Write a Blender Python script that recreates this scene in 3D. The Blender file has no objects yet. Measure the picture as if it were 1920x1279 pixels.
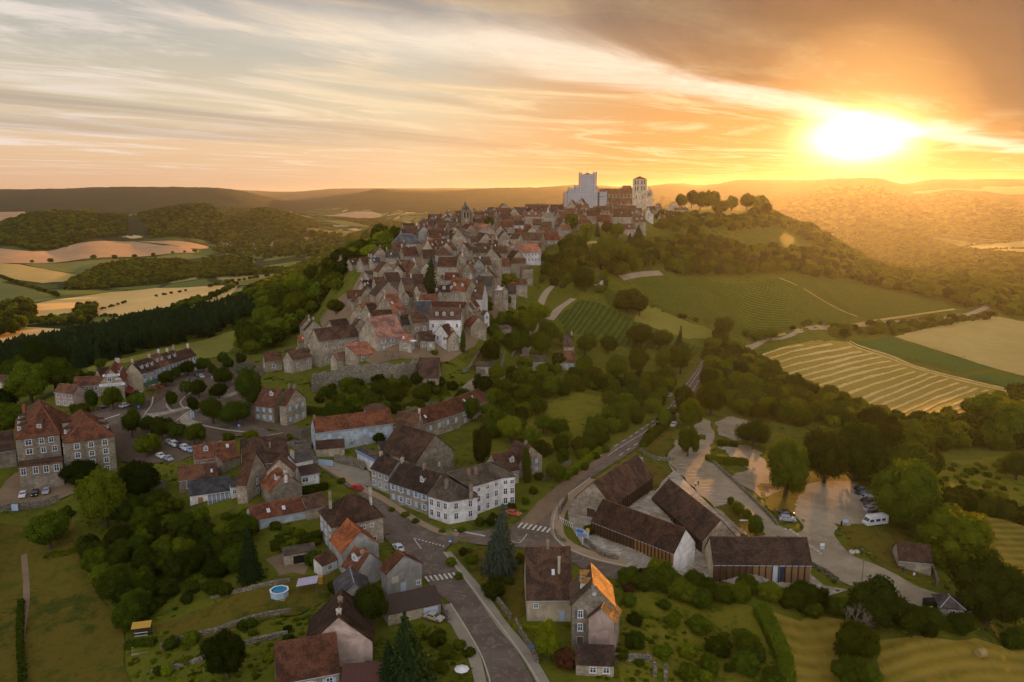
import bpy, math, random
import numpy as np
from mathutils import Vector, Matrix
from mathutils.geometry import delaunay_2d_cdt
random.seed(7)
RNG = np.random.default_rng(7)
scn = bpy.context.scene
col = scn.collection
# ------------------------------------------------------------- camera
FPX, PITCH, CAMZ = 1493.0, math.radians(10.5), 85.0
cam = bpy.data.cameras.new('camera'); camo = bpy.data.objects.new('camera', cam); col.objects.link(camo)
camo.location = (0, 0, CAMZ); camo.rotation_euler = (math.radians(90) - PITCH, 0, 0)
cam.sensor_width = 36.0; cam.lens = FPX / 1920 * 36.0
cam.clip_start = 1.0; cam.clip_end = 60000
scn.camera = camo
# ------------------------------------------------------------- light
SUN_AZ, SUN_EL = math.radians(22.9), math.radians(3.5)   # azimuth to the right of the view (+Y)
SUND = Vector((math.sin(SUN_AZ) * math.cos(SUN_EL), math.cos(SUN_AZ) * math.cos(SUN_EL), math.sin(SUN_EL)))
sl = bpy.data.lights.new('sun', 'SUN'); sl.energy = 5.0; sl.angle = math.radians(0.6); sl.color = (1.0, 0.44, 0.10)
so = bpy.data.objects.new('sun', sl); col.objects.link(so)
so.rotation_euler = (-SUND).to_track_quat('-Z', 'Y').to_euler(); so.location = (300, 600, 300)
scn.view_settings.view_transform = 'Standard'; scn.view_settings.look = 'None'
scn.view_settings.exposure = 1.05; scn.view_settings.gamma = 1.0; scn.view_settings.use_curve_mapping = False
scn.render.engine = 'CYCLES'
cy = scn.cycles
cy.use_denoising = True; cy.denoiser = 'OPENIMAGEDENOISE'; cy.denoising_input_passes = 'RGB_ALBEDO_NORMAL'; cy.denoising_prefilter = 'NONE'; cy.denoising_quality = 'HIGH'; cy.max_bounces = 6; cy.diffuse_bounces = 3; cy.glossy_bounces = 2
cy.transmission_bounces = 4; cy.transparent_max_bounces = 8; cy.volume_bounces = 0
cy.sample_clamp_indirect = 4.0; cy.sample_clamp_direct = 0

class NT:
    """small helper to write node trees"""
    def __init__(s, tree):
        s.t = tree; s.n = tree.nodes; s.l = tree.links; s.n.clear()
    def new(s, typ, **kw):
        nd = s.n.new(typ)
        for k, v in kw.items():
            if k == 'op': nd.operation = v
            elif k == 'dt': nd.data_type = v
            elif k == 'bt': nd.blend_type = v
            else: setattr(nd, k, v)
        return nd
    def set(s, sock, v):
        if isinstance(v, bpy.types.NodeSocket): s.l.new(v, sock)
        elif isinstance(v, (tuple, list)) and sock.type == 'RGBA' and len(v) == 3: sock.default_value = (*v, 1)
        else: sock.default_value = v
    def math(s, op, a, b=0.0, c=None, clamp=False):
        nd = s.new('ShaderNodeMath', op=op); nd.use_clamp = clamp
        s.set(nd.inputs[0], a)
        if b is not None: s.set(nd.inputs[1], b)
        if c is not None: s.set(nd.inputs[2], c)
        return nd.outputs[0]
    def vmath(s, op, a, b=None, out=0, scale=None):
        nd = s.new('ShaderNodeVectorMath', op=op); s.set(nd.inputs[0], a)
        if b is not None: s.set(nd.inputs[1], b)
        if scale is not None: s.set(nd.inputs['Scale'], scale)
        return nd.outputs[out]
    def mix(s, f, a, b, bt='MIX', clampf=True):
        nd = s.new('ShaderNodeMix', dt='RGBA', bt=bt); nd.clamp_factor = clampf
        s.set(nd.inputs[0], f); s.set(nd.inputs[6], a); s.set(nd.inputs[7], b)
        return nd.outputs[2]
    def smooth(s, x, a, b):
        nd = s.new('ShaderNodeMapRange'); nd.interpolation_type = 'SMOOTHSTEP'
        s.set(nd.inputs[0], x); nd.inputs[1].default_value = a; nd.inputs[2].default_value = b
        return nd.outputs[0]
    def noise(s, vec, scale, detail=4, rough=0.55, out=0, dist=0.0):
        nd = s.new('ShaderNodeTexNoise'); s.set(nd.inputs['Vector'], vec) if vec is not None else None
        nd.inputs['Scale'].default_value = scale; nd.inputs['Detail'].default_value = detail
        nd.inputs['Roughness'].default_value = rough; nd.inputs['Distortion'].default_value = dist
        return nd.outputs[out]
    def mapping(s, vec, scale=(1, 1, 1), rot=(0, 0, 0), loc=(0, 0, 0)):
        nd = s.new('ShaderNodeMapping'); s.set(nd.inputs[0], vec)
        nd.inputs[1].default_value = loc; nd.inputs[2].default_value = rot; nd.inputs[3].default_value = scale
        return nd.outputs[0]
    def ramp(s, f, stops, interp='LINEAR'):
        nd = s.new('ShaderNodeValToRGB'); cr = nd.color_ramp; cr.interpolation = interp
        while len(cr.elements) < len(stops): cr.elements.new(0.5)
        for e, (p, c) in zip(cr.elements, stops):
            e.position = p; e.color = (*c, 1) if len(c) == 3 else c
        s.set(nd.inputs[0], f); return nd.outputs[0]

world = bpy.data.worlds.new('World'); scn.world = world; world.use_nodes = True
def build_world():
    T = NT(world.node_tree)
    out = T.new('ShaderNodeOutputWorld'); bg = T.new('ShaderNodeBackground'); T.l.new(bg.outputs[0], out.inputs[0])
    d = T.vmath('NORMALIZE', T.new('ShaderNodeTexCoord').outputs['Generated'])
    sep = T.new('ShaderNodeSeparateXYZ'); T.set(sep.inputs[0], d)
    X, Y, Z = sep.outputs
    sky = T.new('ShaderNodeTexSky'); sky.sky_type = 'NISHITA'; sky.sun_disc = False
    sky.sun_elevation = SUN_EL; sky.sun_rotation = SUN_AZ; sky.air_density = 1.0; sky.dust_density = 2.0; sky.altitude = 300
    nis = T.vmath('SCALE', sky.outputs[0], scale=0.10)
    el = T.math('MAXIMUM', Z, 0.0)
    cs = T.vmath('DOT_PRODUCT', d, tuple(SUND), out=1)          # cosine to the sun
    cs0 = T.math('MAXIMUM', cs, 0.0)
    # clear sky between the clouds: peach at the horizon, then grey blue; overhead raised bright to fill the ground
    base = T.ramp(el, [(0.0, (0.83, 0.52, 0.33)), (0.05, (0.90, 0.61, 0.39)), (0.10, (0.78, 0.64, 0.45)),
                       (0.16, (0.60, 0.55, 0.47)), (0.26, (0.48, 0.48, 0.51)), (0.45, (0.90, 0.90, 0.94)), (1.0, (1.26, 1.24, 1.28))])
    base = T.mix(0.25, base, nis)
    back = T.smooth(cs, 0.35, -0.6)                              # side away from the sun, raised brighter than the view to fill the ground
    base = T.mix(back, base, T.ramp(el, [(0, (1.25, 1.10, 1.0)), (0.2, (1.32, 1.24, 1.20)), (1, (1.26, 1.24, 1.28))]))
    side = T.smooth(cs, 0.86, 0.995)
    base = T.mix(T.math('MULTIPLY', side, 0.85), base, T.ramp(el, [(0, (0.60, 0.22, 0.035)), (0.08, (0.62, 0.25, 0.055)), (0.2, (0.44, 0.22, 0.09)), (0.5, (0.4, 0.3, 0.2))]))
    # cloud deck coordinates: a level sheet seen in perspective
    inv = T.math('DIVIDE', 1.0, T.math('ADD', el, 0.012))
    px = T.math('MULTIPLY', X, inv); py = T.math('MULTIPLY', Y, inv)
    cmb = T.new('ShaderNodeCombineXYZ'); T.set(cmb.inputs[0], px); T.set(cmb.inputs[1], py)
    P = cmb.outputs[0]
    rot = T.mapping(P, rot=(0, 0, math.radians(40)))             # streaks run towards azimuth ~45 deg right
    wisp = T.noise(T.mapping(rot, scale=(0.62, 0.24, 1)), 1.0, 9, 0.66, dist=1.6)
    fine = T.noise(T.mapping(rot, scale=(2.0, 1.0, 1), loc=(3, 7, 0)), 1.0, 9, 0.72, dist=1.6)
    hz = T.smooth(el, 0.0, 0.05)
    # thin wisps
    w = T.math('MULTIPLY', T.smooth(wisp, 0.46, 0.66), T.math('ADD', 0.35, T.math('MULTIPLY', fine, 0.9)))
    wispcol = T.mix(T.smooth(cs, 0.6, 0.97), (0.86, 0.74, 0.66), (1.0, 0.72, 0.38))
    c1 = T.mix(T.math('MULTIPLY', T.math('MULTIPLY', w, hz), 0.85), base, wispcol)
    # dark streak bands low on the left and middle
    lown = T.noise(T.mapping(rot, scale=(0.30, 0.045, 1), loc=(1.7, 0.4, 0)), 1.0, 6, 0.55, dist=0.4)
    lb = T.math('MULTIPLY', T.smooth(lown, 0.50, 0.66), T.math('MULTIPLY', T.smooth(el, 0.035, 0.08), T.smooth(el, 0.22, 0.12)))
    lowcol = T.mix(T.smooth(cs, 0.75, 0.985), (0.42, 0.34, 0.28), (0.55, 0.30, 0.12))
    c2 = T.mix(T.math('MULTIPLY', lb, 0.8), c1, lowcol)
    # the long dark cloud sheet whose edge runs from upper left down to the sun
    e1 = T.math('SUBTRACT', T.math('ADD', T.math('MULTIPLY', px, 0.95), 5.25), py)     # >0 : nearer than the edge
    nn = T.math('MULTIPLY', T.math('SUBTRACT', T.noise(T.mapping(rot, scale=(0.5, 0.22, 1), loc=(5, 2, 0)), 1.0, 7, 0.6, dist=0.8), 0.5), 4.2)
    e2 = T.math('ADD', e1, nn)
    m = T.smooth(e2, -1.0, 2.2)
    farb = T.smooth(py, -2.0, 1.0)                                                      # the sheet ends behind the viewer
    m = T.math('MULTIPLY', m, farb)
    rim = T.math('MULTIPLY', T.math('MULTIPLY', T.smooth(e2, -1.7, -0.4), T.smooth(e2, 0.6, -0.4)), T.smooth(cs, 0.70, 0.93))
    c3 = T.mix(T.math('MULTIPLY', T.math('MULTIPLY', rim, T.math('ADD', 0.35, fine)), 0.85), c2, (1.12, 0.93, 0.72))
    ang = T.math('ARCCOSINE', T.math('MINIMUM', cs, 1.0))
    dk = T.ramp(ang, [(0.0, (1.0, 0.5, 0.1)), (0.07, (0.66, 0.30, 0.08)), (0.13, (0.30, 0.155, 0.075)), (0.22, (0.20, 0.122, 0.082)), (0.38, (0.19, 0.138, 0.112)), (0.6, (0.185, 0.157, 0.153)), (0.9, (0.20, 0.185, 0.19))])
    dkn = T.math('ADD', 0.72, T.math('MULTIPLY', T.noise(T.mapping(rot, scale=(0.9, 0.35, 1)), 1.0, 6, 0.6), 0.56))
    dk = T.vmath('SCALE', dk, scale=dkn)
    c4 = T.mix(T.math('MULTIPLY', m, T.math('SUBTRACT', 1.0, T.math('MULTIPLY', T.smooth(cs, 0.990, 0.9998), 0.8))), c3, dk)
    # glow round the sun
    def powc(n, k): return T.math('MULTIPLY', T.math('POWER', cs0, n), k)
    dd = T.vmath('MULTIPLY', T.vmath('SUBTRACT', d, tuple(SUND)), (1.0, 1.0, 2.1)); dl = T.vmath('LENGTH', dd, out=1)
    core = T.math('MULTIPLY', T.math('EXPONENT', T.math('MULTIPLY', T.math('MULTIPLY', dl, dl), -1 / 0.044 ** 2)), 7.0)
    g = T.vmath('ADD', T.vmath('SCALE', (1.0, 0.62, 0.27), scale=core), T.vmath('SCALE', (1.0, 0.55, 0.15), scale=powc(500, 0.35)))
    g = T.vmath('ADD', g, T.vmath('SCALE', (1.0, 0.34, 0.05), scale=powc(60, 0.06)))
    fin = T.vmath('ADD', c4, g)
    below = T.smooth(Z, -0.002, -0.03)
    fin = T.mix(below, fin, (0.10, 0.08, 0.06))
    T.set(bg.inputs[0], fin); bg.inputs[1].default_value = 0.53
build_world()
world.cycles.sampling_method = 'MANUAL'; world.cycles.sample_map_resolution = 1024
# ------------------------------------------------------------- projection helpers (photograph pixels -> rays in the world)
CP, SP = math.cos(PITCH), math.sin(PITCH)
def ray(px, py):
    u = px - 960.0; v = 639.5 - py
    return np.array([u, FPX * CP + v * SP, -FPX * SP + v * CP])
def at_z(px, py, z):
    d = ray(px, py); t = (z - CAMZ) / d[2]; return np.array([d[0] * t, d[1] * t, z])
def at_Y(px, py, Y):
    d = ray(px, py); t = Y / d[1]; return np.array([d[0] * t, Y, CAMZ + d[2] * t])
def proj(p):
    x, y, z = p[0], p[1], p[2] - CAMZ
    dep = y * CP - z * SP; up = y * SP + z * CP
    return 960 + FPX * x / dep, 639.5 - FPX * up / dep
# ------------------------------------------------------------- terrain: thin plate spline through surveyed points
Z_ = [(0,1279,-9),(240,1279,-8),(500,1279,-4),(900,1279,-2),(1100,1279,-3),(1300,1279,-6),(1600,1279,-10),(1920,1279,-14),
 (800,1000,0),(1000,990,0),(640,880,2),(590,860,3),(500,800,5),(330,780,5),(220,770,5),(400,700,6),(100,760,3),(150,960,-2),(0,960,-4),
 (100,1100,-8),(0,1100,-9),(300,1000,-4),(350,1150,-5),(500,1100,-1),(700,1100,-1),(270,672,2),(130,700,-4),(450,640,-8),(0,700,-22),
 (250,610,-75),(30,600,-78),(100,520,-85),(100,470,-70),(250,460,-70),(400,450,-75),(500,440,-80),(450,430,-75),(600,500,-75),(300,560,-80),(420,520,-80),(550,500,-78),(130,468,-68),
 (650,405,-85),(1250,520,25),(1500,530,12),(1350,600,2),(1500,610,-5),(1790,575,-15),(1080,580,20),(1150,620,10),(1280,650,0),(1300,690,-4),
 (1400,640,-12),(1840,580,-18),(1900,600,-25),(1250,450,45),(1150,500,38),(1100,470,48),(1050,520,32),(1000,560,24),(960,640,12),(1000,700,5),
 (900,740,6),(1100,760,2),(950,830,2),(1190,420,60),(1000,420,61),(1130,400,67),(1190,396,68),(1300,400,65),(1450,404,58),(1500,440,35),(1600,500,5),(1700,540,-10),
 (620,700,9),(560,690,9),(500,690,7),(830,700,11),(700,640,20),(800,600,27),(900,600,24),(700,560,30),(600,600,9),(640,500,38),(550,560,5),(500,580,0),(430,620,-12),
 (740,460,51),(700,480,42),(760,520,38),(820,500,45),(900,500,43),(980,500,38),(875,430,59),(820,420,60),(950,430,59),
 (1450,720,-12),(1440,660,-15),(1600,640,-20),(1880,740,-28),(1680,780,-22),(1300,740,-4),(1400,850,-3),(1900,700,-31),(1850,640,-29),
 (1750,860,-14),(1900,860,-20),(1900,1000,-16),(1600,960,-3),(1700,1000,-6),(1800,1130,-9),(1250,950,0.5),(1220,1050,0),(1420,1100,-1),(1150,1200,-2),(1350,1200,-6),(1500,1200,-7),
 (1100,860,0),(1200,780,-1),(1620,425,-60),(1860,460,-60),(1750,440,-60),(1700,600,-18)]
Y_ = [(300,392,3300),(400,389,3500),(480,395,3900),(560,410,4200),(625,428,4400),(60,400,2900),(160,402,2900),(40,412,2700),(250,410,3000),
 (0,362,7000),(100,364,7000),(150,360,7000),(230,357,7000),(300,356,7000),(400,358,6800),(440,366,6500),(500,381,6300),(540,394,6200),
 (30,425,4600),(200,420,4800),(400,425,5000),
 (500,374,10000),(560,377,10000),(450,370,10000),(620,392,7600),(660,372,8000),(700,360,8000),(800,358,8000),(900,357,8000),(1000,354,8000),
 (1060,349,7500),(1120,347,7500),(1180,350,7500),(1280,345,6500),(1320,353,6500),(1380,343,6000),(1450,341,6000),(1500,342,6000),(1560,338,5500),(1650,334,5500),(1750,335,5500),(1810,340,5500),(1850,347,5200),(1920,349,5200),
 (800,420,5000),(900,420,5000),(1100,420,4500),(1300,420,4200),(1500,415,4200),(1450,380,5000),(1700,380,4600),(1880,390,4600),
 (0,361,15000),(200,361,15000),(430,359,15000),(640,357,15000),(860,350,16000),(960,352,16000),(1100,352,16000),(1400,350,16000),(1700,352,16000),(1920,352,16000),
 (-300,360,7000),(2200,345,5200),(-300,360,15000),(2200,352,16000),(520,384,12500),(800,364,12000),(1200,362,11000),(1600,358,10000),(300,364,11000)]
XYZ_ = [(-500,-100,-12),(0,-100,-5),(500,-100,-18),(-200,60,-8),(0,60,-3),(200,60,-12),(-300,150,-12),(320,150,-22),(400,300,-32),(-420,330,-20),(-600,600,-75),(-900,1000,-85),(-1500,2000,-85),
 (800,500,-40),(900,900,-55),(-260,1000,-30),(-420,900,-60),(-560,800,-70),(-150,1100,0),(0,1050,50),(200,1080,55),(400,1100,40),(0,1500,-20),(300,1700,-20),(-300,1500,-60),(600,1300,-40),(-100,2600,-70),(400,2800,-65),
 (-700,2600,-80),(-350,3300,-82),(-700,5200,-84),(-1000,6300,-84),(-1500,5200,-60),(-2500,4800,-50),(3000,6500,60),(-3000,3500,-10),(2500,3500,-10),(0,16000,150),(9000,9000,150),(-9000,9000,120),(30,920,69),(230,960,68)]
ctl = [at_z(a, b, c) for a, b, c in Z_] + [at_z(a, b, 8.5) - np.array([0, 0, 12.3]) for a, b in ((35, 830), (110, 815), (125, 832), (212, 818), (170, 826), (5, 835))] + [at_Y(a, b, c) for a, b, c in Y_] + [np.array(p, float) for p in XYZ_]
ctl = np.array(ctl)
Y0 = 190.0; V0, V1 = math.log(90.0), math.log(17500.0); NC, NV = 521, 640; CM = 0.98
def cv(x, y):
    w = np.maximum(np.asarray(y, float) + Y0, 1.0)
    return np.asarray(x, float) / w, np.log(w)
KC, KV = 4.2, 1.0
cc, vv = cv(ctl[:, 0], ctl[:, 1]); A = np.stack([cc * KC, vv * KV], 1)
def tps(r2): return 0.5 * r2 * np.log(r2 + 1e-12)
n = len(A); K = tps(((A[:, None] - A[None]) ** 2).sum(2)) + np.eye(n) * 6e-4
Pm = np.concatenate([np.ones((n, 1)), A], 1)
SYS = np.block([[K, Pm], [Pm.T, np.zeros((3, 3))]])
sol = np.linalg.solve(SYS, np.concatenate([ctl[:, 2], np.zeros(3)]))
cg = np.linspace(-CM, CM, NC); vg = np.linspace(V0, V1, NV)
HG = np.zeros((NV, NC))
for j in range(NV):
    q = np.stack([cg * KC, np.full(NC, vg[j]) * KV], 1)
    HG[j] = tps(((q[:, None] - A[None]) ** 2).sum(2)) @ sol[:n] + sol[n] + q @ sol[n + 1:]
def vnoise(x, y, s, seed):
    """value noise, numpy"""
    g = np.random.default_rng(seed).random((256, 256))
    x = x / s; y = y / s; xi = np.floor(x).astype(int); yi = np.floor(y).astype(int); fx = x - xi; fy = y - yi
    fx = fx * fx * (3 - 2 * fx); fy = fy * fy * (3 - 2 * fy)
    a = g[yi % 256, xi % 256]; b = g[yi % 256, (xi + 1) % 256]; c = g[(yi + 1) % 256, xi % 256]; d = g[(yi + 1) % 256, (xi + 1) % 256]
    return (a + (b - a) * fx) * (1 - fy) + (c + (d - c) * fx) * fy - 0.5
GW = np.exp(vg) ; GY = (GW - Y0)[:, None] * np.ones(NC)[None]; GX = GW[:, None] * cg[None]
amp = np.clip((GY - 1500) / 3000, 0, 1)
HG += amp * (vnoise(GX, GY, 900, 1) * 34 + vnoise(GX, GY, 380, 2) * 16 + vnoise(GX, GY, 160, 3) * 9)
HG += np.clip((GY - 3000) / 1500, 0, 1) * vnoise(GX, GY, 45, 4) * 7
HG = np.where(GY < 5200, np.minimum(HG, 115), HG)
HG = np.clip(HG, -95, 185)
def H(x, y):
    c, v = cv(x, y)
    fi = np.clip((c + CM) / (2 * CM) * (NC - 1), 0, NC - 1.001); fj = np.clip((v - V0) / (V1 - V0) * (NV - 1), 0, NV - 1.001)
    i = fi.astype(int); j = fj.astype(int); a = fi - i; b = fj - j
    return (HG[j, i] * (1 - a) + HG[j, i + 1] * a) * (1 - b) + (HG[j + 1, i] * (1 - a) + HG[j + 1, i + 1] * a) * b
def Hf(x, y): return float(H(np.array(x, float), np.array(y, float)))
_TS = np.concatenate([np.arange(90, 1500, 1.5), np.geomspace(1500, 17000, 500)])
def P(px, py, dz=0.0):
    """where the ray through a photograph pixel meets the ground raised by dz"""
    d = ray(px, py); d = d / d[1]
    zz = CAMZ + d[2] * _TS - dz; hh = H(d[0] * _TS, _TS)
    k = np.nonzero(zz <= hh)[0]
    if len(k) == 0: t = _TS[-1]
    else:
        k = k[0]
        if k == 0: t = _TS[0]
        else:
            a = zz[k - 1] - hh[k - 1]; b = hh[k] - zz[k]; t = _TS[k - 1] + (_TS[k] - _TS[k - 1]) * a / (a + b + 1e-9)
    return np.array([d[0] * t, t, CAMZ + d[2] * t])
# ------------------------------------------------------------- object helpers
def tag(o, label=None, cat=None, group=None, kind=None):
    if label: o['label'] = label
    if cat: o['category'] = cat
    if group: o['group'] = group
    if kind: o['kind'] = kind
    return o
def link(o, parent=None):
    col.objects.link(o)
    if parent: o.parent = parent
    return o
def empty(name, loc, rz=0.0):
    o = bpy.data.objects.new(name, None); o.empty_display_size = 0.5; o.location = loc; o.rotation_euler = (0, 0, rz); return link(o)
class MB:
    """collects faces with uv in metres and a material slot, then links them as ONE mesh object"""
    def __init__(s): s.v = []; s.f = []; s.m = []
    def face(s, pts, m=0):
        k = len(s.v); s.v += [tuple(map(float, p)) for p in pts]; s.f.append(tuple(range(k, k + len(pts)))); s.m.append(m)
    def box(s, x0, x1, y0, y1, z0, z1, m=0, bottom=False):
        a = [(x0, y0), (x1, y0), (x1, y1), (x0, y1)]
        for i in range(4):
            p, q = a[i], a[(i + 1) % 4]; s.face([(*p, z0), (*q, z0), (*q, z1), (*p, z1)], m)
        s.face([(*p, z1) for p in a], m)
        if bottom: s.face([(*p, z0) for p in a[::-1]], m)
    def obox(s, c, ax, ay, hx, hy, z0, z1, m=0):
        """box with its own axes in plan"""
        c = np.array(c[:2], float); ax = np.array(ax[:2], float); ay = np.array(ay[:2], float)
        a = [c - ax * hx - ay * hy, c + ax * hx - ay * hy, c + ax * hx + ay * hy, c - ax * hx + ay * hy]
        for i in range(4):
            p, q = a[i], a[(i + 1) % 4]; s.face([(*p, z0), (*q, z0), (*q, z1), (*p, z1)], m)
        s.face([(*p, z1) for p in a], m)
    def tube(s, p, q, r0, r1=None, n=6, m=0, cap=True):
        r1 = r0 if r1 is None else r1
        p = Vector(p); q = Vector(q); d = (q - p).normalized(); a = d.orthogonal().normalized(); b = d.cross(a)
        A_ = [p + (a * math.cos(t) + b * math.sin(t)) * r0 for t in [2 * math.pi * i / n for i in range(n)]]
        B_ = [q + (a * math.cos(t) + b * math.sin(t)) * r1 for t in [2 * math.pi * i / n for i in range(n)]]
        for i in range(n): s.face([A_[i], A_[(i + 1) % n], B_[(i + 1) % n], B_[i]], m)
        if cap: s.face(B_, m); s.face(A_[::-1], m)
    def prism(s, poly, z0, z1, m=0, mt=None):
        """poly counter-clockwise in plan"""
        n_ = len(poly)
        for i in range(n_):
            p, q = poly[i], poly[(i + 1) % n_]; s.face([(*p, z0), (*q, z0), (*q, z1), (*p, z1)], m)
        s.face([(*p, z1) for p in poly], m if mt is None else mt)
    def mesh(s, name, mats, uv=True, smooth=False):
        me = bpy.data.meshes.new(name); me.from_pydata(s.v, [], s.f)
        for m in (mats if isinstance(mats, (list, tuple)) else [mats]): me.materials.append(m)
        me.polygons.foreach_set('material_index', s.m)
        if smooth: me.polygons.foreach_set('use_smooth', [True] * len(s.f))
        if uv:
            l = me.uv_layers.new(name='UVMap'); data = np.zeros((len(me.loops), 2)); k = 0
            V_ = s.v
            for f in s.f:
                p0 = np.array(V_[f[0]]); nrm = np.zeros(3)
                for i in range(1, len(f) - 1):
                    nrm += np.cross(np.array(V_[f[i]]) - p0, np.array(V_[f[i + 1]]) - p0)
                L = np.linalg.norm(nrm) + 1e-12; nrm /= L
                if abs(nrm[2]) > 0.95: u = np.array([1., 0, 0]); w = np.array([0, 1., 0])
                else:
                    u = np.array([-nrm[1], nrm[0], 0]); u /= np.linalg.norm(u); w = np.cross(nrm, u)
                for i in f:
                    q = np.array(V_[i]); data[k] = (q @ u, q @ w); k += 1
            l.data.foreach_set('uv', data.ravel())
        return me
    def build(s, name, mats, parent=None, **kw):
        o = bpy.data.objects.new(name, s.mesh(name, mats, **kw)); return link(o, parent)
# ------------------------------------------------------------- materials
def mat(name):
    m = bpy.data.materials.new(name); m.use_nodes = True; T = NT(m.node_tree)
    out = T.new('ShaderNodeOutputMaterial'); return m, T, out
def pbr(T, out, colr, rough=0.9, bump=None, bstr=0.3, bdist=0.1, spec=0.25, metal=0.0):
    b = T.new('ShaderNodeBsdfPrincipled'); T.set(b.inputs['Base Color'], colr); T.set(b.inputs['Roughness'], rough)
    b.inputs['Specular IOR Level'].default_value = spec; b.inputs['Metallic'].default_value = metal
    if bump is not None:
        bn = T.new('ShaderNodeBump'); T.set(bn.inputs['Height'], bump); bn.inputs['Strength'].default_value = bstr; bn.inputs['Distance'].default_value = bdist
        T.l.new(bn.outputs[0], b.inputs['Normal'])
    T.l.new(b.outputs[0], out.inputs[0]); return b
def simple(name, c, rough=0.8, metal=0.0, spec=0.3, var=0.12, scale=3.0):
    m, T, out = mat(name); oc = T.new('ShaderNodeTexCoord').outputs['Object']
    n_ = T.noise(oc, scale, 4); cc_ = T.mix(n_, tuple(x * (1 - var) for x in c), tuple(min(1, x * (1 + var)) for x in c))
    pbr(T, out, cc_, rough, spec=spec, metal=metal); return m
def ground_mat(name, stops, scales=(0.02, 0.15, 1.2), bump=0.35, bdist=0.3, rows=None, spec=0.1, wt=(0.45, 0.35, 0.2)):
    """earth and grass: three scales of noise choose the colour"""
    m, T, out = mat(name); pos = T.new('ShaderNodeNewGeometry').outputs['Position']
    a = T.noise(pos, scales[0], 5, 0.6, dist=0.5); b = T.noise(pos, scales[1], 6, 0.65, dist=0.3); c = T.noise(pos, scales[2], 5, 0.7)
    f = T.math('ADD', T.math('MULTIPLY', a, wt[0]), T.math('ADD', T.math('MULTIPLY', b, wt[1]), T.math('MULTIPLY', c, wt[2])))
    f = T.math('MULTIPLY_ADD', T.math('SUBTRACT', f, 0.5), 2.2, 0.5, clamp=True)
    n_ = len(stops); colr = T.ramp(f, [(0.08 + 0.84 * i / (n_ - 1), s_) for i, s_ in enumerate(stops)])
    h = c
    if rows:
        ang, per, k, dark = rows
        w = T.new('ShaderNodeTexWave'); w.wave_type = 'BANDS'; w.bands_direction = 'X'
        T.set(w.inputs['Vector'], T.mapping(pos, rot=(0, 0, math.radians(ang)))); w.inputs['Scale'].default_value = 0.314 / per
        w.inputs['Distortion'].default_value = 0.9; w.inputs['Detail'].default_value = 3; w.inputs['Detail Scale'].default_value = 0.3
        colr = T.mix(T.math('MULTIPLY', w.outputs['Fac'], k), colr, dark); h = T.math('ADD', T.math('MULTIPLY', c, 0.4), T.math('SUBTRACT', 1.0, w.outputs['Fac']))
    pbr(T, out, colr, 0.95, h, bump, bdist, spec=spec); return m
M = {}
M['ground'] = ground_mat('grass_ground', [(0.032, 0.045, 0.006), (0.070, 0.088, 0.008), (0.125, 0.130, 0.013), (0.055, 0.075, 0.007), (0.16, 0.125, 0.025)], (0.03, 0.2, 1.1), 0.6, 0.5)
M['forest'] = ground_mat('forest_floor', [(0.008, 0.018, 0.010), (0.018, 0.032, 0.015), (0.032, 0.046, 0.018), (0.012, 0.022, 0.012)], (0.004, 0.03, 0.11), 1.0, 5.0)
M['scrub'] = ground_mat('rough_meadow', [(0.060, 0.080, 0.008), (0.125, 0.135, 0.011), (0.20, 0.18, 0.018), (0.080, 0.100, 0.009), (0.24,0.20,0.022)], (0.05, 0.3, 1.2), 0.9, 0.7)
M['lawn'] = ground_mat('lawn_ground', [(0.022, 0.036, 0.004), (0.060, 0.074, 0.007), (0.130, 0.098, 0.014), (0.036, 0.054, 0.005), (0.165, 0.105, 0.025)], (0.04, 0.22, 1.1), 0.4, 0.2)
M['grassfield'] = ground_mat('pasture_ground', [(0.13, 0.135, 0.022), (0.20, 0.19, 0.034), (0.28, 0.25, 0.055)], (0.006, 0.05, 0.4), 0.3, 0.3)
M['greenfield'] = ground_mat('green_crop', [(0.10, 0.125, 0.035), (0.14, 0.16, 0.045), (0.20, 0.20, 0.06)], (0.004, 0.03, 0.3), 0.2, 0.3)
M['gold'] = ground_mat('ripe_wheat', [(0.56, 0.36, 0.12), (0.72, 0.48, 0.18), (0.84, 0.60, 0.26)], (0.003, 0.016, 0.09), 0.2, 0.3, rows=(35, 9.0, 0.10, (0.58, 0.38, 0.14)))
M['peach'] = ground_mat('peach_stubble', [(0.36, 0.22, 0.12), (0.50, 0.32, 0.18), (0.66, 0.44, 0.27)], (0.003, 0.014, 0.07), 0.2, 0.3, rows=(15, 16.0, 0.35, (0.36, 0.22, 0.12)))
M['tan'] = ground_mat('dry_stubble', [(0.36, 0.27, 0.09), (0.46, 0.35, 0.12), (0.54, 0.41, 0.16)], (0.01, 0.06, 0.5), 0.25, 0.3, rows=(60, 4.0, 0.2, (0.30, 0.22, 0.07)))
M['mown'] = ground_mat('mown_hay_field', [(0.22, 0.145, 0.020), (0.33, 0.225, 0.034), (0.44, 0.31, 0.055)], (0.02, 0.2, 1.0), 0.4, 0.2, rows=(58, 3.0, 0.35, (0.46, 0.35, 0.11)))
M['hay'] = ground_mat('cut_hay', [(0.46, 0.35, 0.12), (0.60, 0.46, 0.19), (0.70, 0.56, 0.26)], (0.1, 0.5, 2.0), 0.8, 0.2)
M['vine'] = ground_mat('vineyard_rows', [(0.030, 0.055, 0.006), (0.085, 0.120, 0.010), (0.13, 0.165, 0.013), (0.19, 0.20, 0.018)], (0.02, 0.12, 0.55), 1.0, 1.0, wt=(0.2, 0.2, 0.6), rows=(-62, 5.0, 0.8, (0.040, 0.055, 0.010)))
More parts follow.
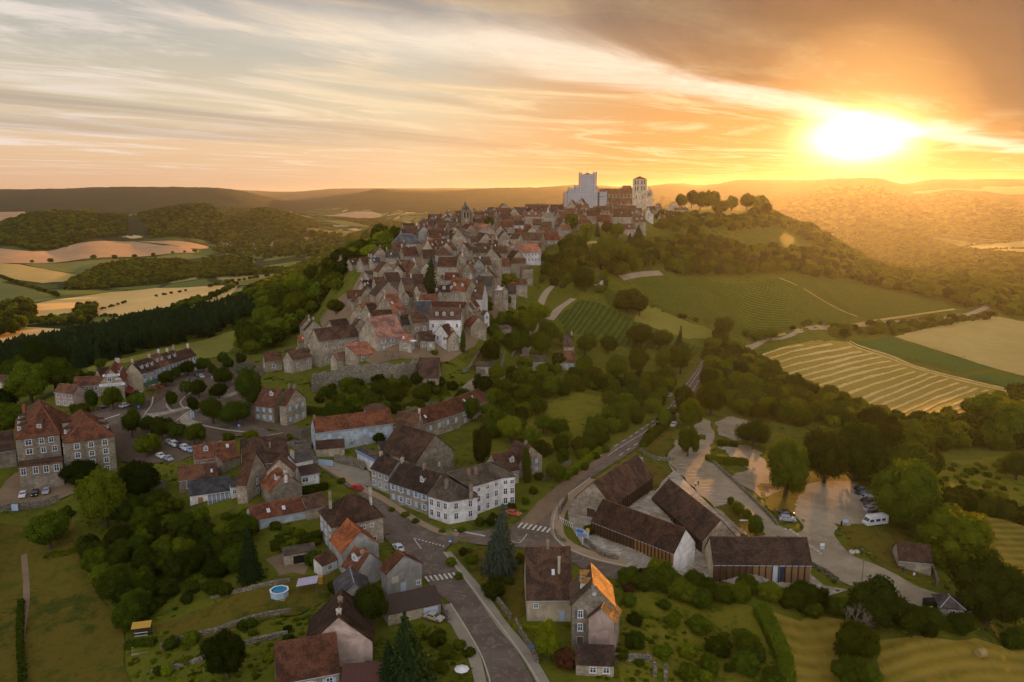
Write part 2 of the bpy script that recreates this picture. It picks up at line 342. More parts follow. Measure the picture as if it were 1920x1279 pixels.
M['vine2'] = ground_mat('vineyard_slope', [(0.030, 0.060, 0.007), (0.080, 0.125, 0.012), (0.12, 0.16, 0.016)], (0.02, 0.15, 0.6), 1.0, 1.0, wt=(0.2, 0.3, 0.5), rows=(20, 3.0, 0.75, (0.034, 0.048, 0.010)))
M['crop'] = ground_mat('dense_green_crop', [(0.045, 0.095, 0.014), (0.060, 0.12, 0.018), (0.075, 0.135, 0.022)], (0.02, 0.2, 1.0), 0.7, 0.5)
M['goldhay'] = ground_mat('dry_hay_meadow', [(0.070, 0.070, 0.008), (0.13, 0.110, 0.012), (0.26, 0.18, 0.022), (0.095, 0.085, 0.009)], (0.03, 0.16, 0.8), 0.6, 0.3, rows=(70, 3.4, 0.4, (0.34, 0.25, 0.06)))
M['gravel'] = ground_mat('pale_gravel', [(0.17, 0.135, 0.092), (0.26, 0.213, 0.150), (0.36, 0.30, 0.22), (0.21, 0.17, 0.118)], (0.06, 0.35, 2.0), 0.5, 0.08, spec=0.08)
M['dirt'] = ground_mat('packed_dirt', [(0.15, 0.105, 0.065), (0.21, 0.150, 0.095), (0.27, 0.195, 0.125)], (0.08, 0.4, 2.0), 0.35, 0.06)
M['plaza'] = ground_mat('pale_paving', [(0.24, 0.20, 0.155), (0.34, 0.295, 0.235), (0.43, 0.38, 0.32), (0.27, 0.225, 0.17)], (0.12, 0.5, 2.5), 0.3, 0.05, spec=0.4)
M['square'] = ground_mat('square_gravel', [(0.085, 0.062, 0.045), (0.125, 0.092, 0.068), (0.17, 0.125, 0.095)], (0.07, 0.4, 2.0), 0.3, 0.05)
M['concrete'] = ground_mat('worn_concrete', [(0.17, 0.145, 0.115), (0.24, 0.21, 0.165), (0.30, 0.265, 0.21), (0.36, 0.32, 0.26)], (0.12, 0.5, 3.0), 0.3, 0.04, spec=0.35)
M['sidewalk'] = ground_mat('tan_pavement', [(0.25, 0.185, 0.115), (0.32, 0.24, 0.155), (0.38, 0.29, 0.19)], (0.15, 0.6, 3.0), 0.2, 0.03)
def plaza():
    m, T, out = mat('flagstone_paving'); pos = T.new('ShaderNodeNewGeometry').outputs['Position']
    br = T.new('ShaderNodeTexBrick'); T.set(br.inputs['Vector'], T.mapping(pos, rot=(0, 0, 0.7))); br.inputs['Scale'].default_value = 1.0; br.inputs['Brick Width'].default_value = 2.2; br.inputs['Row Height'].default_value = 1.1; br.inputs['Mortar Size'].default_value = 0.05
    br.inputs['Color1'].default_value = (0.80, 0.80, 0.80, 1); br.inputs['Color2'].default_value = (1.15, 1.12, 1.08, 1); br.inputs['Mortar'].default_value = (0.55, 0.52, 0.47, 1)
    a = T.noise(pos, 0.10, 6, 0.7, dist=1.0); b = T.noise(pos, 0.45, 7, 0.75, dist=0.8)
    c = T.ramp(T.math('ADD', T.math('MULTIPLY', a, 0.5), T.math('MULTIPLY', b, 0.5)), [(0.30, (0.17, 0.135, 0.095)), (0.44, (0.27, 0.235, 0.185)), (0.54, (0.38, 0.35, 0.30)), (0.68, (0.58, 0.57, 0.55))])
    c = T.mix(T.smooth(T.noise(pos, 0.22, 6, 0.7, dist=1.5), 0.60, 0.72), c, (0.20, 0.12, 0.055)); c = T.vmath('MULTIPLY', c, br.outputs['Color']); pbr(T, out, c, 0.85, b, 0.3, 0.05); return m
M['kerb'] = ground_mat('kerb_stone', [(0.34, 0.30, 0.25), (0.44, 0.40, 0.34), (0.52, 0.47, 0.40)], (0.3, 1.0, 4.0), 0.2, 0.03)
M['path'] = ground_mat('pale_track', [(0.28, 0.22, 0.15), (0.36, 0.29, 0.21), (0.42, 0.34, 0.25)], (0.1, 0.5, 2.0), 0.3, 0.05)
def farm():
    m, T, out = mat('valley_farmland'); pos = T.new('ShaderNodeNewGeometry').outputs['Position']; warp = T.vmath('ADD', T.mapping(pos, scale=(1, 0.42, 0.0), rot=(0, 0, 0.3)), T.vmath('SCALE', T.noise(pos, 0.004, 3, out=1), scale=60.0))
    v = T.new('ShaderNodeTexVoronoi'); T.set(v.inputs['Vector'], warp); v.inputs['Scale'].default_value = 0.0065
    s_ = T.new('ShaderNodeSeparateColor'); T.set(s_.inputs[0], v.outputs['Color'])
    c = T.ramp(s_.outputs[0], [(0.0, (0.07, 0.105, 0.025)), (0.35, (0.12, 0.155, 0.035)), (0.55, (0.17, 0.19, 0.05)), (0.72, (0.34, 0.28, 0.11)), (0.88, (0.62, 0.45, 0.22)), (1.0, (0.09, 0.13, 0.03))], 'CONSTANT')
    e = T.new('ShaderNodeTexVoronoi'); e.feature = 'DISTANCE_TO_EDGE'; T.set(e.inputs['Vector'], warp); e.inputs['Scale'].default_value = 0.0065
    c = T.mix(T.smooth(e.outputs['Distance'], 0.07, 0.03), c, (0.035, 0.05, 0.016)); f = T.noise(pos, 0.03, 6, 0.7)
    c = T.mix(T.smooth(T.noise(pos, 0.0035, 5, 0.6), 0.52, 0.56), c, (0.035, 0.05, 0.018)); c = T.vmath('SCALE', c, scale=T.math('ADD', 0.75, T.math('MULTIPLY', f, 0.5)))
    pbr(T, out, c, 0.95, f, 0.4, 2.0, spec=0.05); return m
M['farm'] = farm()
def asphalt():
    m, T, out = mat('worn_asphalt'); pos = T.new('ShaderNodeNewGeometry').outputs['Position']
    big = T.noise(pos, 0.10, 5, 0.6, dist=1.2); patch = T.noise(pos, 0.35, 4, 0.55, dist=2.0); fine = T.noise(pos, 6.0, 3)
    c = T.mix(T.smooth(big, 0.40, 0.60), (0.120, 0.090, 0.070), (0.160, 0.124, 0.098))
    c = T.mix(T.math('MULTIPLY', T.smooth(patch, 0.54, 0.60), 0.55), c, (0.23, 0.188, 0.155))
    c = T.mix(T.math('MULTIPLY', T.smooth(T.noise(pos, 0.22, 5, 0.6, dist=1.5), 0.60, 0.66), 0.4), c, (0.055, 0.043, 0.037))
    c = T.mix(T.math('MULTIPLY', fine, 0.25), c, (0.16, 0.14, 0.13))
    vor = T.new('ShaderNodeTexVoronoi'); vor.feature = 'DISTANCE_TO_EDGE'; T.set(vor.inputs['Vector'], T.vmath('ADD', pos, T.vmath('SCALE', T.noise(pos, 0.5, 4, out=1), scale=3.0))); vor.inputs['Scale'].default_value = 0.16
    c = T.mix(T.math('MULTIPLY', T.smooth(vor.outputs['Distance'], 0.012, 0.003), 0.3), c, (0.03, 0.026, 0.025))
    pbr(T, out, c, 0.9, fine, 0.25, 0.02, spec=0.15); return m
M['asphalt'] = asphalt()
def paint():
    m, T, out = mat('road_paint'); pos = T.new('ShaderNodeNewGeometry').outputs['Position']
    c = T.mix(T.smooth(T.noise(pos, 3.0, 5, 0.7), 0.40, 0.62), (0.72, 0.70, 0.66), (0.42, 0.39, 0.36)); pbr(T, out, c, 0.7); return m
M['paint'] = paint()
# ------------------------------------------------------------- fields, lawns and surfaces lie on the ground as sheets
def inpoly(poly, x, y):
    poly = np.asarray(poly, float); x = np.asarray(x, float); y = np.asarray(y, float); r = np.zeros(x.shape, bool)
    j = len(poly) - 1
    for i in range(len(poly)):
        xi, yi = poly[i]; xj, yj = poly[j]
        with np.errstate(divide='ignore', invalid='ignore'):
            c = ((yi > y) != (yj > y)) & (x < (xj - xi) * (y - yi) / (yj - yi + 1e-300) + xi)
        r ^= c; j = i
    return r
HV = HG.copy()                                                # what the ground mesh shows: sunk a little under every sheet
def smoothpts(pts, closed=False, n=5):
    """Catmull-Rom through points"""
    pts = np.asarray(pts, float); m = len(pts); out = []
    rg = range(m) if closed else range(m - 1)
    for i in rg:
        p0 = pts[(i - 1) % m] if closed else pts[max(i - 1, 0)]; p1 = pts[i]; p2 = pts[(i + 1) % m]
        p3 = pts[(i + 2) % m] if closed else pts[min(i + 2, m - 1)]
        for k in range(n):
            t = k / n
            out.append(0.5 * ((2 * p1) + (-p0 + p2) * t + (2 * p0 - 5 * p1 + 4 * p2 - p3) * t * t + (-p0 + 3 * p1 - 3 * p2 + p3) * t ** 3))
    if not closed: out.append(pts[-1])
    return np.array(out)
PAVEDM = ('pale_gravel', 'packed_dirt', 'flagstone_paving', 'square_gravel', 'worn_concrete', 'worn_asphalt', 'pale_track', 'mown_hay_field', 'dry_stubble', 'dense_green_crop', 'vineyard_rows', 'vineyard_slope', 'dry_hay_meadow', 'lawn_ground', 'pasture_ground')
SHEETS = []; PAVED = np.zeros((NV, NC), bool)
def sheet_world(name, xy, material, layer=0, step=1, kind='structure', label=None, cat=None, group=None, thick=0.0):
    xy = np.asarray(xy, float)
    # densify boundary
    b = []
    for i in range(len(xy)):
        p, q = xy[i], xy[(i + 1) % len(xy)]; dY = max(3.0, (p[1] + Y0) / 90)
        k = max(1, int(np.linalg.norm(q - p) / dY))
        for t in range(k): b.append(p + (q - p) * t / k)
    b = np.array(b)
    cb, vb = cv(b[:, 0], b[:, 1])
    i0, i1 = np.searchsorted(cg, [cb.min(), cb.max()]); j0, j1 = np.searchsorted(vg, [vb.min(), vb.max()])
    i1 = min(i1, NC - 1); j1 = min(j1, NV - 1)
    gx = GX[j0:j1 + 1, i0:i1 + 1]; gy = GY[j0:j1 + 1, i0:i1 + 1]
    ins = inpoly(b, gx, gy)
    if layer == 0: SHEETS.append((j0, i0, ins))
    if material.name in PAVEDM: PAVED[j0:j1 + 1, i0:i1 + 1] |= ins
    st = np.zeros_like(ins); st[::step, ::step] = True
    # keep interior points clear of the rim
    cand = np.argwhere(ins & st); pts = []
    if len(cand):
        cx = gx[cand[:, 0], cand[:, 1]]; cyy = gy[cand[:, 0], cand[:, 1]]
        keep = np.ones(len(cx), bool)
        for k in range(0, len(b), 1):
            d2 = (cx - b[k, 0]) ** 2 + (cyy - b[k, 1]) ** 2
            keep &= d2 > (0.35 * (b[k, 1] + Y0) / 260) ** 2
        pts = list(zip(cx[keep], cyy[keep]))
    allp = [Vector(p) for p in b] + [Vector(p) for p in pts]
    nb = len(b)
    r = delaunay_2d_cdt(allp, [(i, (i + 1) % nb) for i in range(nb)], [], 0, 1e-5)
    vo = np.array([tuple(v) for v in r[0]]); fc = r[2]
    cen = np.array([vo[list(f)].mean(0) for f in fc]); ok = inpoly(b, cen[:, 0], cen[:, 1])
    fc = [f for f, k in zip(fc, ok) if k]
    off = (0.03 + 0.00012 * np.maximum(vo[:, 1], 0)) + 0.012 * layer + 0.00004 * layer * np.maximum(vo[:, 1], 0) + thick
    z = H(vo[:, 0], vo[:, 1]) + off
    me = bpy.data.meshes.new(name); V3 = np.column_stack([vo, z]).tolist()
    fl = []
    for f in fc:
        a_, b_, c_ = (V3[i] for i in f[:3])
        cr = (b_[0] - a_[0]) * (c_[1] - a_[1]) - (b_[1] - a_[1]) * (c_[0] - a_[0])
        fl.append(tuple(f) if cr > 0 else tuple(f)[::-1])
    me.from_pydata(V3, [], fl); me.materials.append(material)
    o = link(bpy.data.objects.new(name, me)); tag(o, label, cat, group, kind); return o
def sheet(name, pix, material, smooth=0, rag=None, **kw):
    w = np.array([P(x, y)[:2] for x, y in pix])
    if rag is None: rag = 0.0 if ('road' in name or name in ('plaza', 'forecourt')) or w[:, 1].mean() > 700 else 0.9
    if rag:
        o_ = []; rg_ = np.random.default_rng(len(pix) * 3 + int(abs(w[0, 0])))
        for i in range(len(w)):
            p, q = w[i], w[(i + 1) % len(w)]; k = max(1, int(np.linalg.norm(q - p) / 3.5))
            for t in range(k): o_.append(p + (q - p) * t / k + rg_.normal(size=2) * rag * 0.55)
        w = np.array(o_); smooth = min(smooth, 2)
    if smooth: w = smoothpts(w, True, smooth)
    return sheet_world(name, w, material, **kw)
def ribbon_xy(pts, w, n=4):
    c = smoothpts(pts, False, n); t = np.gradient(c, axis=0); t /= np.linalg.norm(t, axis=1)[:, None] + 1e-9
    nn_ = np.stack([-t[:, 1], t[:, 0]], 1); w = np.interp(np.linspace(0, 1, len(c)), np.linspace(0, 1, len(np.atleast_1d(w))), np.atleast_1d(w))
    return c + nn_ * w[:, None] / 2, c - nn_ * w[:, None] / 2
def ribbon(name, pix, w, material, h=0.0, layer=1, n=4, world_pts=None, cross=2, kind='structure', label=None, cat=None, group=None, parent=None, jag=0.0):
    """strip draped on the ground; h > 0 makes it a raised kerb or low wall with sides"""
    pts = world_pts if world_pts is not None else [P(x, y)[:2] for x, y in pix]
    L, R = ribbon_xy(pts, w, n); k = len(L); vs = []; fs = []
    for q_ in (L + R) / 2:
        c_, v_ = cv(q_[0], q_[1]); i_ = int(round((float(c_) + CM) / (2 * CM) * (NC - 1))); j_ = int(round((float(v_) - V0) / (V1 - V0) * (NV - 1))); PAVED[max(j_ - 1, 0):j_ + 2, max(i_ - 1, 0):i_ + 2] = True
    rnd = np.random.default_rng(len(pts) * 7 + k)
    for i in range(k):
        for j in range(cross + 1):
            p = L[i] + (R[i] - L[i]) * j / cross
            z = Hf(*p) + 0.045 + 0.00012 * max(p[1], 0) + 0.012 * layer + 0.00004 * layer * max(p[1], 0)
            hh = h * (1 + jag * (rnd.random() - 0.5) * 2) if h else 0
            vs.append((p[0], p[1], z + hh))
    q = cross + 1
    for i in range(k - 1):
        for j in range(cross): fs.append((i * q + j, i * q + j + 1, (i + 1) * q + j + 1, (i + 1) * q + j)[::-1])
    if h > 0:
        base = len(vs)
        for i in range(k):
            for j in (0, cross): v = vs[i * q + j]; vs.append((v[0], v[1], Hf(v[0], v[1]) - 1.0))
        for i in range(k - 1):
            a, b = i * q, (i + 1) * q; c, d = base + 2 * i, base + 2 * (i + 1); fs.append((a, b, d, c))
            a, b = i * q + cross, (i + 1) * q + cross; c, d = base + 2 * i + 1, base + 2 * (i + 1) + 1; fs.append((a, c, d, b))
        fs.append((0, base, base + 1, cross)); e = (k - 1) * q; fs.append((e, e + cross, base + 2 * k - 1, base + 2 * k - 2))
    me = bpy.data.meshes.new(name); me.from_pydata(vs, [], fs); me.materials.append(material)
    o = bpy.data.objects.new(name, me); link(o, parent); tag(o, label, cat, group, None if parent else kind); return o
def fieldp(*a): return list(a)
FIELDS = [
 ('stubble_field', 'peach', [(-40,466),(0,466),(60,472),(120,463),(170,453),(250,453),(300,460),(372,470),(350,475),(230,482),(120,491),(40,494),(-40,492)]),
 ('stubble_field', 'peach', [(258,453),(300,452),(392,463),(388,467),(352,466)]),
 ('green_field', 'greenfield', [(44,495),(120,493),(260,485),(370,479),(400,483),(330,487),(240,496),(170,509),(130,511)]),
 ('dry_field', 'tan', [(-40,498),(38,496),(126,513),(166,523),(80,531),(0,517),(-40,512)]),
 ('green_field', 'greenfield', [(-40,520),(60,541),(112,556),(60,570),(-40,578)]),
 ('wheat_field', 'gold', [(30,578),(100,563),(207,548),(293,540),(353,539),(447,535),(433,553),(387,570),(333,577),(267,588),(180,592),(150,600),(100,607),(40,610)]),
 ('pasture', 'grassfield', [(143,621),(180,596),(267,590),(387,574),(383,586),(333,589),(233,613),(180,620)]),
 ('stubble_field', 'gold', [(-40,632),(33,613),(113,617),(110,630),(60,641),(-40,660)]),
 ('pasture', 'grassfield', [(118,637),(140,626),(177,624),(160,634)]),
 ('pasture', 'tan', [(393,491),(433,484),(480,492),(437,500)]),
 ('pasture', 'grassfield', [(467,503),(587,487),(585,494),(540,501),(480,506)]),
 ('stubble_field', 'peach', [(425,508),(560,500),(556,504),(445,511)]),
 ('pasture', 'grassfield', [(443,529),(520,518),(524,524),(480,534),(433,536)]),
 ('stubble_field', 'peach', [(340,519),(360,513),(385,515),(353,522)]),
 ('stubble_field', 'peach', [(-20,397),(47,397),(35,410),(-20,413)]),
 ('stubble_field', 'peach', [(567,401),(650,399),(716,401),(700,409),(655,408),(600,405)]),
 ('pasture', 'grassfield', [(608,414),(640,414),(702,421),(690,426),(655,423)]),
 ('pasture', 'grassfield', [(608,432),(640,429),(656,438),(625,452)]),
 ('pasture', 'grassfield', [(165,690),(240,671),(330,648),(420,624),(497,600),(492,622),(445,645),(415,668),(370,674),(350,656),(300,668),(200,692),(165,706)]),
 ('mown_field', 'mown', [(1413,667),(1450,656),(1507,643),(1550,640),(1591,641),(1655,663),(1720,688),(1804,710),(1905,734),(1856,760),(1830,784),(1760,790),(1688,789),(1671,771),(1581,753),(1481,719),(1420,678)]),
 ('crop_field', 'crop', [(1597,639),(1669,632),(1760,661),(1862,691),(1806,700),(1700,670)]),
 ('crop_field', 'crop', [(1812,705),(1865,698),(1925,709),(1925,735),(1903,731)]),
 ('stubble_field', 'tan', [(1677,631),(1748,614),(1871,594),(1920,603),(1990,640),(1990,725),(1925,706),(1868,692),(1760,658)]),
 ('vineyard', 'vine', [(1192,520),(1260,510),(1330,528),(1460,523),(1606,594),(1500,618),(1420,622),(1350,613),(1262,588),(1215,565)]),
 ('vineyard', 'vine', [(1466,523),(1600,527),(1700,548),(1805,573),(1780,580),(1640,600),(1612,594)]),
 ('vineyard', 'vine2', [(1045,592),(1090,562),(1130,572),(1170,590),(1280,640),(1330,656),(1300,668),(1220,655),(1120,640),(1060,622)]),
 ('hay_strip', 'grassfield', [(1205,572),(1230,577),(1340,621),(1336,636),(1285,634),(1185,602)]),
 ('vineyard', 'vine', [(1392,438),(1500,441),(1482,474),(1430,480),(1397,462)]),
 ('valley_field', 'peach', [(1600,414),(1630,417),(1681,426),(1660,429),(1610,421)]),
 ('valley_field', 'peach', [(1521,424),(1563,426),(1630,430),(1618,434),(1563,434)]),
 ('valley_field', 'tan', [(1802,466),(1860,452),(1960,444),(1960,482),(1880,478),(1815,472)]),
 ('hilltop_field', 'tan', [(1711,360),(1770,354),(1850,350),(1960,352),(1960,362),(1850,359),(1740,363)]),
 ('hay_meadow', 'goldhay', [(1775,968),(1850,965),(1990,1000),(1990,1230),(1925,1165),(1885,1060),(1820,995)]),
 ('hay_meadow', 'goldhay', [(1448,1152),(1540,1152),(1595,1165),(1590,1230),(1570,1330),(1490,1330),(1470,1210)]),
 ('hay_meadow', 'goldhay', [(1648,1200),(1760,1198),(1920,1218),(2020,1240),(2060,1360),(1640,1360)]),
 ('lawn', 'lawn', [(-60,985),(120,965),(158,1000),(175,1100),(235,1190),(245,1340),(-80,1340)]),
 ('lawn', 'lawn', [(290,1175),(400,1135),(520,1085),(640,1070),(660,1105),(560,1150),(420,1190),(300,1225)]),
 ('rough_meadow', 'scrub', [(1742,862),(1930,850),(1990,870),(1990,985),(1880,950),(1800,925),(1745,905)]),
 ('rough_meadow', 'scrub', [(1160,1120),(1320,1110),(1430,1150),(1450,1230),(1420,1330),(1180,1330),(1150,1200)]),
 ('rough_meadow', 'scrub', [(1000,770),(1070,735),(1150,750),(1180,775),(1090,830),(1000,850),(960,820)]),
]
M['plaza'] = plaza()
for nm, mk, poly in FIELDS:
    far = max(p[1] for p in poly) < 640
    sheet(nm, poly, M[mk], step=2 if not far else 1, smooth=2 if len(poly) > 5 and min(p[1] for p in poly) < 520 else 0)
# --- roads and paved areas
LR = [(925,1330),(905,1235),(878,1185),(845,1132),(815,1108),(795,1085),(775,1060),(745,1032),(722,1010),(716,985),(702,965),(690,942),(672,925),(652,913),(632,898),(608,882),(588,868),(572,856),(545,838),(500,820)]
FAR = [(500,808),(560,826),(590,848),(600,868),(640,890),(670,907),(685,911),(720,932),(780,968),(800,978),(822,990),(857,996),(902,995),(945,990),(962,985),(975,977),(1015,940),(1040,915),(1070,888),(1113,861),(1178,820),(1232,783),(1257,758),(1281,725),(1300,698),(1318,672)]
RE = [(1324,674),(1322,690),(1318,705),(1302,738),(1275,779),(1227,817),(1170,857),(1105,898),(1066,928),(1047,950),(1037,975),(1038,1000),(1048,1020),(1078,1038),(1122,1053),(1172,1064),(1215,1070),(1215,1094),(1150,1086),(1090,1066),(1060,1046),(980,1027),(905,1022),(870,1017),(845,1020),(832,1034),(882,1100),(920,1152),(960,1205),(1030,1330)]
sheet('village_road', LR + FAR + RE, M['asphalt'], layer=0, step=1)
sheet('village_square', [(95,790),(150,772),(240,757),(296,735),(330,708),(400,684),(470,675),(500,690),(488,715),(478,760),(500,790),(560,800),(586,842),(556,822),(500,805),(500,824),(450,818),(420,822),(385,845),(330,868),(255,872),(212,850),(180,815)], M['square'], layer=0)
sheet('square_road', [(110,796),(180,778),(255,770),(285,762),(318,738),(340,716),(360,704),(368,708),(350,728),(330,750),(345,766),(372,776),(400,775),(440,785),(480,798),(500,808),(500,822),(455,812),(400,798),(350,790),(290,786),(230,800),(150,812)], M['asphalt'], layer=1, smooth=3)
for nm, pl, w in (('pale_crossing', [(268,780),(330,770),(392,756),(440,738),(486,722)], 3.6), ('pavement', [(392,756),(352,778),(352,792),(372,796)], 4.0)):
    ribbon(nm, pl, w, M['plaza'], layer=3)
KERB = []
for pl in ([(272,776),(284,760),(287,745)], [(325,772),(313,762),(316,748)], [(345,765),(338,756),(350,742),(368,732)], [(372,796),(420,806),(470,812)], [(480,822),(540,832)], [(330,790),(352,774)]):
    ribbon('kerb', pl, 0.5, M['kerb'], h=0.13, layer=1)
ribbon('pavement', [(602,872),(640,893),(672,912),(722,938),(778,975),(822,997),(860,1003)][::1], [1.6,2.4,2.0,2.2], M['sidewalk'], h=0.12, layer=0)
ribbon('pavement', [(1112,899),(1072,930),(1051,956),(1044,984),(1050,1008),(1082,1031),(1130,1047),(1175,1058)], [2.5,3.4,3.6,3.4,3.0,3.6,3.0], M['sidewalk'], h=0.12, layer=0)
ribbon('kerb', [(1107,897),(1067,927),(1048,949),(1038,975),(1039,999),(1049,1018),(1079,1036),(1122,1051),(1172,1062),(1212,1068)], 0.35, M['kerb'], h=0.15, layer=1)
ribbon('kerb', [(832,1036),(857,1066),(882,1099),(920,1150),(960,1203),(1000,1262),(1030,1320)], 0.28, M['kerb'], h=0.14, layer=1)
ribbon('kerb', [(845,1133),(878,1186),(905,1236),(925,1300)], 0.28, M['kerb'], h=0.14, layer=1)
ribbon('pavement', [(838,1036),(868,1073),(900,1112),(940,1170),(985,1225),(1030,1300)], [1.8,2.4,2.4], M['concrete'], h=0.10, layer=0)
ribbon('pavement', [(835,1135),(865,1185),(890,1236),(905,1300)], [2.2,2.6,2.0], M['concrete'], h=0.10, layer=0)
ribbon('verge', [(985,986),(1028,945),(1062,912),(1108,874),(1160,838)], [3.5,6.0,4.6,2.6,1.6], M['dirt'], layer=0)
sheet('forecourt', [(592,866),(604,862),(648,868),(692,884),(698,912),(684,911),(668,903),(630,886)], M['concrete'], layer=0)
sheet('parking_area', [(1252,866),(1262,838),(1272,818),(1287,806),(1296,790),(1283,772),(1296,762),(1316,776),(1334,800),(1340,826),(1334,846),(1330,862),(1400,922),(1462,985),(1500,1008),(1440,1009),(1396,1004),(1330,945),(1290,905)], M['gravel'], layer=0, smooth=2)
sheet('gravel_lot', [(1512,908),(1560,902),(1605,905),(1628,945),(1632,984),(1580,986),(1566,1000),(1590,1036),(1640,1060),(1720,1097),(1812,1138),(1790,1166),(1700,1142),(1612,1104),(1540,1070),(1478,1012),(1505,985),(1488,965)], M['gravel'], layer=0, smooth=2)
sheet('gravel_lot', [(1342,792),(1370,780),(1440,800),(1420,826),(1380,826),(1345,815)], M['gravel'], layer=0, smooth=2)
sheet('gravel_lot', [(1345,838),(1400,835),(1430,850),(1436,880),(1500,905),(1430,935),(1372,896),(1400,880)], M['gravel'], layer=0, smooth=2)
sheet('plaza', [(1062,938),(1090,918),(1130,890),(1196,856),(1206,858),(1214,928),(1262,884),(1252,868),(1290,907),(1330,947),(1392,1005),(1436,1011),(1500,1060),(1545,1098),(1592,1106),(1560,1116),(1420,1106),(1330,1085),(1230,1080),(1150,1055),(1092,1022),(1068,985)], M['plaza'], layer=0)
sheet('lawn', [(1206,861),(1262,881),(1217,930)], M['lawn'], layer=1)
sheet('lawn', [(1338,950),(1365,940),(1420,985),(1440,1004),(1400,1004)], M['lawn'], layer=1)
sheet('lawn', [(1420,905),(1505,912),(1488,958),(1470,980),(1435,948)], M['lawn'], layer=0)
sheet('lawn', [(1572,985),(1634,985),(1690,1000),(1740,1040),(1770,1095),(1720,1095),(1650,1060),(1600,1034)], M['lawn'], layer=1)
sheet('lawn', [(848,1030),(905,1030),(975,1040),(985,1080),(985,1150),(960,1180),(925,1145),(890,1095)], M['lawn'], layer=0)
sheet('lawn', [(1215,790),(1262,800),(1262,830),(1240,862),(1205,850),(1200,835)], M['lawn'], layer=0)
sheet('garden_court', [(0,915),(40,880),(120,888),(150,920),(90,945),(0,960)], M['dirt'], layer=0)
sheet('garden_path', [(500,1050),(560,1030),(590,1040),(580,1075),(520,1080)], M['dirt'], layer=1)
sheet('village_ground', [(612,655),(600,600),(660,545),(690,495),(735,455),(800,425),(870,418),(960,405),(1060,402),(1180,402),(1195,425),(1060,445),(1005,470),(985,540),(930,600),(890,650),(840,680),(700,685)], M['dirt'], layer=0)
ribbon('country_road', [(1380,652),(1430,640),(1480,630),(1560,616),(1640,606),(1720,601),(1790,594),(1832,584),(1854,572),(1842,560)], 5.0, M['path'], layer=1)
ribbon('lane', [(930,800),(905,762),(915,738),(950,712),(975,690),(985,660),(1000,620),(1008,590),(1022,552),(1045,533),(1090,520)], [4,4,5,4,4,4,4,4,4,3,3], M['path'], layer=1)
ribbon('lane', [(868,745),(890,722),(930,708),(950,712)], [6,7,5], M['gravel'], layer=2)
ribbon('track', [(1075,560),(1050,578),(1030,600)], 5, M['path'], layer=1)
ribbon('track', [(1462,522),(1530,556),(1608,594)], 2.0, M['tan'], layer=2)
ribbon('track', [(1400,624),(1500,618),(1640,602),(1790,580)], 4, M['tan'], layer=2)
ribbon('track', [(100,637),(140,612),(165,590),(178,570)], 7, M['grassfield'], layer=2)
ribbon('lane', [(840,596),(832,560),(842,520),(850,490),(862,470)], [6,6,9,9,6], M['path'], layer=1)
ribbon('terrace_track', [(1085,465),(1120,455),(1170,462)], 5, M['tan'], layer=1)
ribbon('terrace_track', [(1165,522),(1210,514),(1240,512)], 4, M['path'], layer=1)
ribbon('lawn_track', [(45,1040),(50,1120),(40,1200),(48,1320)], 1.4, M['dirt'], layer=3)
sheet('terrace_garden', [(878,660),(905,655),(935,690),(925,700),(880,700)], M['lawn'], layer=0)
# --- painted markings: each stripe its own piece of the road
def marks(parent_name, label, cat, group, segs, w):
    r = empty(parent_name, (*P(*segs[0][0])[:2], P(*segs[0][0])[2])); tag(r, label, cat, group)
    inv = Matrix.Translation(r.location).inverted()
    for s in segs:
        o = ribbon('stripe', s, w, M['paint'], layer=4, n=2, parent=r); o.matrix_parent_inverse = inv
    return r
def lerp(a, b, t): return (a[0] + (b[0] - a[0]) * t, a[1] + (b[1] - a[1]) * t)
seg = []
for k in range(7):
    c = lerp((975.5, 985.5), (1029, 995), k / 6); seg.append([(c[0] - 4, c[1] + 4.5), (c[0] + 4, c[1] - 4.5)])
marks('pedestrian_crossing', 'white striped crossing on the road behind the tall blue spruce', 'crossing', 'painted crossings', seg, 0.55)
seg = []
for k in range(7):
    c = lerp((801, 1086.5), (853, 1079), k / 6); seg.append([(c[0] - 3.5, c[1] - 4.5), (c[0] + 3.5, c[1] + 5)])
marks('pedestrian_crossing', 'white striped crossing on the lower road beside the weathered grey gable', 'crossing', 'painted crossings', seg, 0.5)
seg = [[(778 + 6.5 * k, 1010.5 + 1.75 * k), (781 + 6.5 * k, 1011.3 + 1.75 * k)] for k in range(9)]
marks('give_way_line', 'dotted white give way line across the middle of the junction', 'road marking', None, seg, 0.45)
marks('stop_bar', 'thick white line on the asphalt left of the tall blue spruce', 'road marking', None, [[(852, 994.5), (910, 1006)]], 0.55)
marks('lane_lines', 'thin white angled lines at the start of the junction', 'road marking', None, [[(776, 1011), (790, 1030)], [(958, 1015), (974, 1019), (988, 1002)]], 0.22)
def along(pl, a, b): 
    w = np.array([P(*p)[:2] for p in pl]); d = np.r_[0, np.cumsum(np.linalg.norm(np.diff(w, axis=0), axis=1))]; return w, d
def dash(pl, period, ln, shift, name, label, w=0.22):
    wd, d = along(pl, 0, 1); s = 0.0; r = None; k = 0
    f = lambda t: np.array([np.interp(t, d, wd[:, 0]), np.interp(t, d, wd[:, 1])])
    while s + ln < d[-1]:
        a, b = f(s), f(s + ln)
        if r is None: r = empty(name, (a[0], a[1], Hf(*a))); tag(r, label, 'road marking'); inv = Matrix.Translation(r.location).inverted()
        o = ribbon('dash', None, w, M['paint'], layer=4, n=2, world_pts=[a, (a + b) / 2, b], parent=r); o.matrix_parent_inverse = inv
        s += period
dash([(1121,859),(1182,820),(1236,783),(1262,757),(1285,725),(1303,700),(1319,675)], 6.5, 3.0, 0, 'edge_dashes', 'dashed white edge line on the village side of the country road', 0.28)
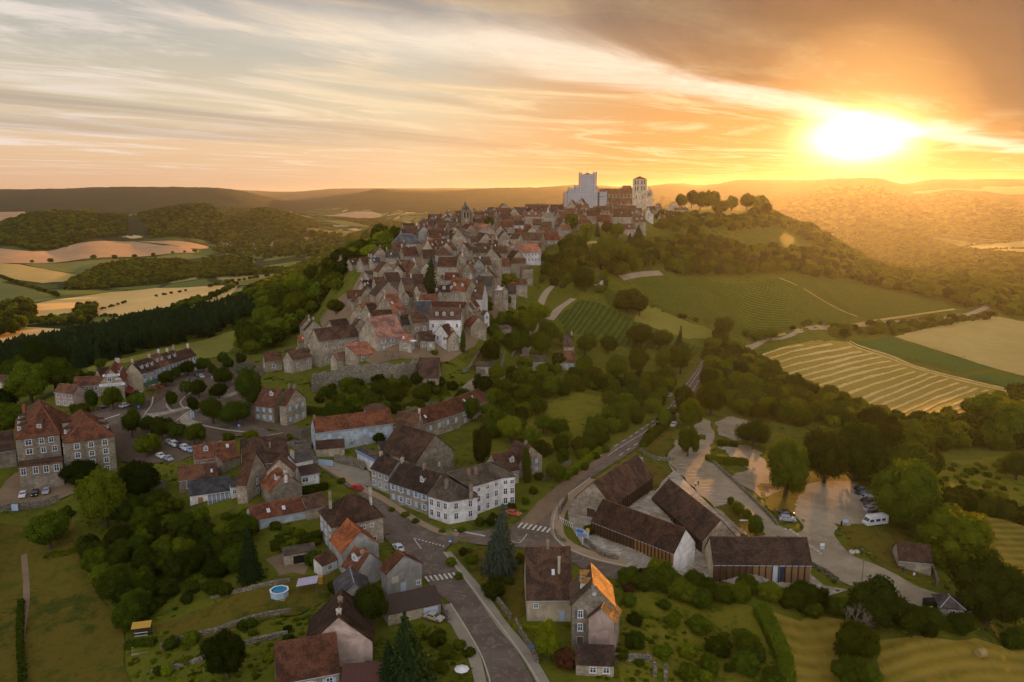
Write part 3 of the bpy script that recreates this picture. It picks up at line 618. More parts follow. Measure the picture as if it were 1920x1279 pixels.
dash([(1162,855),(1222,815),(1270,777),(1297,738),(1315,703),(1321,685)], 6.5, 3.0, 0, 'edge_dashes', 'dashed white edge line on the field side of the country road', 0.28)
dash([(1140,855),(1200,817),(1252,778),(1287,733),(1308,702),(1320,680)], 4.5, 4.0, 0, 'centre_line', 'long white centre line of the road climbing away from the junction', 0.20)
seg = []
for k in range(13):
    a = lerp((1272, 872), (1345, 945), k / 12); seg.append([a, (a[0] + 18 + k * 0.6, a[1] + 1)])
marks('parking_bays', 'thin white bay lines on the sloping car park beside the long halls', 'road marking', None, seg, 0.16)
seg = [[(195 + 5 * k, 788 - 1.6 * k), (200 + 5 * k, 785 - 1.6 * k)] for k in range(6)]
marks('pedestrian_crossing', 'small faded striped crossing at the left edge of the tree square', 'crossing', 'painted crossings', seg, 0.5)
marks('square_lines', 'short white lines painted on the brown square beside the round trees', 'road marking', None, [[(410, 829), (416, 826)], [(388, 800), (395, 801)], [(372, 808), (378, 806)], [(500, 818), (530, 812)]], 0.25)
# hay windrows raked across the mown field
st = [(1416,671),(1424,679),(1440,686),(1462,694),(1478,706),(1486,715),(1505,722),(1530,731),(1553,740),(1586,753),(1612,760),(1630,764),(1662,768),(1680,776),(1695,784),(1730,786),(1752,786),(1790,785),(1825,782)]
en = [(1505,647),(1562,645),(1600,652),(1617,662),(1640,664),(1655,672),(1675,679),(1695,685),(1700,694),(1727,701),(1750,703),(1768,708),(1790,716),(1808,724),(1826,728),(1848,732),(1868,736),(1885,738),(1862,756)]
WROWS = []
k_ = np.linspace(0, len(st) - 1, 20); st = [(np.interp(q, range(len(st)), [p[0] for p in st]), np.interp(q, range(len(st)), [p[1] for p in st])) for q in k_]; en = [(np.interp(q, range(len(en)), [p[0] for p in en]), np.interp(q, range(len(en)), [p[1] for p in en])) for q in k_]
for i, (a, b) in enumerate(zip(st, en)):
    pl = []
    for k in range(10):
        t = k / 9; q = lerp(a, b, t); pl.append((q[0], q[1] - 3.0 * math.sin(t * math.pi) * (1 - i / 26) + 0.6 * math.sin(t * 8 + i * 0.9) + 0.4 * math.sin(t * 19 + i * 2.3)))
    o = ribbon('hay_windrow', pl, [1.0, 1.9, 1.3, 2.1, 1.2, 1.7], M['hay'], h=0.28, layer=2, n=8, jag=0.7, kind=None); WROWS.append((a, o))
    tag(o, f"pale raked hay row {'nearest' if 0 else ''}", 'hay row', 'hay rows raked across the mown field')
ORD = ['first','second','third','fourth','fifth','sixth','seventh','eighth','ninth','tenth','eleventh','twelfth','thirteenth','fourteenth','fifteenth','sixteenth','seventeenth','eighteenth','nineteenth','twentieth']
for i, (a, o) in enumerate(WROWS): o['label'] = f"pale curved hay row on the striped mown field, {ORD[i]} counted from its top left"
for i, pl in enumerate([[(1590,643),(1655,668),(1720,692),(1800,714),(1895,736)], [(1594,640),(1660,664),(1722,689),(1806,711),(1902,733)]]):
    o = ribbon('headland_windrow', pl, 1.3, M['hay'], h=0.35, layer=2, n=8, jag=0.4, kind=None)
    tag(o, ['long straight hay row just inside the upper edge of the mown field', 'long straight hay row on the very upper edge beside the dark crop'][i], 'hay row', 'hay rows raked across the mown field')
# --- the ground mesh itself
for j0, i0, ins in SHEETS:
    h_, w_ = ins.shape; er = ins
    yy = GY[j0:j0 + h_, i0:i0 + w_]
    HV[j0:j0 + h_, i0:i0 + w_] = np.where(er, np.minimum(HV[j0:j0 + h_, i0:i0 + w_], HG[j0:j0 + h_, i0:i0 + w_] - (0.25 + 0.0006 * np.maximum(yy, 0))), HV[j0:j0 + h_, i0:i0 + w_])
def build_ground():
    me = bpy.data.meshes.new('ground')
    vs = np.stack([GX.ravel(), GY.ravel(), HV.ravel()], 1)
    idx = np.arange(NV * NC).reshape(NV, NC)
    f = np.stack([idx[:-1, :-1], idx[:-1, 1:], idx[1:, 1:], idx[1:, :-1]], -1).reshape(-1, 4)
    me.vertices.add(len(vs)); me.vertices.foreach_set('co', vs.ravel()); me.loops.add(f.size); me.loops.foreach_set('vertex_index', f.ravel())
    me.polygons.add(len(f)); me.polygons.foreach_set('loop_start', np.arange(0, f.size, 4)); me.polygons.foreach_set('loop_total', np.full(len(f), 4))
    me.update(calc_edges=True); me.materials.append(M['ground']); me.materials.append(M['forest']); me.materials.append(M['farm'])
    yc = GY[:-1, :-1].ravel(); xc = GX[:-1, :-1].ravel()
    mi = ((yc > 1300) & (vnoise(xc, yc, 260, 9) + np.clip((yc - 2200) / 3000, -0.6, 0.8) > -0.12)).astype(np.int32)
    zc = HG[:-1, :-1].ravel(); mi = np.where((yc > 900) & (zc < -52), 2, mi).astype(np.int32)
    me.polygons.foreach_set('material_index', mi); me.polygons.foreach_set('use_smooth', [True] * len(f))
    o = link(bpy.data.objects.new('ground', me)); tag(o, kind='structure')
build_ground()
# ------------------------------------------------------------- building materials (base colour comes from each object's own colour)
def wall_mat(name, kind):
    m, T, out = mat(name); base = T.new('ShaderNodeObjectInfo').outputs['Color']; oc = T.new('ShaderNodeTexCoord').outputs['Object']; uv = T.new('ShaderNodeUVMap').outputs[0]
    big = T.noise(oc, 0.35, 5, 0.65, dist=0.6); fine = T.noise(oc, 3.5, 5, 0.7)
    c = T.mix(T.smooth(big, 0.35, 0.68), T.vmath('MULTIPLY', base, (0.66, 0.64, 0.60)), T.vmath('MULTIPLY', base, (1.15, 1.14, 1.12)))
    drip = T.noise(T.mapping(oc, scale=(2.5, 2.5, 0.18)), 1.0, 4, 0.7)
    c = T.mix(T.math('MULTIPLY', T.smooth(drip, 0.52, 0.75), 0.45), c, T.vmath('MULTIPLY', base, (0.42, 0.38, 0.34)))
    h = fine
    if kind == 'stone':
        br = T.new('ShaderNodeTexBrick'); T.set(br.inputs['Vector'], T.vmath('ADD', uv, T.vmath('SCALE', T.noise(uv, 1.3, 3, out=1), scale=0.16)))
        br.inputs['Scale'].default_value = 1.0; br.inputs['Brick Width'].default_value = 0.62; br.inputs['Row Height'].default_value = 0.30
        br.inputs['Mortar Size'].default_value = 0.035; br.inputs['Mortar Smooth'].default_value = 0.4
        br.inputs['Color1'].default_value = (0.62, 0.62, 0.62, 1); br.inputs['Color2'].default_value = (1.25, 1.22, 1.15, 1); br.inputs['Mortar'].default_value = (0.70, 0.66, 0.60, 1)
        c = T.mix(0.75, c, T.vmath('MULTIPLY', c, br.outputs['Color'])); h = T.math('SUBTRACT', T.math('MULTIPLY', fine, 0.5), br.outputs['Fac'])
    else:
        c = T.mix(T.math('MULTIPLY', fine, 0.3), c, T.vmath('MULTIPLY', base, (0.7, 0.68, 0.64)))
    pbr(T, out, c, 0.92, h, 0.5, 0.05, spec=0.15); return m
def roof_mat(name, slate=False, fixed=None):
    m, T, out = mat(name); oi = T.new('ShaderNodeObjectInfo'); base = fixed or oi.outputs['Color']; oc = T.new('ShaderNodeTexCoord').outputs['Object']; uv = T.new('ShaderNodeUVMap').outputs[0]
    sh = T.new('ShaderNodeCombineXYZ'); T.set(sh.inputs[0], T.math('MULTIPLY', oi.outputs['Random'], 97.0)); oc2 = T.vmath('ADD', oc, sh.outputs[0])
    big = T.noise(oc2, 0.28, 5, 0.65, dist=0.8); mid = T.noise(oc2, 1.1, 5, 0.7)
    c = T.mix(T.smooth(big, 0.36, 0.64), T.vmath('MULTIPLY', base, (0.55, 0.56, 0.58)), T.vmath('MULTIPLY', base, (1.30, 1.18, 1.05)))
    c = T.mix(T.math('MULTIPLY', T.smooth(mid, 0.52, 0.72), 0.55), c, T.vmath('MULTIPLY', base, (0.45, 0.50, 0.48)))
    br = T.new('ShaderNodeTexBrick'); T.set(br.inputs['Vector'], uv); br.inputs['Scale'].default_value = 1.0
    br.inputs['Brick Width'].default_value = 0.34; br.inputs['Row Height'].default_value = 0.36 if not slate else 0.26; br.inputs['Mortar Size'].default_value = 0.03; br.inputs['Mortar Smooth'].default_value = 0.6
    br.inputs['Color1'].default_value = (0.55, 0.55, 0.55, 1); br.inputs['Color2'].default_value = (1.4, 1.3, 1.2, 1); br.inputs['Mortar'].default_value = (0.35, 0.33, 0.33, 1)
    c = T.mix(0.62 if not slate else 0.3, c, T.vmath('MULTIPLY', c, br.outputs['Color']))
    sp = T.noise(oc2, 4.5, 2); c = T.mix(T.math('MULTIPLY', T.smooth(sp, 0.66, 0.74), 0.5 if not slate else 0.1), c, (0.28, 0.25, 0.20))
    h = T.math('ADD', T.math('MULTIPLY', T.math('SUBTRACT', 1.0, br.outputs['Fac']), 0.7), mid)
    pbr(T, out, c, 0.9, h, 0.7, 0.07, spec=0.12); return m
M['stone'] = wall_mat('rubble_stone_wall', 'stone'); M['render'] = wall_mat('rendered_wall', 'render')
M['tile'] = roof_mat('clay_tile_roof'); M['slate'] = roof_mat('slate_roof', True); M['shadedtile'] = roof_mat('shaded_grey_tiles', False, (0.105, 0.080, 0.058))
M['glass'] = simple('window_glass', (0.035, 0.05, 0.075), 0.12, spec=0.9, var=0.4, scale=0.6)
M['white'] = simple('white_paint', (0.72, 0.74, 0.78), 0.6)
M['shut'] = simple('shade_blue_paint', (0.40, 0.50, 0.66), 0.6)  # shutter paint; the blue tone of shade is put into its colour
M['wood'] = simple('dark_wood', (0.065, 0.040, 0.025), 0.8, var=0.4)
M['zinc'] = simple('zinc_gutter', (0.33, 0.36, 0.42), 0.4, metal=0.5)
M['black'] = simple('dark_void', (0.008, 0.008, 0.008), 0.9)
M['redp'] = simple('dark_red_canvas', (0.20, 0.025, 0.02), 0.8); M['greenp'] = simple('green_canvas', (0.03, 0.09, 0.05), 0.8)
M['bluep'] = simple('blue_paint', (0.16, 0.30, 0.62), 0.6); M['metal'] = simple('grey_metal', (0.22, 0.22, 0.23), 0.45, metal=0.7)
M['teal'] = simple('teal_tarpaulin', (0.02, 0.42, 0.36), 0.6); M['yellow'] = simple('yellow_paint', (0.50, 0.30, 0.05), 0.7); M['redbright'] = simple('bright_red', (0.50, 0.05, 0.03), 0.6)
def wood_panel_mat():
    m, T, out = mat('weathered_timber'); oi = T.new('ShaderNodeObjectInfo'); oc = T.new('ShaderNodeTexCoord').outputs['Object']
    g = T.noise(T.mapping(oc, scale=(6, 6, 0.5)), 1.0, 5, 0.7); b = T.noise(oc, 0.5, 3)
    c = T.mix(g, T.vmath('MULTIPLY', oi.outputs['Color'], (0.45, 0.42, 0.40)), T.vmath('MULTIPLY', oi.outputs['Color'], (1.3, 1.3, 1.3)))
    c = T.mix(T.math('MULTIPLY', T.smooth(b, 0.4, 0.7), 0.5), c, (0.03, 0.02, 0.014)); pbr(T, out, c, 0.75, g, 0.4, 0.02); return m
M['timber'] = wood_panel_mat()
M['stucco'] = M['render']
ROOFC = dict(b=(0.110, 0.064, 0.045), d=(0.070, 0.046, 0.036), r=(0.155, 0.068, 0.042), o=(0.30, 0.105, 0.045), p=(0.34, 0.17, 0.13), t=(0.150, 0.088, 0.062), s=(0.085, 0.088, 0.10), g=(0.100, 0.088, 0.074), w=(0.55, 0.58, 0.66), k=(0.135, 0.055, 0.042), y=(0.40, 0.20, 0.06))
WALLC = dict(s=(0.38, 0.34, 0.28), d=(0.28, 0.25, 0.21), w=(0.74, 0.74, 0.77), c=(0.46, 0.40, 0.30), b=(0.36, 0.42, 0.48), p=(0.46, 0.36, 0.33), g=(0.33, 0.33, 0.33), y=(0.45, 0.33, 0.12), l=(0.40, 0.36, 0.30))
ROOFW = dict(b='brown', d='dark brown', r='rusty red', o='orange', p='pink', t='tan brown', s='grey slate', g='grey', w='white', k='dark red', y='ochre')
WALLW = dict(s='stone', d='dark stone', w='white', c='cream', b='pale blue', p='pinkish', g='grey', y='yellow', l='pale stone')
_cache = {}
def cached(key, fn):
    if key not in _cache: _cache[key] = fn()
    return _cache[key]
def window_mesh(w, h):
    w = round(w * 5) / 5; h = round(h * 5) / 5
    def f():
        b = MB(); s = 0.13
        b.box(-w / 2 - s, -w / 2, -0.07, 0.02, -h / 2 - s, h / 2 + s, 0, True); b.box(w / 2, w / 2 + s, -0.07, 0.02, -h / 2 - s, h / 2 + s, 0, True)
        b.box(-w / 2, w / 2, -0.07, 0.02, h / 2, h / 2 + s, 0, True); b.box(-w / 2 - 0.2, w / 2 + 0.2, -0.14, 0.02, -h / 2 - s - 0.02, -h / 2, 0, True)
        b.box(-0.05, 0.05, -0.05, 0.02, -h / 2, h / 2, 0); b.box(-w / 2, w / 2, -0.045, 0.02, -0.03 + h * 0.12, 0.03 + h * 0.12, 0)
        b.face([(-w / 2, -0.02, -h / 2), (w / 2, -0.02, -h / 2), (w / 2, -0.02, h / 2), (-w / 2, -0.02, h / 2)], 1)
        return b.mesh('window', [M['white'], M['glass']], uv=False)
    return cached(('win', w, h), f)
def shutter_mesh(w, h, mk='shut'):
    w = round(w * 5) / 5; h = round(h * 5) / 5
    def f():
        b = MB(); b.box(-w / 2, w / 2, -0.11, -0.03, -h / 2, h / 2, 0, True)
        for k in range(5): z = -h / 2 + h * (k + 0.5) / 5; b.box(-w / 2 + 0.05, w / 2 - 0.05, -0.14, -0.11, z - h * 0.06, z + h * 0.06, 0, True)
        return b.mesh('shutter', [M[mk]], uv=False)
    return cached(('shut', w, h, mk), f)
def door_mesh(w, h, mk):
    def f():
        b = MB(); b.box(-w / 2, w / 2, -0.05, 0.02, 0, h, 0); b.box(-w / 2 - 0.12, -w / 2, -0.09, 0.02, 0, h + 0.12, 1); b.box(w / 2, w / 2 + 0.12, -0.09, 0.02, 0, h + 0.12, 1); b.box(-w / 2, w / 2, -0.09, 0.02, h, h + 0.12, 1, True)
        for z in (0.3, h * 0.55): b.box(-w * 0.33, w * 0.33, -0.075, -0.05, z, z + h * 0.3, 0)
        return b.mesh('door', [M[mk], M['kerb']], uv=False)
    return cached(('door', round(w, 1), round(h, 1), mk), f)
def chimney_mesh(h, pots=2, w=0.9, d=0.55):
    def f():
        b = MB(); b.box(-w / 2, w / 2, -d / 2, d / 2, -2.5, h, 0); b.box(-w / 2 - 0.08, w / 2 + 0.08, -d / 2 - 0.08, d / 2 + 0.08, h - 0.25, h - 0.08, 0, True)
        for k in range(pots):
            x = (k + 0.5) / pots * w - w / 2; b.tube((x, 0, h), (x, 0, h + 0.42), 0.13, 0.10, 6, 1)
        return b.mesh('chimney', [M['stone'], M['terracotta']])
    return cached(('ch', round(h, 1), pots, w), f)
M['terracotta'] = simple('terracotta', (0.36, 0.15, 0.08), 0.8)
def slab(b, pts, t=0.16, m=0):
    """roof plane with thickness: pts counter-clockwise seen from above"""
    P_ = [Vector(p) for p in pts]; n = (P_[1] - P_[0]).cross(P_[2] - P_[0]).normalized()
    if n.z < 0: P_ = P_[::-1]; n = -n
    up = [p + n * t for p in P_]; b.face(up, m); b.face(P_[::-1], m)
    for i in range(len(P_)):
        j = (i + 1) % len(P_); b.face([P_[i], P_[j], up[j], up[i]], m)
class House:
    def __init__(s, name, o, W, D, h, typ, pitch):
        s.o = o; s.W = W; s.D = D; s.h = h; s.typ = typ; s.tp = math.tan(math.radians(pitch)); s.rh = (D / 2 if typ in 'ph' else W / 2) * s.tp
        if typ == 'h': s.rh = min(W, D) / 2 * s.tp
        if typ in 'mf': s.rh = D * s.tp
    def part(s, name, me, loc, rz=0, colr=None, parent=None, rx=0):
        q = bpy.data.objects.new(name, me); link(q, parent or s.o); q.location = loc; q.rotation_euler = (rx, 0, rz)
        if colr: q.color = (*colr, 1)
        return q
    def side(s, sd):
        """origin and direction on a wall: returns (function u,z -> point, rz, length)"""
        if sd == 'F': return (lambda u, z: (u, -0.01, z)), 0, s.W
        if sd == 'R': return (lambda u, z: (s.W + 0.01, u, z)), math.pi / 2, s.D
        if sd == 'L': return (lambda u, z: (-0.01, s.D - u, z)), -math.pi / 2, s.D
        return (lambda u, z: (s.W - u, s.D + 0.01, z)), math.pi, s.W
    def win(s, sd, u, z, w=1.0, h=1.5, sh='', mk='shut'):
        f, rz, L = s.side(sd)
        if sh == 'S': return s.part('shutter', shutter_mesh(w + 0.2, h + 0.1, mk), f(u, z), rz)
        q = s.part('window', window_mesh(w, h), f(u, z), rz)
        if sh == 's':
            for k in (-1, 1): s.part('shutter', shutter_mesh(w * 0.55, h + 0.1, mk), f(u + k * (w * 0.78 + 0.12), z), rz)
        return q
    def wins(s, spec, mk='shut'):
        for it in spec.split():
            sd = it[0]; sh = it[-1] if it[-1] in 'sS' else ''; cr = it[1:-1] if sh else it[1:]
            c, r = cr.split('x'); c, r = int(c), int(r); f, rz, L = s.side(sd); st = s.h / r if r > 1 else s.h
            for j in range(r):
                hh = min(1.5, st * 0.52)
                for i in range(c):
                    s.win(sd, L * (i + 0.5) / c, st * (j + 0.55), min(1.0, L / c * 0.42), hh, sh if (i + j) % 3 or sh == 'S' else ('S' if sh else ''), mk)
    def roofpt(s, u, v):
        """u along the ridge 0..1, v across 0 front eave, .5 ridge, 1 back"""
        k = 1 - abs(v - 0.5) * 2
        if s.typ == 'g': return (s.W * v, s.D * u, s.h + k * s.W / 2 * s.tp)
        if s.typ in 'mf': return (s.W * u, s.D * v, s.h + v * s.rh)
        return (s.W * u, s.D * v, s.h + k * s.D / 2 * s.tp)
    def chim(s, u, v, h=1.6, pots=2, colr=None, w=0.9):
        x, y, z = s.roofpt(u, v); return s.part('chimney', chimney_mesh(h, pots, w), (x, y, z), math.pi / 2 if s.typ != 'g' else 0, colr or random.choice([(0.34, 0.29, 0.24), (0.55, 0.52, 0.48), (0.42, 0.36, 0.30), (0.70, 0.70, 0.72)]))
    def skylight(s, u, v, w=0.8):
        x, y, z = s.roofpt(u, v); a = math.atan(s.tp)
        def f():
            b = MB(); b.box(-w / 2, w / 2, -0.6, 0.6, 0.0, 0.28, 0); b.box(-w / 2 + 0.08, w / 2 - 0.08, -0.52, 0.52, 0.28, 0.30, 1); return b.mesh('skylight', [M['white'], M['skyglass']], uv=False)
        me = cached(('sky', w), f)
        if s.typ == 'g': q = s.part('skylight', me, (x, y, z)); q.rotation_euler = (0, -a if v < 0.5 else a, 0)
        else: q = s.part('skylight', me, (x, y, z)); q.rotation_euler = (a if v < 0.5 else -a, 0, 0)
        return q
    def dormer(s, u, v=0.2, w=1.5, colr=None, wc=(0.5, 0.5, 0.5)):
        """front facing dormer on the front slope"""
        x, y, z = s.roofpt(u, v); hh = 1.5
        def f():
            b = MB(); L = (hh + 0.8) / s.tp; b.box(-w / 2, w / 2, 0, L, -0.4, hh, 0); b.face([(-w / 2, 0, hh), (w / 2, 0, hh), (0, 0, hh + 0.7)], 0)
            slab(b, [(-w / 2 - 0.15, -0.2, hh - 0.1), (0, -0.2, hh + 0.72), (0, L + 0.5, hh + 0.72), (-w / 2 - 0.15, L + 0.5, hh - 0.1)], 0.1, 1)
            slab(b, [(w / 2 + 0.15, -0.2, hh - 0.1), (0, -0.2, hh + 0.72), (0, L + 0.5, hh + 0.72), (w / 2 + 0.15, L + 0.5, hh - 0.1)], 0.1, 1)
            return b
        if s.typ == 'g': rz = -math.pi / 2 if v < 0.5 else math.pi / 2
        else: rz = 0
        b = f(); r2 = MB()
        for f_, m_ in zip(b.f, b.m):
            if m_ == 1: r2.face([b.v[i] for i in f_])
        keep = [(f_, m_) for f_, m_ in zip(b.f, b.m) if m_ == 0]; w2 = MB()
        for f_, m_ in keep: w2.face([b.v[i] for i in f_])
        q = s.part('dormer', w2.mesh('dormer', [M['render']]), (x, y, z), rz, wc); rq = bpy.data.objects.new('dormer_roof', r2.mesh('dormer_roof', [M['tile']])); link(rq, q); rq.color = (*s.rcol, 1)
        wq = bpy.data.objects.new('window', window_mesh(0.8, 1.0)); link(wq, q); wq.location = (0, -0.01, hh / 2 + 0.05)
        return q
M['skyglass'] = simple('skylight_glass', (0.50, 0.56, 0.64), 0.15, spec=0.8)
def house(label, A_, B_, h, C_=None, typ='p', roof='b', wall='s', win='', D=None, pitch=45, ch=(), over=0.35, found=None, cat='house', group=None, z0=None, name='house', sky=(), dorm=(), rmat=None, wmat=None, gut=True, mk='shut', stretch=None):
    a = P(A_[0], A_[1], h) if z0 is None else at_z(A_[0], A_[1], z0 + h)
    ze = a[2]; b = at_z(B_[0], B_[1], ze)
    if stretch:                                                  # a far eave read a pixel off would swing the house round
        dd_ = math.hypot(a[0], a[1]); lim = stretch * math.hypot(B_[0] - A_[0], (B_[1] - A_[1]) * 0.5) / FPX * dd_
        for _ in range(30):
            if np.linalg.norm(b[:2] - a[:2]) <= lim: break
            b = b * 1.0; yy = a[1] + (b[1] - a[1]) * 0.85; k_ = yy / b[1]; b = np.array([b[0] * k_, yy, ze])
    xa = b[:2] - a[:2]; W = float(np.linalg.norm(xa)); xa = xa / W; n_ = np.array([-xa[1], xa[0]])
    if n_ @ a[:2] < 0: n_ = -n_
    tp = math.tan(math.radians(pitch))
    if D is None:
        best = None
        for dd in np.linspace(3, 34, 125):
            if typ == 'p': q = b[:2] + n_ * dd / 2; z = ze + dd / 2 * tp
            elif typ == 'g': q = (a[:2] + b[:2]) / 2 + n_ * dd; z = ze + W / 2 * tp
            elif typ == 'h': q = (a[:2] + b[:2]) / 2 + n_ * dd / 2; z = ze + min(dd, W) / 2 * tp
            else: q = b[:2] + n_ * dd; z = ze + dd * tp
            X_ = proj((q[0], q[1], z)); e = math.hypot(X_[0] - C_[0], X_[1] - C_[1]) + (0 if dd > 4 else 1)
            if best is None or e < best[0]: best = (e, dd)
        D = float(best[1])
    rz = math.atan2(xa[1], xa[0]); o = empty(name, (a[0], a[1], ze - h), rz)
    HS = House(name, o, W, D, h, typ, pitch)
    rc = ROOFC[roof]; wc = WALLC[wall]; jit = 0.74 + 0.62 * random.random(); hj = random.uniform(-0.12, 0.12); rc = (min(1, rc[0] * jit * (1 + hj)), rc[1] * jit, rc[2] * jit * (1 - hj)); HS.rcol = rc; jit = 0.86 + 0.34 * random.random(); wc = tuple(x * jit for x in wc)
    if found is None:
        cs_ = [a[:2], b[:2], a[:2] + n_ * D, b[:2] + n_ * D]; found = max(1.0, ze - h - min(Hf(*c) for c in cs_) + 0.8)
    mb = MB(); rh = HS.rh; zb = -found
    if typ in 'p':
        mb.face([(0, 0, zb), (W, 0, zb), (W, 0, h), (0, 0, h)]); mb.face([(W, D, zb), (0, D, zb), (0, D, h), (W, D, h)])
        mb.face([(W, 0, zb), (W, D, zb), (W, D, h), (W, D / 2, h + rh), (W, 0, h)]); mb.face([(0, D, zb), (0, 0, zb), (0, 0, h), (0, D / 2, h + rh), (0, D, h)])
    elif typ == 'g':
        mb.face([(0, 0, zb), (W, 0, zb), (W, 0, h), (W / 2, 0, h + rh), (0, 0, h)]); mb.face([(W, D, zb), (0, D, zb), (0, D, h), (W / 2, D, h + rh), (W, D, h)])
        mb.face([(W, 0, zb), (W, D, zb), (W, D, h), (W, 0, h)]); mb.face([(0, D, zb), (0, 0, zb), (0, 0, h), (0, D, h)])
    elif typ == 'h': mb.prism([(0, 0), (W, 0), (W, D), (0, D)], zb, h)
    else:
        mb.face([(0, 0, zb), (W, 0, zb), (W, 0, h), (0, 0, h)]); mb.face([(W, D, zb), (0, D, zb), (0, D, h + rh), (W, D, h + rh)])
        mb.face([(W, 0, zb), (W, D, zb), (W, D, h + rh), (W, 0, h)]); mb.face([(0, D, zb), (0, 0, zb), (0, 0, h), (0, D, h + rh)])
    wm = M[wmat] if wmat else (M['stone'] if wall in 'sdl' else M['render'])
    q = mb.build('wall', wm, o); q.color = (*wc, 1)
    rb = MB(); e = over; g_ = 0.18; drop = e * tp
    if typ == 'p':
        slab(rb, [(-g_, -e, h - drop), (W + g_, -e, h - drop), (W + g_, D / 2, h + rh), (-g_, D / 2, h + rh)]); slab(rb, [(W + g_, D + e, h - drop), (-g_, D + e, h - drop), (-g_, D / 2, h + rh), (W + g_, D / 2, h + rh)])
        ridge = [((-g_, D / 2, h + rh + 0.14), (W + g_, D / 2, h + rh + 0.14))]
    elif typ == 'g':
        slab(rb, [(-e, -g_, h - drop), (W / 2, -g_, h + rh), (W / 2, D + g_, h + rh), (-e, D + g_, h - drop)]); slab(rb, [(W + e, -g_, h - drop), (W / 2, -g_, h + rh), (W / 2, D + g_, h + rh), (W + e, D + g_, h - drop)])
        ridge = [((W / 2, -g_, h + rh + 0.14), (W / 2, D + g_, h + rh + 0.14))]
    elif typ == 'h':
        k = min(W, D) / 2; top = h + k * tp; c0, c1 = ((k, D / 2, top), (W - k, D / 2, top)) if W >= D else ((W / 2, k, top), (W / 2, D - k, top))
        cn = [(-e, -e, h - drop), (W + e, -e, h - drop), (W + e, D + e, h - drop), (-e, D + e, h - drop)]
        if W >= D: fs_ = [[cn[0], cn[1], c1, c0], [cn[1], cn[2], c1], [cn[2], cn[3], c0, c1], [cn[3], cn[0], c0]]
        else: fs_ = [[cn[0], cn[1], c0], [cn[1], cn[2], c1, c0], [cn[2], cn[3], c1], [cn[3], cn[0], c0, c1]]
        for f_ in fs_:
            f2 = []
            for p_ in f_:
                if not f2 or (Vector(p_) - Vector(f2[-1])).length > 0.3: f2.append(p_)
            if len(f2) > 2: slab(rb, f2)
        up = lambda p_: (p_[0], p_[1], p_[2] + 0.13)
        ridge = [(up(cn[0]), up(c0)), (up(cn[1]), up(c1 if W >= D else c0))] + ([(up(c0), up(c1))] if abs(W - D) > 0.6 else [])
    else:
        slab(rb, [(-g_, -e, h - drop), (W + g_, -e, h - drop), (W + g_, D + 0.1, h + rh + 0.02), (-g_, D + 0.1, h + rh + 0.02)]); ridge = []
    q = rb.build('roof', M[rmat] if rmat else (M['slate'] if roof in 'sw' else M['tile']), o); q.color = (*rc, 1)
    if ridge:
        r2 = MB()
        for p_, q_ in ridge: r2.tube(p_, q_, 0.13, n=5)
        rq = r2.build('ridge_tiles', M['tile'] if roof not in 'sw' else M['zinc'], q); rq.color = (min(1, rc[0] * 1.7), min(1, rc[1] * 1.6), min(1, rc[2] * 1.5), 1)
    if gut and typ == 'p' and W > 5:
        g2 = MB(); g2.tube((-0.1, -e - 0.08, h - drop + 0.02), (W + 0.1, -e - 0.08, h - drop + 0.02), 0.08, n=5); g2.tube((W - 0.2, -0.08, h - drop), (W - 0.2, -0.08, 0.1), 0.05, n=5); g2.build('gutter', M['zinc'], q, uv=False)
    for c in ch: HS.chim(*c)
    for c in sky: HS.skylight(*c)
    for c in dorm: HS.dormer(*c) if isinstance(c, tuple) else HS.dormer(c)
    if win: HS.wins(win, mk)
    tag(o, label, cat, group); HS.rc = rc; HS.wc = wc; HS.px = proj((*(a[:2] + xa * W / 2 + n_ * D / 2), ze + HS.rh / 2))
    return HS
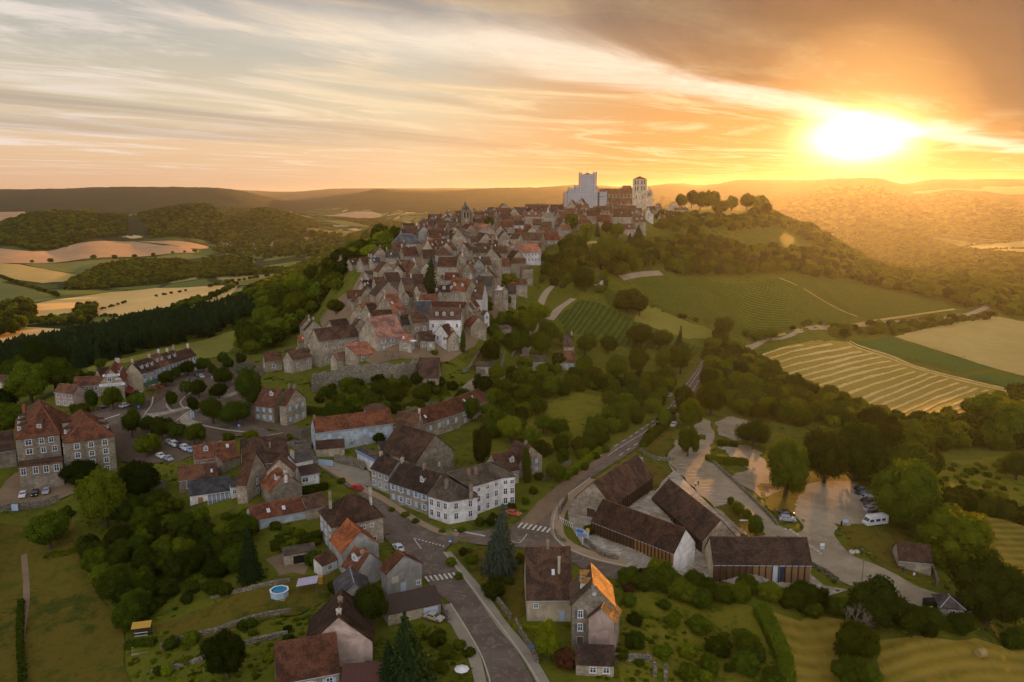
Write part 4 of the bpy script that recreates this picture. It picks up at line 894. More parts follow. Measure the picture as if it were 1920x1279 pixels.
def polyhouse(label, eaves, ridge, faces, h, roof='b', wall='s', z0=None, found=2.0, name='house', cat='house', tw=None):
    """free plan: eaves = photo pixels of the eave corners (counter-clockwise), ridge = (px, py, height above the eave)"""
    a = P(*eaves[0], h) if z0 is None else at_z(*eaves[0], z0 + h); ze = a[2]
    E_ = [at_z(*e, ze) for e in eaves]; R_ = [at_z(r[0], r[1], ze + r[2]) for r in ridge]; O = Vector((a[0], a[1], ze - h)); o = empty(name, O)
    mb = MB(); pl = [(e[0] - O.x, e[1] - O.y) for e in E_]; mb.prism(pl, -found, h - 0.02)
    q = mb.build('wall', M['stone'] if wall in 'sdl' else M['render'], o); q.color = (*WALLC[wall], 1)
    allp = [Vector(e) - O for e in E_] + [Vector(r) - O for r in R_]; cen = sum((allp[i] for i in range(len(E_))), Vector()) / len(E_)
    for i in range(len(E_)):
        d = (allp[i] - cen); d.z = 0; allp[i] = allp[i] + d.normalized() * 0.35
    rb = MB()
    for f in faces: slab(rb, [allp[i] for i in f])
    q = rb.build('roof', M['slate'] if roof == 's' else M['tile'], o); q.color = (*ROOFC[roof], 1)
    r2 = MB(); done = set()
    for f in faces:
        for i in range(len(f)):
            e_ = (f[i], f[(i + 1) % len(f)]); ne = len(E_)
            if (e_[0] >= ne or e_[1] >= ne) and tuple(sorted(e_)) not in done:
                done.add(tuple(sorted(e_))); r2.tube(allp[e_[0]] + Vector((0, 0, 0.2)), allp[e_[1]] + Vector((0, 0, 0.2)), 0.13, n=5)
    rq = r2.build('ridge_tiles', M['tile'] if roof != 's' else M['zinc'], q); rq.color = (*[min(1, x * 1.8) for x in ROOFC[roof]], 1)
    tag(o, label, cat)
    def wall_side(i):
        p_, q_ = Vector(pl[i]), Vector(pl[(i + 1) % len(pl)]); d = q_ - p_; L = d.length; d /= L; rz = math.atan2(d.y, d.x)
        return (lambda u, z, k=0.01: (p_.x + d.x * u + d.y * k, p_.y + d.y * u - d.x * k, z)), rz, L
    return o, wall_side, allp
def put(o, name, me, loc, rz=0, colr=None, rx=0):
    q = bpy.data.objects.new(name, me); link(q, o); q.location = loc; q.rotation_euler = (rx, 0, rz)
    if colr: q.color = (*colr, 1)
    return q
# regions the coordinates below were read in: (x0, y0, pixels per unit)
RG = dict(A=(760,380,.1564), B=(560,380,.1564), C=(640,440,.1149), D=(800,440,.1149), E=(560,560,.1149), F=(760,560,.1149), G=(900,370,.1771), H=(1000,300,.1564),
          J=(440,600,.25), K=(300,760,.25), L=(640,760,.25), M=(400,960,.25), N=(820,960,.25), O=(1020,780,.25), Q=(0,740,.1251), R=(240,620,.2083), S=(0,600,.25), T=(180,670,.086), U=(1300,900,.3229), V=(880,560,.2708), W=(980,340,.2708), X=(0,0,1))
def RX(r, p): x0, y0, k = RG[r]; return (x0 + p[0] * k, y0 + p[1] * k)
# ------------------------------------------------------------- the houses near the viewer
def HN(r, label, A_, B_, h, C_, *a, **k): return house(label, RX(r, A_), RX(r, B_), h, RX(r, C_), *a, **k)
# lower right pair beside the island garden
h1 = HN('N', 'big house with steep brown tile roof and metal flue beside the island garden', (672,650), (1012,646), 5.0, (1020,264), 'p', 'b', 'c', '', pitch=50, ch=((0.5,0.5,1.6,1),))
h1.part('door', door_mesh(1.1, 2.1, 'shut'), (h1.W * 0.78, -0.01, 0.0)); h1.part('skylight', cached('flue', lambda: (lambda b: (b.tube((0,0,-1),(0,0,3.4),0.28,0.28,8,0), b.tube((0,0,3.4),(0,0,3.7),0.36,0.36,8,0), b.mesh('flue', [M['kerb']], uv=False))[-1])(MB())), h1.roofpt(0.73, 0.24)).name = 'flue'
h1.skylight(0.6, 0.25, 0.6); h1.win('F', h1.W * 0.2, 3.4, 0.7, 0.8); h1.win('R', h1.D * 0.4, 2.6); 
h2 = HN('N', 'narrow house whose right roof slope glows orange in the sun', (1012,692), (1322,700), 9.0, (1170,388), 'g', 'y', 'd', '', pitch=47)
h2.win('F', h2.W * 0.2, 7.0, 0.9, 1.4, 's', 'metal'); h2.win('F', h2.W * 0.2, 4.2, 0.9, 1.4, 's', 'metal'); h2.part('door', door_mesh(1.2, 2.2, 'metal'), (h2.W * 0.2, -0.01, 0)); h2.dormer(0.35, 0.22, 1.4, wc=(0.6,0.62,0.7)); h2.dormer(0.72, 0.22, 1.4, wc=(0.6,0.62,0.7))
def dish_mesh():
    b = MB(); n = 12
    for i in range(n):
        a0, a1 = 2 * math.pi * i / n, 2 * math.pi * (i + 1) / n
        p = [(0.45 * math.cos(a), -0.12 - 0.0, 0.45 * math.sin(a)) for a in (a0, a1)]; b.face([(0, 0, 0), p[1], p[0]], 0); b.face([(0, 0, 0), p[0], p[1]], 0)
    b.tube((0, 0, 0), (0, 0.3, -0.5), 0.03, n=5); b.tube((0, -0.02, -0.4), (0, -0.45, -0.1), 0.02, n=4); return b.mesh('satellite_dish', [M['white']], uv=False)
DISH = dish_mesh()
for k, y in enumerate((0.2, -0.1)): h2.part('satellite_dish', DISH, (h2.W * (0.5 + 0.02 * k), -0.35 + y, h2.h + h2.rh * (0.92 - 0.32 * k)), 0.2)
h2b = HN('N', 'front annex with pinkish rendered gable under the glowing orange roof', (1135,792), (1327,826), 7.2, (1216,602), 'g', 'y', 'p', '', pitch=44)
h2c = HN('N', 'low lean-to with mossy brown tiles in front of the pinkish gable', (1040,1135), (1325,1146), 2.4, (1326,1002), 'm', 'd', 's', '', pitch=30, cat='outbuilding', name='outbuilding')
h2c.win('F', h2c.W * 0.8, 1.2, 1.0, 1.0); h2c.win('F', h2c.W * 0.45, 1.2, 1.0, 1.0)
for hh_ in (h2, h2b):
    ro = [c for c in hh_.o.children if c.name.startswith('roof')][0]; ro.data.materials.append(M['shadedtile'])  # grey brown left slopes; their unlit tone is put into the tile colour
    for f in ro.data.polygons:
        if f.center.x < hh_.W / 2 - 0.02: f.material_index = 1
# bottom centre group
h3 = HN('M', 'long house with smooth brown roof and pale blank gable at the bottom', (700,1008), (1190,968), 5.4, (745,560), 'g', 'd', 'p', 'L5x2s', pitch=42, ch=((0.55,0.5,1.0,1),(0.12,0.5,1.0,1)))
h4 = HN('M', 'house with mossy red brown roof at the lowest edge beside the red metal roofs', (480,1276), (945,1190), 4.2, (885,915), 'p', 'r', 's', 'F3x1s L2x2s', pitch=45)
def corr():
    m, T, out = mat('corrugated_sheet'); base = T.new('ShaderNodeObjectInfo').outputs['Color']; uv = T.new('ShaderNodeUVMap').outputs[0]
    w = T.new('ShaderNodeTexWave'); w.bands_direction = 'X'; T.set(w.inputs['Vector'], uv); w.inputs['Scale'].default_value = 0.75; w.inputs['Distortion'].default_value = 0.0
    n_ = T.noise(T.new('ShaderNodeTexCoord').outputs['Object'], 0.8, 5, 0.7); c = T.mix(n_, T.vmath('MULTIPLY', base, (0.5, 0.5, 0.5)), T.vmath('MULTIPLY', base, (1.3, 1.25, 1.2)))
    c = T.mix(T.math('MULTIPLY', w.outputs['Fac'], 0.45), c, T.vmath('MULTIPLY', base, (0.45, 0.45, 0.45))); pbr(T, out, c, 0.6, w.outputs['Fac'], 0.6, 0.06, spec=0.4); return m
M['corr'] = corr()
h5 = HN('M', 'shed under corrugated dark red metal roof between brown roof and dark fir', (958,1300), (1345,1278), 2.6, (1262,1120), 'm', 'k', 'g', '', pitch=12, cat='shed', name='shed', rmat='corr')
h6 = HN('M', 'house with grey roof edged in white metal behind the round dark tree', (938,642), (1180,605), 3.6, (955,437), 'g', 's', 'g', '', pitch=38)
h7 = HN('M', 'barn with weathered grey gable and lichen brown roof beside the lower crossing', (1303,461), (1562,386), 5.8, (1381,293), 'g', 'r', 'g', '', pitch=36, cat='barn', name='barn')
h7.win('F', h7.W * 0.22, 3.8, 1.3, 1.5, 'S', 'kerb'); h7.part('door', door_mesh(1.2, 2.4, 'shut'), (h7.W * 0.45, -0.01, 0.2)); h7.win('F', h7.W * 0.9, 1.6, 0.8, 0.8)
h8 = HN('M', 'long garage with dark corrugated roof and pale blue door by the lower road', (1310,765), (1708,678), 2.7, (1668,546), 'm', 'd', 's', '', pitch=22, cat='garage', name='garage', rmat='corr')
h8.part('garage_door', door_mesh(3.0, 2.2, 'shut'), (h8.W * 0.8, -0.01, 0)); 
h9 = HN('M', 'narrow house with orange red roof behind the dormered one, below the mossy hipped house', (968,302), (1240,236), 5.5, (986,77), 'g', 'o', 'g', 'F1x1', pitch=42)
h10 = HN('M', 'house with rusty roof, white dormer and grey gable behind the weathered barn', (1078,452), (1264,368), 4.8, (1079,223), 'g', 'r', 'g', '', pitch=42, ch=((0.3,0.4,1.2,1),)); h10.dormer(0.5, 0.2, 2.2, wc=(0.6,0.65,0.72)); h10.part('satellite_dish', DISH, (0.2, -0.5, 5.0), 0.3)
h11 = HN('K', 'tall house with dark mossy hipped roof facing the street bend', (1290,906), (1672,829), 7.4, (1420,672), 'h', 'd', 's', 'L3x3s', pitch=42, ch=((0.88,0.42,2.2,1),(0.1,0.5,1.8,1)))
h11.win('F', h11.W * 0.78, 5.6, 0.6, 0.7); h11.win('F', h11.W * 0.60, 5.6, 1.0, 0.7); h11.win('F', h11.W * 0.8, 1.6, 1.4, 1.6)
h12 = HN('K', 'low house with speckled red roof over a pale blue wall in the gardens', (690,863), (1100,786), 3.2, (1072,686), 'p', 'r', 'b', '', pitch=34, sky=((0.32,0.22),(0.60,0.22)))
h12b = HN('K', 'brown roofed annex joining the blue walled house to the hipped one', (1103,782), (1252,748), 3.0, (1238,642), 'p', 'b', 's', '', pitch=36)
h13 = HN('K', 'white single storey house with grey roof and glass conservatory', (222,677), (532,635), 3.1, (542,526), 'm', 's', 'w', '', pitch=24, cat='house')
h13.win('F', h13.W * 0.85, 1.6, 0.8, 1.0); h13.part('door', door_mesh(1.2, 2.1, 'terracotta'), (h13.W * 0.25, -0.01, 0))
def conserv():
    W_, D_, z1, z0 = 8.0, 3.0, 2.6, 1.9; b = MB(); b.box(0, W_, -D_, 0, -1.2, 0.5, 0); o = h13.part('conservatory', b.mesh('conservatory', [M['render']]), (h13.W * 0.42, -0.02, 0), 0, (0.6, 0.62, 0.66))
    n = 7
    for k in range(n):
        g = MB(); x0, x1 = W_ * k / n + 0.06, W_ * (k + 1) / n - 0.06; g.face([(x0, -D_, z0), (x1, -D_, z0), (x1, 0, z1), (x0, 0, z1)]); g.face([(x0, -D_, 0.5), (x1, -D_, 0.5), (x1, -D_, z0), (x0, -D_, z0)]); put(o, 'pane', g.mesh('pane', [M['skyglass2']], uv=False), (0, 0, 0))
        f = MB(); x = W_ * k / n; f.box(x - 0.05, x + 0.05, -D_ - 0.03, -D_ + 0.05, 0.5, z0, 0); 
        for t in range(1): f.tube((x, -D_, z0), (x, 0, z1), 0.06, n=4)
        put(o, 'glazing_bar', f.mesh('glazing_bar', [M['white']], uv=False), (0, 0, 0))
M['skyglass2'] = simple('grey_glass', (0.16, 0.19, 0.22), 0.2, spec=0.8); conserv()
h13b = HN('K', 'small white annex with grey roof at the right end of the conservatory house', (532,612), (612,600), 3.6, (592,540), 'm', 's', 'w', '', pitch=22, cat='annex', name='annex'); h13b.win('F', h13b.W * 0.3, 2.0, 0.7, 1.0)
h14 = HN('K', 'old stone house with brown roof just behind the conservatory house', (140,562), (430,527), 4.2, (396,432), 'p', 'b', 'd', 'F2x1 L1x1', pitch=38, sky=((0.86,0.2,0.5),))
h15 = HN('K', 'stone house with rusty roof and pale dormer under the square trees', (263,408), (577,366), 4.6, (573,263), 'p', 'r', 's', 'F3x1s', pitch=42, dorm=((0.28,0.25),), sky=((0.8,0.34),))
h16 = HN('K', 'very large dark brown roof in the middle of the left house cluster', (622,448), (965,408), 5.5, (925,224), 'p', 'd', 's', 'F3x1', pitch=48, ch=((0.62,0.3,1.2,1),))
h16b = HN('K', 'ivy covered lean-to with rusty roof left of the large dark roof', (468,420), (598,372), 4.0, (585,318), 'm', 'r', 'd', '', pitch=30, cat='outbuilding', name='outbuilding')
h17 = HN('K', 'stone house with tall gable and brown roof left in the cluster foreground', (648,592), (806,484), 5.6, (690,378), 'g', 'b', 's', 'F1x2', pitch=50)
h18 = HN('K', 'broad stone gable with rusty roof, white dormer and skylights in the left cluster', (830,642), (1063,592), 4.6, (868,450), 'g', 'r', 'd', '', pitch=42, sky=((0.65,0.7),(0.35,0.75)), ch=((0.03,0.5,1.0,1),)); h18.dormer(0.25, 0.25, 1.8, wc=(0.5,0.52,0.6)); h18.part('door', door_mesh(0.8, 2.0, 'wood'), (-0.01, h18.D * 0.3, 0.0), -math.pi/2)
h19 = HN('K', 'tall brown gabled roof squeezed between the two stone gables', (800,500), (1000,492), 7.0, (838,334), 'g', 'b', 's', '', pitch=44)
h20 = HN('K', 'grey flat roofed house with broad chimney beside the street start', (1012,432), (1146,402), 6.0, (1112,326), 'm', 's', 'w', '', pitch=14, ch=((0.1,0.6,2.2,3,None,1.8),))
h21 = HN('K', 'low white house with brown roof and dark window beside the street', (1060,526), (1193,502), 3.2, (1180,436), 'p', 'd', 'w', '', pitch=30); h21.win('F', h21.W * 0.2, 1.7, 1.6, 1.1); h21.win('F', h21.W * 0.75, 1.9, 0.5, 0.7)
h22 = HN('K', 'small garden house with brown roof and white porch below the hipped house', (1215,1203), (1328,1152), 2.5, (1276,1092), 'm', 'b', 'w', '', pitch=20, cat='cottage', name='cottage'); h22.win('F', h22.W * 0.5, 1.3, 1.0, 1.0)
h23 = HN('K', 'ruined stone garage with two dark openings in the gardens', (930,1126), (1166,1086), 2.7, (1160,1046), 'm', 'g', 'l', '', pitch=10, cat='garage', name='garage')
for t in (0.45, 0.78): h23.part('opening', cached('void', lambda: (lambda b: (b.box(-1.2, 1.2, -0.03, 0.0, 0, 2.0, 0), b.mesh('opening', [M['black']], uv=False))[-1])(MB())), (h23.W * t, -0.01, 0.1))
h24 = HN('K', 'garden shed with rusty sheet roof hidden in the green thicket', (492,1060), (572,1042), 2.0, (505,936), 'm', 'd', 'd', '', pitch=16, cat='shed', name='shed', rmat='corr')
# street row on the far side of the bend
h25 = HN('L', 'grey house with brown roof at the left end of the street row', (224,470), (358,519), 5.6, (440,431), 'p', 'd', 'g', 'F3x2', pitch=42, ch=((0.05,0.5,1.2,1),))
h26 = HN('L', 'long house with mottled brown roof and one dormer in the middle of the street row', (361,571), (651,666), 5.6, (735,512), 'p', 'd', 's', 'F5x2s', pitch=42, ch=((0.02,0.5,1.5,2),(0.60,0.5,1.6,2)), dorm=((0.72,0.2),))
o27, ws, al = polyhouse('white corner house with canted front under grey hipped roof at the junction', [RX('L', p) for p in ((652,680),(806,724),(1019,688),(985,610),(770,545))], [(*RX('L', (768,522)), 3.6), (*RX('L', (872,600)), 3.6)], [(0,1,6,5),(1,2,6),(2,3,6),(3,4,5,6),(4,0,5)], 6.0, 'g', 'w')
for i, cols in ((0, 3), (1, 2)):
    f, rz, L_ = ws(i)
    for r_ in (1.7, 4.5):
        for c_ in range(cols): put(o27, 'window', window_mesh(1.0, 1.6), f(L_ * (c_ + 0.5) / cols, r_), rz)
put(o27, 'chimney', chimney_mesh(1.8, 1), (al[6].x - 3, al[6].y + 1, al[6].z - 0.6), 0.5, (0.3,0.24,0.2)); put(o27, 'chimney', chimney_mesh(1.6, 1), (al[6].x + 3.5, al[6].y - 0.5, al[6].z - 1.2), 0.5, (0.3,0.24,0.2))
o28, ws, al = polyhouse('long white house with grey roof and white ridge right of the corner house', [RX('L', p) for p in ((962,618),(1200,546),(1301,537),(1190,430),(860,480))], [(*RX('L', (790,512)), 3.4), (*RX('L', (1105,433)), 3.4)], [(0,1,6,5),(1,2,6),(2,3,6),(3,4,5,6),(4,0,5)], 8.2, 'g', 'w')
for i, cols in ((0, 3), (1, 2)):
    f, rz, L_ = ws(i)
    for r_ in (1.6, 4.3, 6.9):
        for c_ in range(cols): put(o28, 'window', window_mesh(1.0, 1.5 if r_ < 6 else 1.0), f(L_ * (c_ + 0.6) / cols if i else L_ * (c_ + 1) / (cols + 0.6), r_), rz)
for k, (u_, v_) in enumerate(((0.45, 1.0), (0.62, 1.2))): put(o28, 'chimney', chimney_mesh(1.4, 1), tuple(al[5].lerp(al[6], u_) + Vector((0.8, -v_ * 1.6, -0.9))), 0.3, (0.3,0.22,0.18))
h29 = HN('L', 'large stone barn with broad dark roof and bare gable behind the street row', (560,427), (843,339), 6.2, (431,152), 'g', 'd', 'd', '', pitch=42, cat='barn', name='barn', sky=((0.15,0.6,1.6),))
h29.win('F', h29.W * 0.6, 3.4, 0.5, 1.0)
h30 = HN('L', 'low brown roofed shed between blue fascia garage and the stone barn', (330,385), (560,352), 4.2, (425,288), 'm', 'g', 'd', '', pitch=16, cat='outbuilding', name='outbuilding', ch=((0.75,0.3,2.4,1,(0.5,0.5,0.52)),))
h31 = HN('L', 'garage with blue fascia and tall white doors at the forecourt', (118,332), (268,412), 4.0, (300,372), 'm', 'g', 'w', '', pitch=4, cat='garage', name='garage')
h31.part('fascia', (lambda b: (b.box(0, h31.W, -0.55, -0.4, 3.3, 4.1, 0, True), b.mesh('fascia', [M['bluep']], uv=False))[-1])(MB()), (0, 0, 0))
for t in (0.45, 0.75): h31.part('garage_door', door_mesh(2.6, 3.2, 'white'), (h31.W * t, -0.01, 0))
h32 = HN('J', 'long grey blue house with mottled red roof and closed shutters above the forecourt', (608,842), (1190,769), 7.0, (1163,673), 'p', 'r', 'b', 'F5x1S', pitch=42, ch=((0.02,0.5,1.0,1),)); 
for t in (0.17, 0.45, 0.62): h32.win('F', h32.W * t, 5.0, 1.0, 1.6, 'S')
h32b = HN('J', 'wide open lean-to with dark tiles along the grey blue house', (612,966), (822,950), 2.8, (822,906), 'm', 'd', 's', '', pitch=28, cat='outbuilding', name='outbuilding')
h33 = HN('J', 'brown roofed house joining the grey blue house to its red neighbour', (1200,793), (1368,800), 6.0, (1320,682), 'p', 'b', 's', '', pitch=42, ch=((0.98,0.5,1.4,1),))
h34 = HN('J', 'house with rust streaked roof and two skylights covered in ivy', (1368,790), (1690,692), 5.2, (1618,604), 'p', 'r', 's', 'F5x1S', pitch=40, sky=((0.12,0.2),(0.26,0.2)))
h35 = HN('J', 'house with clean orange brown roof at the upper end of the sloping row', (1690,690), (1902,601), 5.4, (1825,518), 'p', 'r', 's', 'F3x2s', pitch=40, sky=((0.35,0.3),(0.65,0.3)))
h36 = HN('J', 'corner house with hipped red roof and arched dormer beside the tree square', (148,640), (290,656), 5.4, (335,512), 'p', 'r', 's', 'F3x2S', pitch=44, dorm=((0.62,0.3),))
h37 = HN('J', 'house with pale gable, balcony and red roof next to the square corner house', (386,640), (533,588), 7.6, (425,462), 'g', 'r', 'l', 'F3x2S', pitch=42, ch=((0.1,0.5,1.5,1),(0.9,0.5,1.5,1)))
h38 = HN('J', 'steep dark tiled hut leaning against the right end of the rampart', (1375,434), (1528,434), 3.0, (1592,288), 'p', 'd', 's', 'F1x1', pitch=50, cat='outbuilding', name='outbuilding')
h39 = HN('L', 'stone villa with brown gable and blue shutters behind the dark cypress', (1330,432), (1506,378), 5.0, (1292,292), 'g', 'b', 's', 'F2x2S', pitch=40, ch=((0.3,0.5,1.2,1),))
h40 = HN('L', 'lower wing with brown roof left of the dark cypress', (1180,505), (1332,478), 4.4, (1270,345), 'p', 'b', 's', 'F2x1S', pitch=44, dorm=((0.8,0.2),))
h41 = HN('J', 'small hip roofed outbuilding behind the grey blue house', (990,678), (1150,660), 4.0, (1085,618), 'h', 'b', 's', '', pitch=35, cat='outbuilding', name='outbuilding')
# --- the two tall blocks on the left
def block(label, E_, Rg, h, z0=None):
    return polyhouse(label, [RX('Q', e) for e in E_], [(*RX('Q', r[:2]), r[2]) for r in Rg], [(0,1,4),(1,2,5,4),(2,3,5),(3,0,4,5)], h, 'r', 'd', z0=z0, found=4)
o50, ws, al = block('wide four storey stone block with red hipped roof on the far left', ((232,680),(890,598),(1050,330),(240,395)), ((640,188,6.8),(577,75,6.8)), 12.5, -3.5)
for r_, cs in ((11.2, (0.28, 0.58, 0.80)), (8.2, (0.28, 0.60, 0.86))):
    f, rz, L_ = ws(0)
    for k, c_ in enumerate(cs): put(o50, 'window', window_mesh(1.6 if k == 0 else 1.1, 1.7), f(L_ * c_, r_), rz)
def dormbox(o, p, rz, w=1.6, wc=(0.4,0.36,0.3), pyr=False):
    b = MB(); b.box(-w/2, w/2, 0, 2.6, -0.6, 1.5, 0); r2 = MB(); slab(r2, [(-w/2-0.15,-0.2,1.5),(w/2+0.15,-0.2,1.5),(w/2+0.15,3.2,2.2),(-w/2-0.15,3.2,2.2)], 0.12, 0)
    q = put(o, 'dormer', b.mesh('dormer', [M['stone']]), p, rz, wc); rq = bpy.data.objects.new('dormer_roof', r2.mesh('dormer_roof', [M['tile']])); link(rq, q); rq.color = (*ROOFC['b'], 1); wq = bpy.data.objects.new('window', window_mesh(0.8, 1.0)); link(wq, q); wq.location = (0, -0.01, 0.7); return q
def dorms(o, al, i, j, ri, rj, n, inward):
    for k in range(n):
        t = (k + 0.7) / (n + 0.4); e = al[i].lerp(al[j], t); r_ = al[ri].lerp(al[rj], t); p = e.lerp(r_, 0.16); d = (r_ - e); dormbox(o, tuple(p + Vector((0,0,0.2))), math.atan2(d.y, d.x) - math.pi / 2)
dorms(o50, al, 0, 3, 4, 5, 3, 1)
e = (al[0] + al[1]) / 2; r_ = al[4]; dormbox(o50, tuple(e.lerp(r_, 0.3)), math.atan2((r_-e).y, (r_-e).x) - math.pi / 2)
put(o50, 'chimney', chimney_mesh(3.0, 1, 1.2, 0.9), tuple(al[1].lerp(al[5], 0.55)), 0, (0.3,0.12,0.08)); put(o50, 'chimney', chimney_mesh(2.6, 1, 1.2, 0.9), tuple(al[3].lerp(al[5], 0.4)), 0, (0.3,0.12,0.08))
o51, ws, al = block('tall four storey stone block with red hipped roof and white quoined windows', ((962,730),(1712,622),(1580,400),(885,470)), ((1282,332,6.0),(1205,228,6.0)), 12.0, -3.5)
f, rz, L_ = ws(0)
for r_ in (1.8, 4.6, 7.5, 10.4):
    for c_ in (0.24, 0.52, 0.80):
        put(o51, 'window', window_mesh(1.1, 1.7), f(L_ * c_, r_), rz)
        for s_ in (-1, 1):
            b = MB()
            for k in range(3): b.box(-0.16, 0.16, -0.05, 0.0, -0.85 + k * 0.6, -0.55 + k * 0.6, 0, True)
            put(o51, 'quoin', cached('quoin', lambda: b.mesh('quoin', [M['kerb']], uv=False)), f(L_ * c_ + s_ * 0.85, r_), rz)
f, rz, L_ = ws(3)
for r_ in (1.8, 4.6, 7.5, 10.0):
    for c_ in (0.3, 0.7): put(o51, 'window', window_mesh(0.9, 1.6), f(L_ * c_, r_), rz)
dorms(o51, al, 0, 3, 4, 5, 2, 1); dorms(o51, al, 1, 2, 4, 5, 2, 1)
h52 = HN('Q', 'flat roofed bay with four tall windows in front of the wide stone block', (275,1080), (930,1000), 7.0, (905,915), 'm', 'd', 'd', '', pitch=3, z0=-3.5, cat='annex', name='annex')
for c_ in (0.1, 0.38, 0.62, 0.86): h52.win('F', h52.W * c_, 5.2, 1.3, 1.9)
h52.part('sill', (lambda b: (b.box(0, h52.W, -0.5, 0.1, 6.9, 7.15, 0, True), b.mesh('sill', [M['tile']]))[-1])(MB()), (0,0,0), 0, ROOFC['r'])
h53 = HN('Q', 'low brown roofed wing at the left picture edge beside the wide block', (-80,868), (234,818), 4.0, (215,532), 'p', 'd', 'd', '', pitch=40, z0=-1)
h54 = HN('X', 'narrow rendered house cut by the left picture edge', (-14,715), (8,716), 9, (9,700), 'p', 'b', 'c', 'F1x3', pitch=40)
# --- hotel row along the tree square
G_ = 'row of buildings along the tree square'
h60 = HN('S', 'small pinkish house at the left end of the hotel row', (408,538), (549,553), 5.6, (547,462), 'p', 'b', 'p', 'F3x2', pitch=42)
h61 = HN('S', 'two storey stone house with flower boxes left of the gabled hotel', (550,496), (751,484), 6.2, (752,420), 'p', 'r', 's', 'F3x2', pitch=42)
h62 = HN('T', 'gabled hotel with pale name boards and orange tiled side roof', (85,550), (603,512), 8.6, (572,152), 'g', 'r', 's', '', pitch=50, ch=((0.92,0.6,2.2,2,(0.6,0.62,0.66),1.6),))
for z_, t_ in ((9.6, 0.42), (5.4, 0.42), (1.6, 0.1)): h62.win('F', h62.W * t_, z_, 1.1, 1.6)
for u_ in (0.3, 0.6, 0.85): h62.dormer(u_, 0.8, 1.3)
h62.win('R', h62.D * 0.35, 6.0, 0.8, 1.6); h62.win('R', h62.D * 0.85, 6.0, 0.8, 1.6)
h63 = HN('T', 'dark roofed house tucked behind the gabled hotel', (100,402), (500,335), 6.5, (520,152), 'p', 'd', 's', '', pitch=44)
h64 = HN('T', 'cream restaurant with three dormers, painted letters and green awning', (985,347), (1370,217), 7.6, (1185,3), 'p', 'd', 'c', 'F3x1S', pitch=46, dorm=((0.22,0.15),(0.5,0.15),(0.78,0.15)), ch=((0.03,0.5,1.8,2),(0.97,0.5,1.6,2)))
for t_ in (0.2, 0.78): h64.win('F', h64.W * t_, 5.6, 1.0, 1.6, 's', 'bluep')
h65 = HN('S', 'white fronted house with mansard dormers right of the cream restaurant', (1190,356), (1268,329), 6.4, (1178,262), 'p', 't', 'w', 'F3x1S F2x2', pitch=46, dorm=((0.3,0.2),(0.7,0.2)), ch=((0.97,0.5,1.8,2),))
h66 = HN('S', 'white house with dark shutters third from the right in the hotel row', (1268,329), (1370,296), 6.4, (1290,243), 'p', 'b', 'w', 'F4x2', pitch=46, dorm=((0.3,0.2),(0.7,0.2)), ch=((0.97,0.5,2.2,3),(0.5,0.5,1.8,2)))
h67 = HN('S', 'white end house of the hotel row under plain brown roof', (1370,296), (1470,263), 6.4, (1412,217), 'p', 'b', 'w', 'F4x2 R2x2', pitch=46, ch=((0.9,0.5,2.2,2),))
# signs of the row: boards with lettering, awnings
def text_mesh(s_, size, depth=0.02):
    cu = bpy.data.curves.new('text', 'FONT'); cu.body = s_; cu.size = size; cu.align_x = 'CENTER'; cu.align_y = 'CENTER'; cu.extrude = depth; cu.resolution_u = 2
    ob = bpy.data.objects.new('tmp', cu); col.objects.link(ob); dg = bpy.context.evaluated_depsgraph_get(); me = bpy.data.meshes.new_from_object(ob.evaluated_get(dg)); bpy.data.objects.remove(ob); return me
M['ink'] = simple('dark_blue_letters', (0.04, 0.06, 0.12), 0.6); M['inkr'] = simple('red_letters', (0.35, 0.03, 0.02), 0.6)
def board(HS, sd, u, z, w, h, txt, mk='white', ink='ink', size=None):
    f, rz, L_ = HS.side(sd); b = MB(); b.box(-w/2, w/2, -0.1, 0.0, -h/2, h/2, 0, True); q = HS.part('sign_board', b.mesh('sign_board', [M[mk]], uv=False), f(u, z), rz)
    me = text_mesh(txt, size or h * 0.8); me.materials.append(M[ink]); t = bpy.data.objects.new('lettering', me); link(t, q); t.location = (0, -0.13, 0); t.rotation_euler = (math.pi/2, 0, 0); return q
board(h62, 'F', h62.W * 0.5, 11.2, 6.0, 0.9, 'RESTAURANT'); board(h62, 'F', h62.W * 0.5, 7.4, 9.0, 1.0, 'LE CHEVAL BLANC'); board(h62, 'F', h62.W * 0.78, 9.5, 2.0, 0.6, 'HOTEL')
def letters(HS, sd, u, z, txt, size, ink='ink'):
    f, rz, L_ = HS.side(sd); me = text_mesh(txt, size, 0.03); me.materials.append(M[ink]); p = f(u, z); q = HS.part('lettering', me, (p[0], p[1] - 0.04, p[2]), 0); q.rotation_euler = (math.pi/2, 0, rz)
letters(h64, 'F', h64.W * 0.5, 7.0, 'Le Vézelien', 1.3); letters(h64, 'F', h64.W * 0.45, 3.7, 'BAR BRASSERIE', 0.8)
def awning(HS, sd, u0, u1, z, mk, mk2='white'):
    f, rz, L_ = HS.side(sd); b = MB(); w = u1 - u0; slab(b, [(0, 0, z), (w, 0, z), (w, -2.4, z - 1.1), (0, -2.4, z - 1.1)], 0.05, 0); b.box(0, w, -2.44, -2.38, z - 1.35, z - 1.05, 1, True)
    p = f(u0, 0); HS.part('awning', b.mesh('awning', [M[mk], M[mk2]], uv=False), p, rz)
awning(h62, 'R', 0.5, h62.D * 0.85, 4.0, 'redp'); awning(h64, 'F', 0.6, h64.W - 0.8, 3.2, 'greenp')
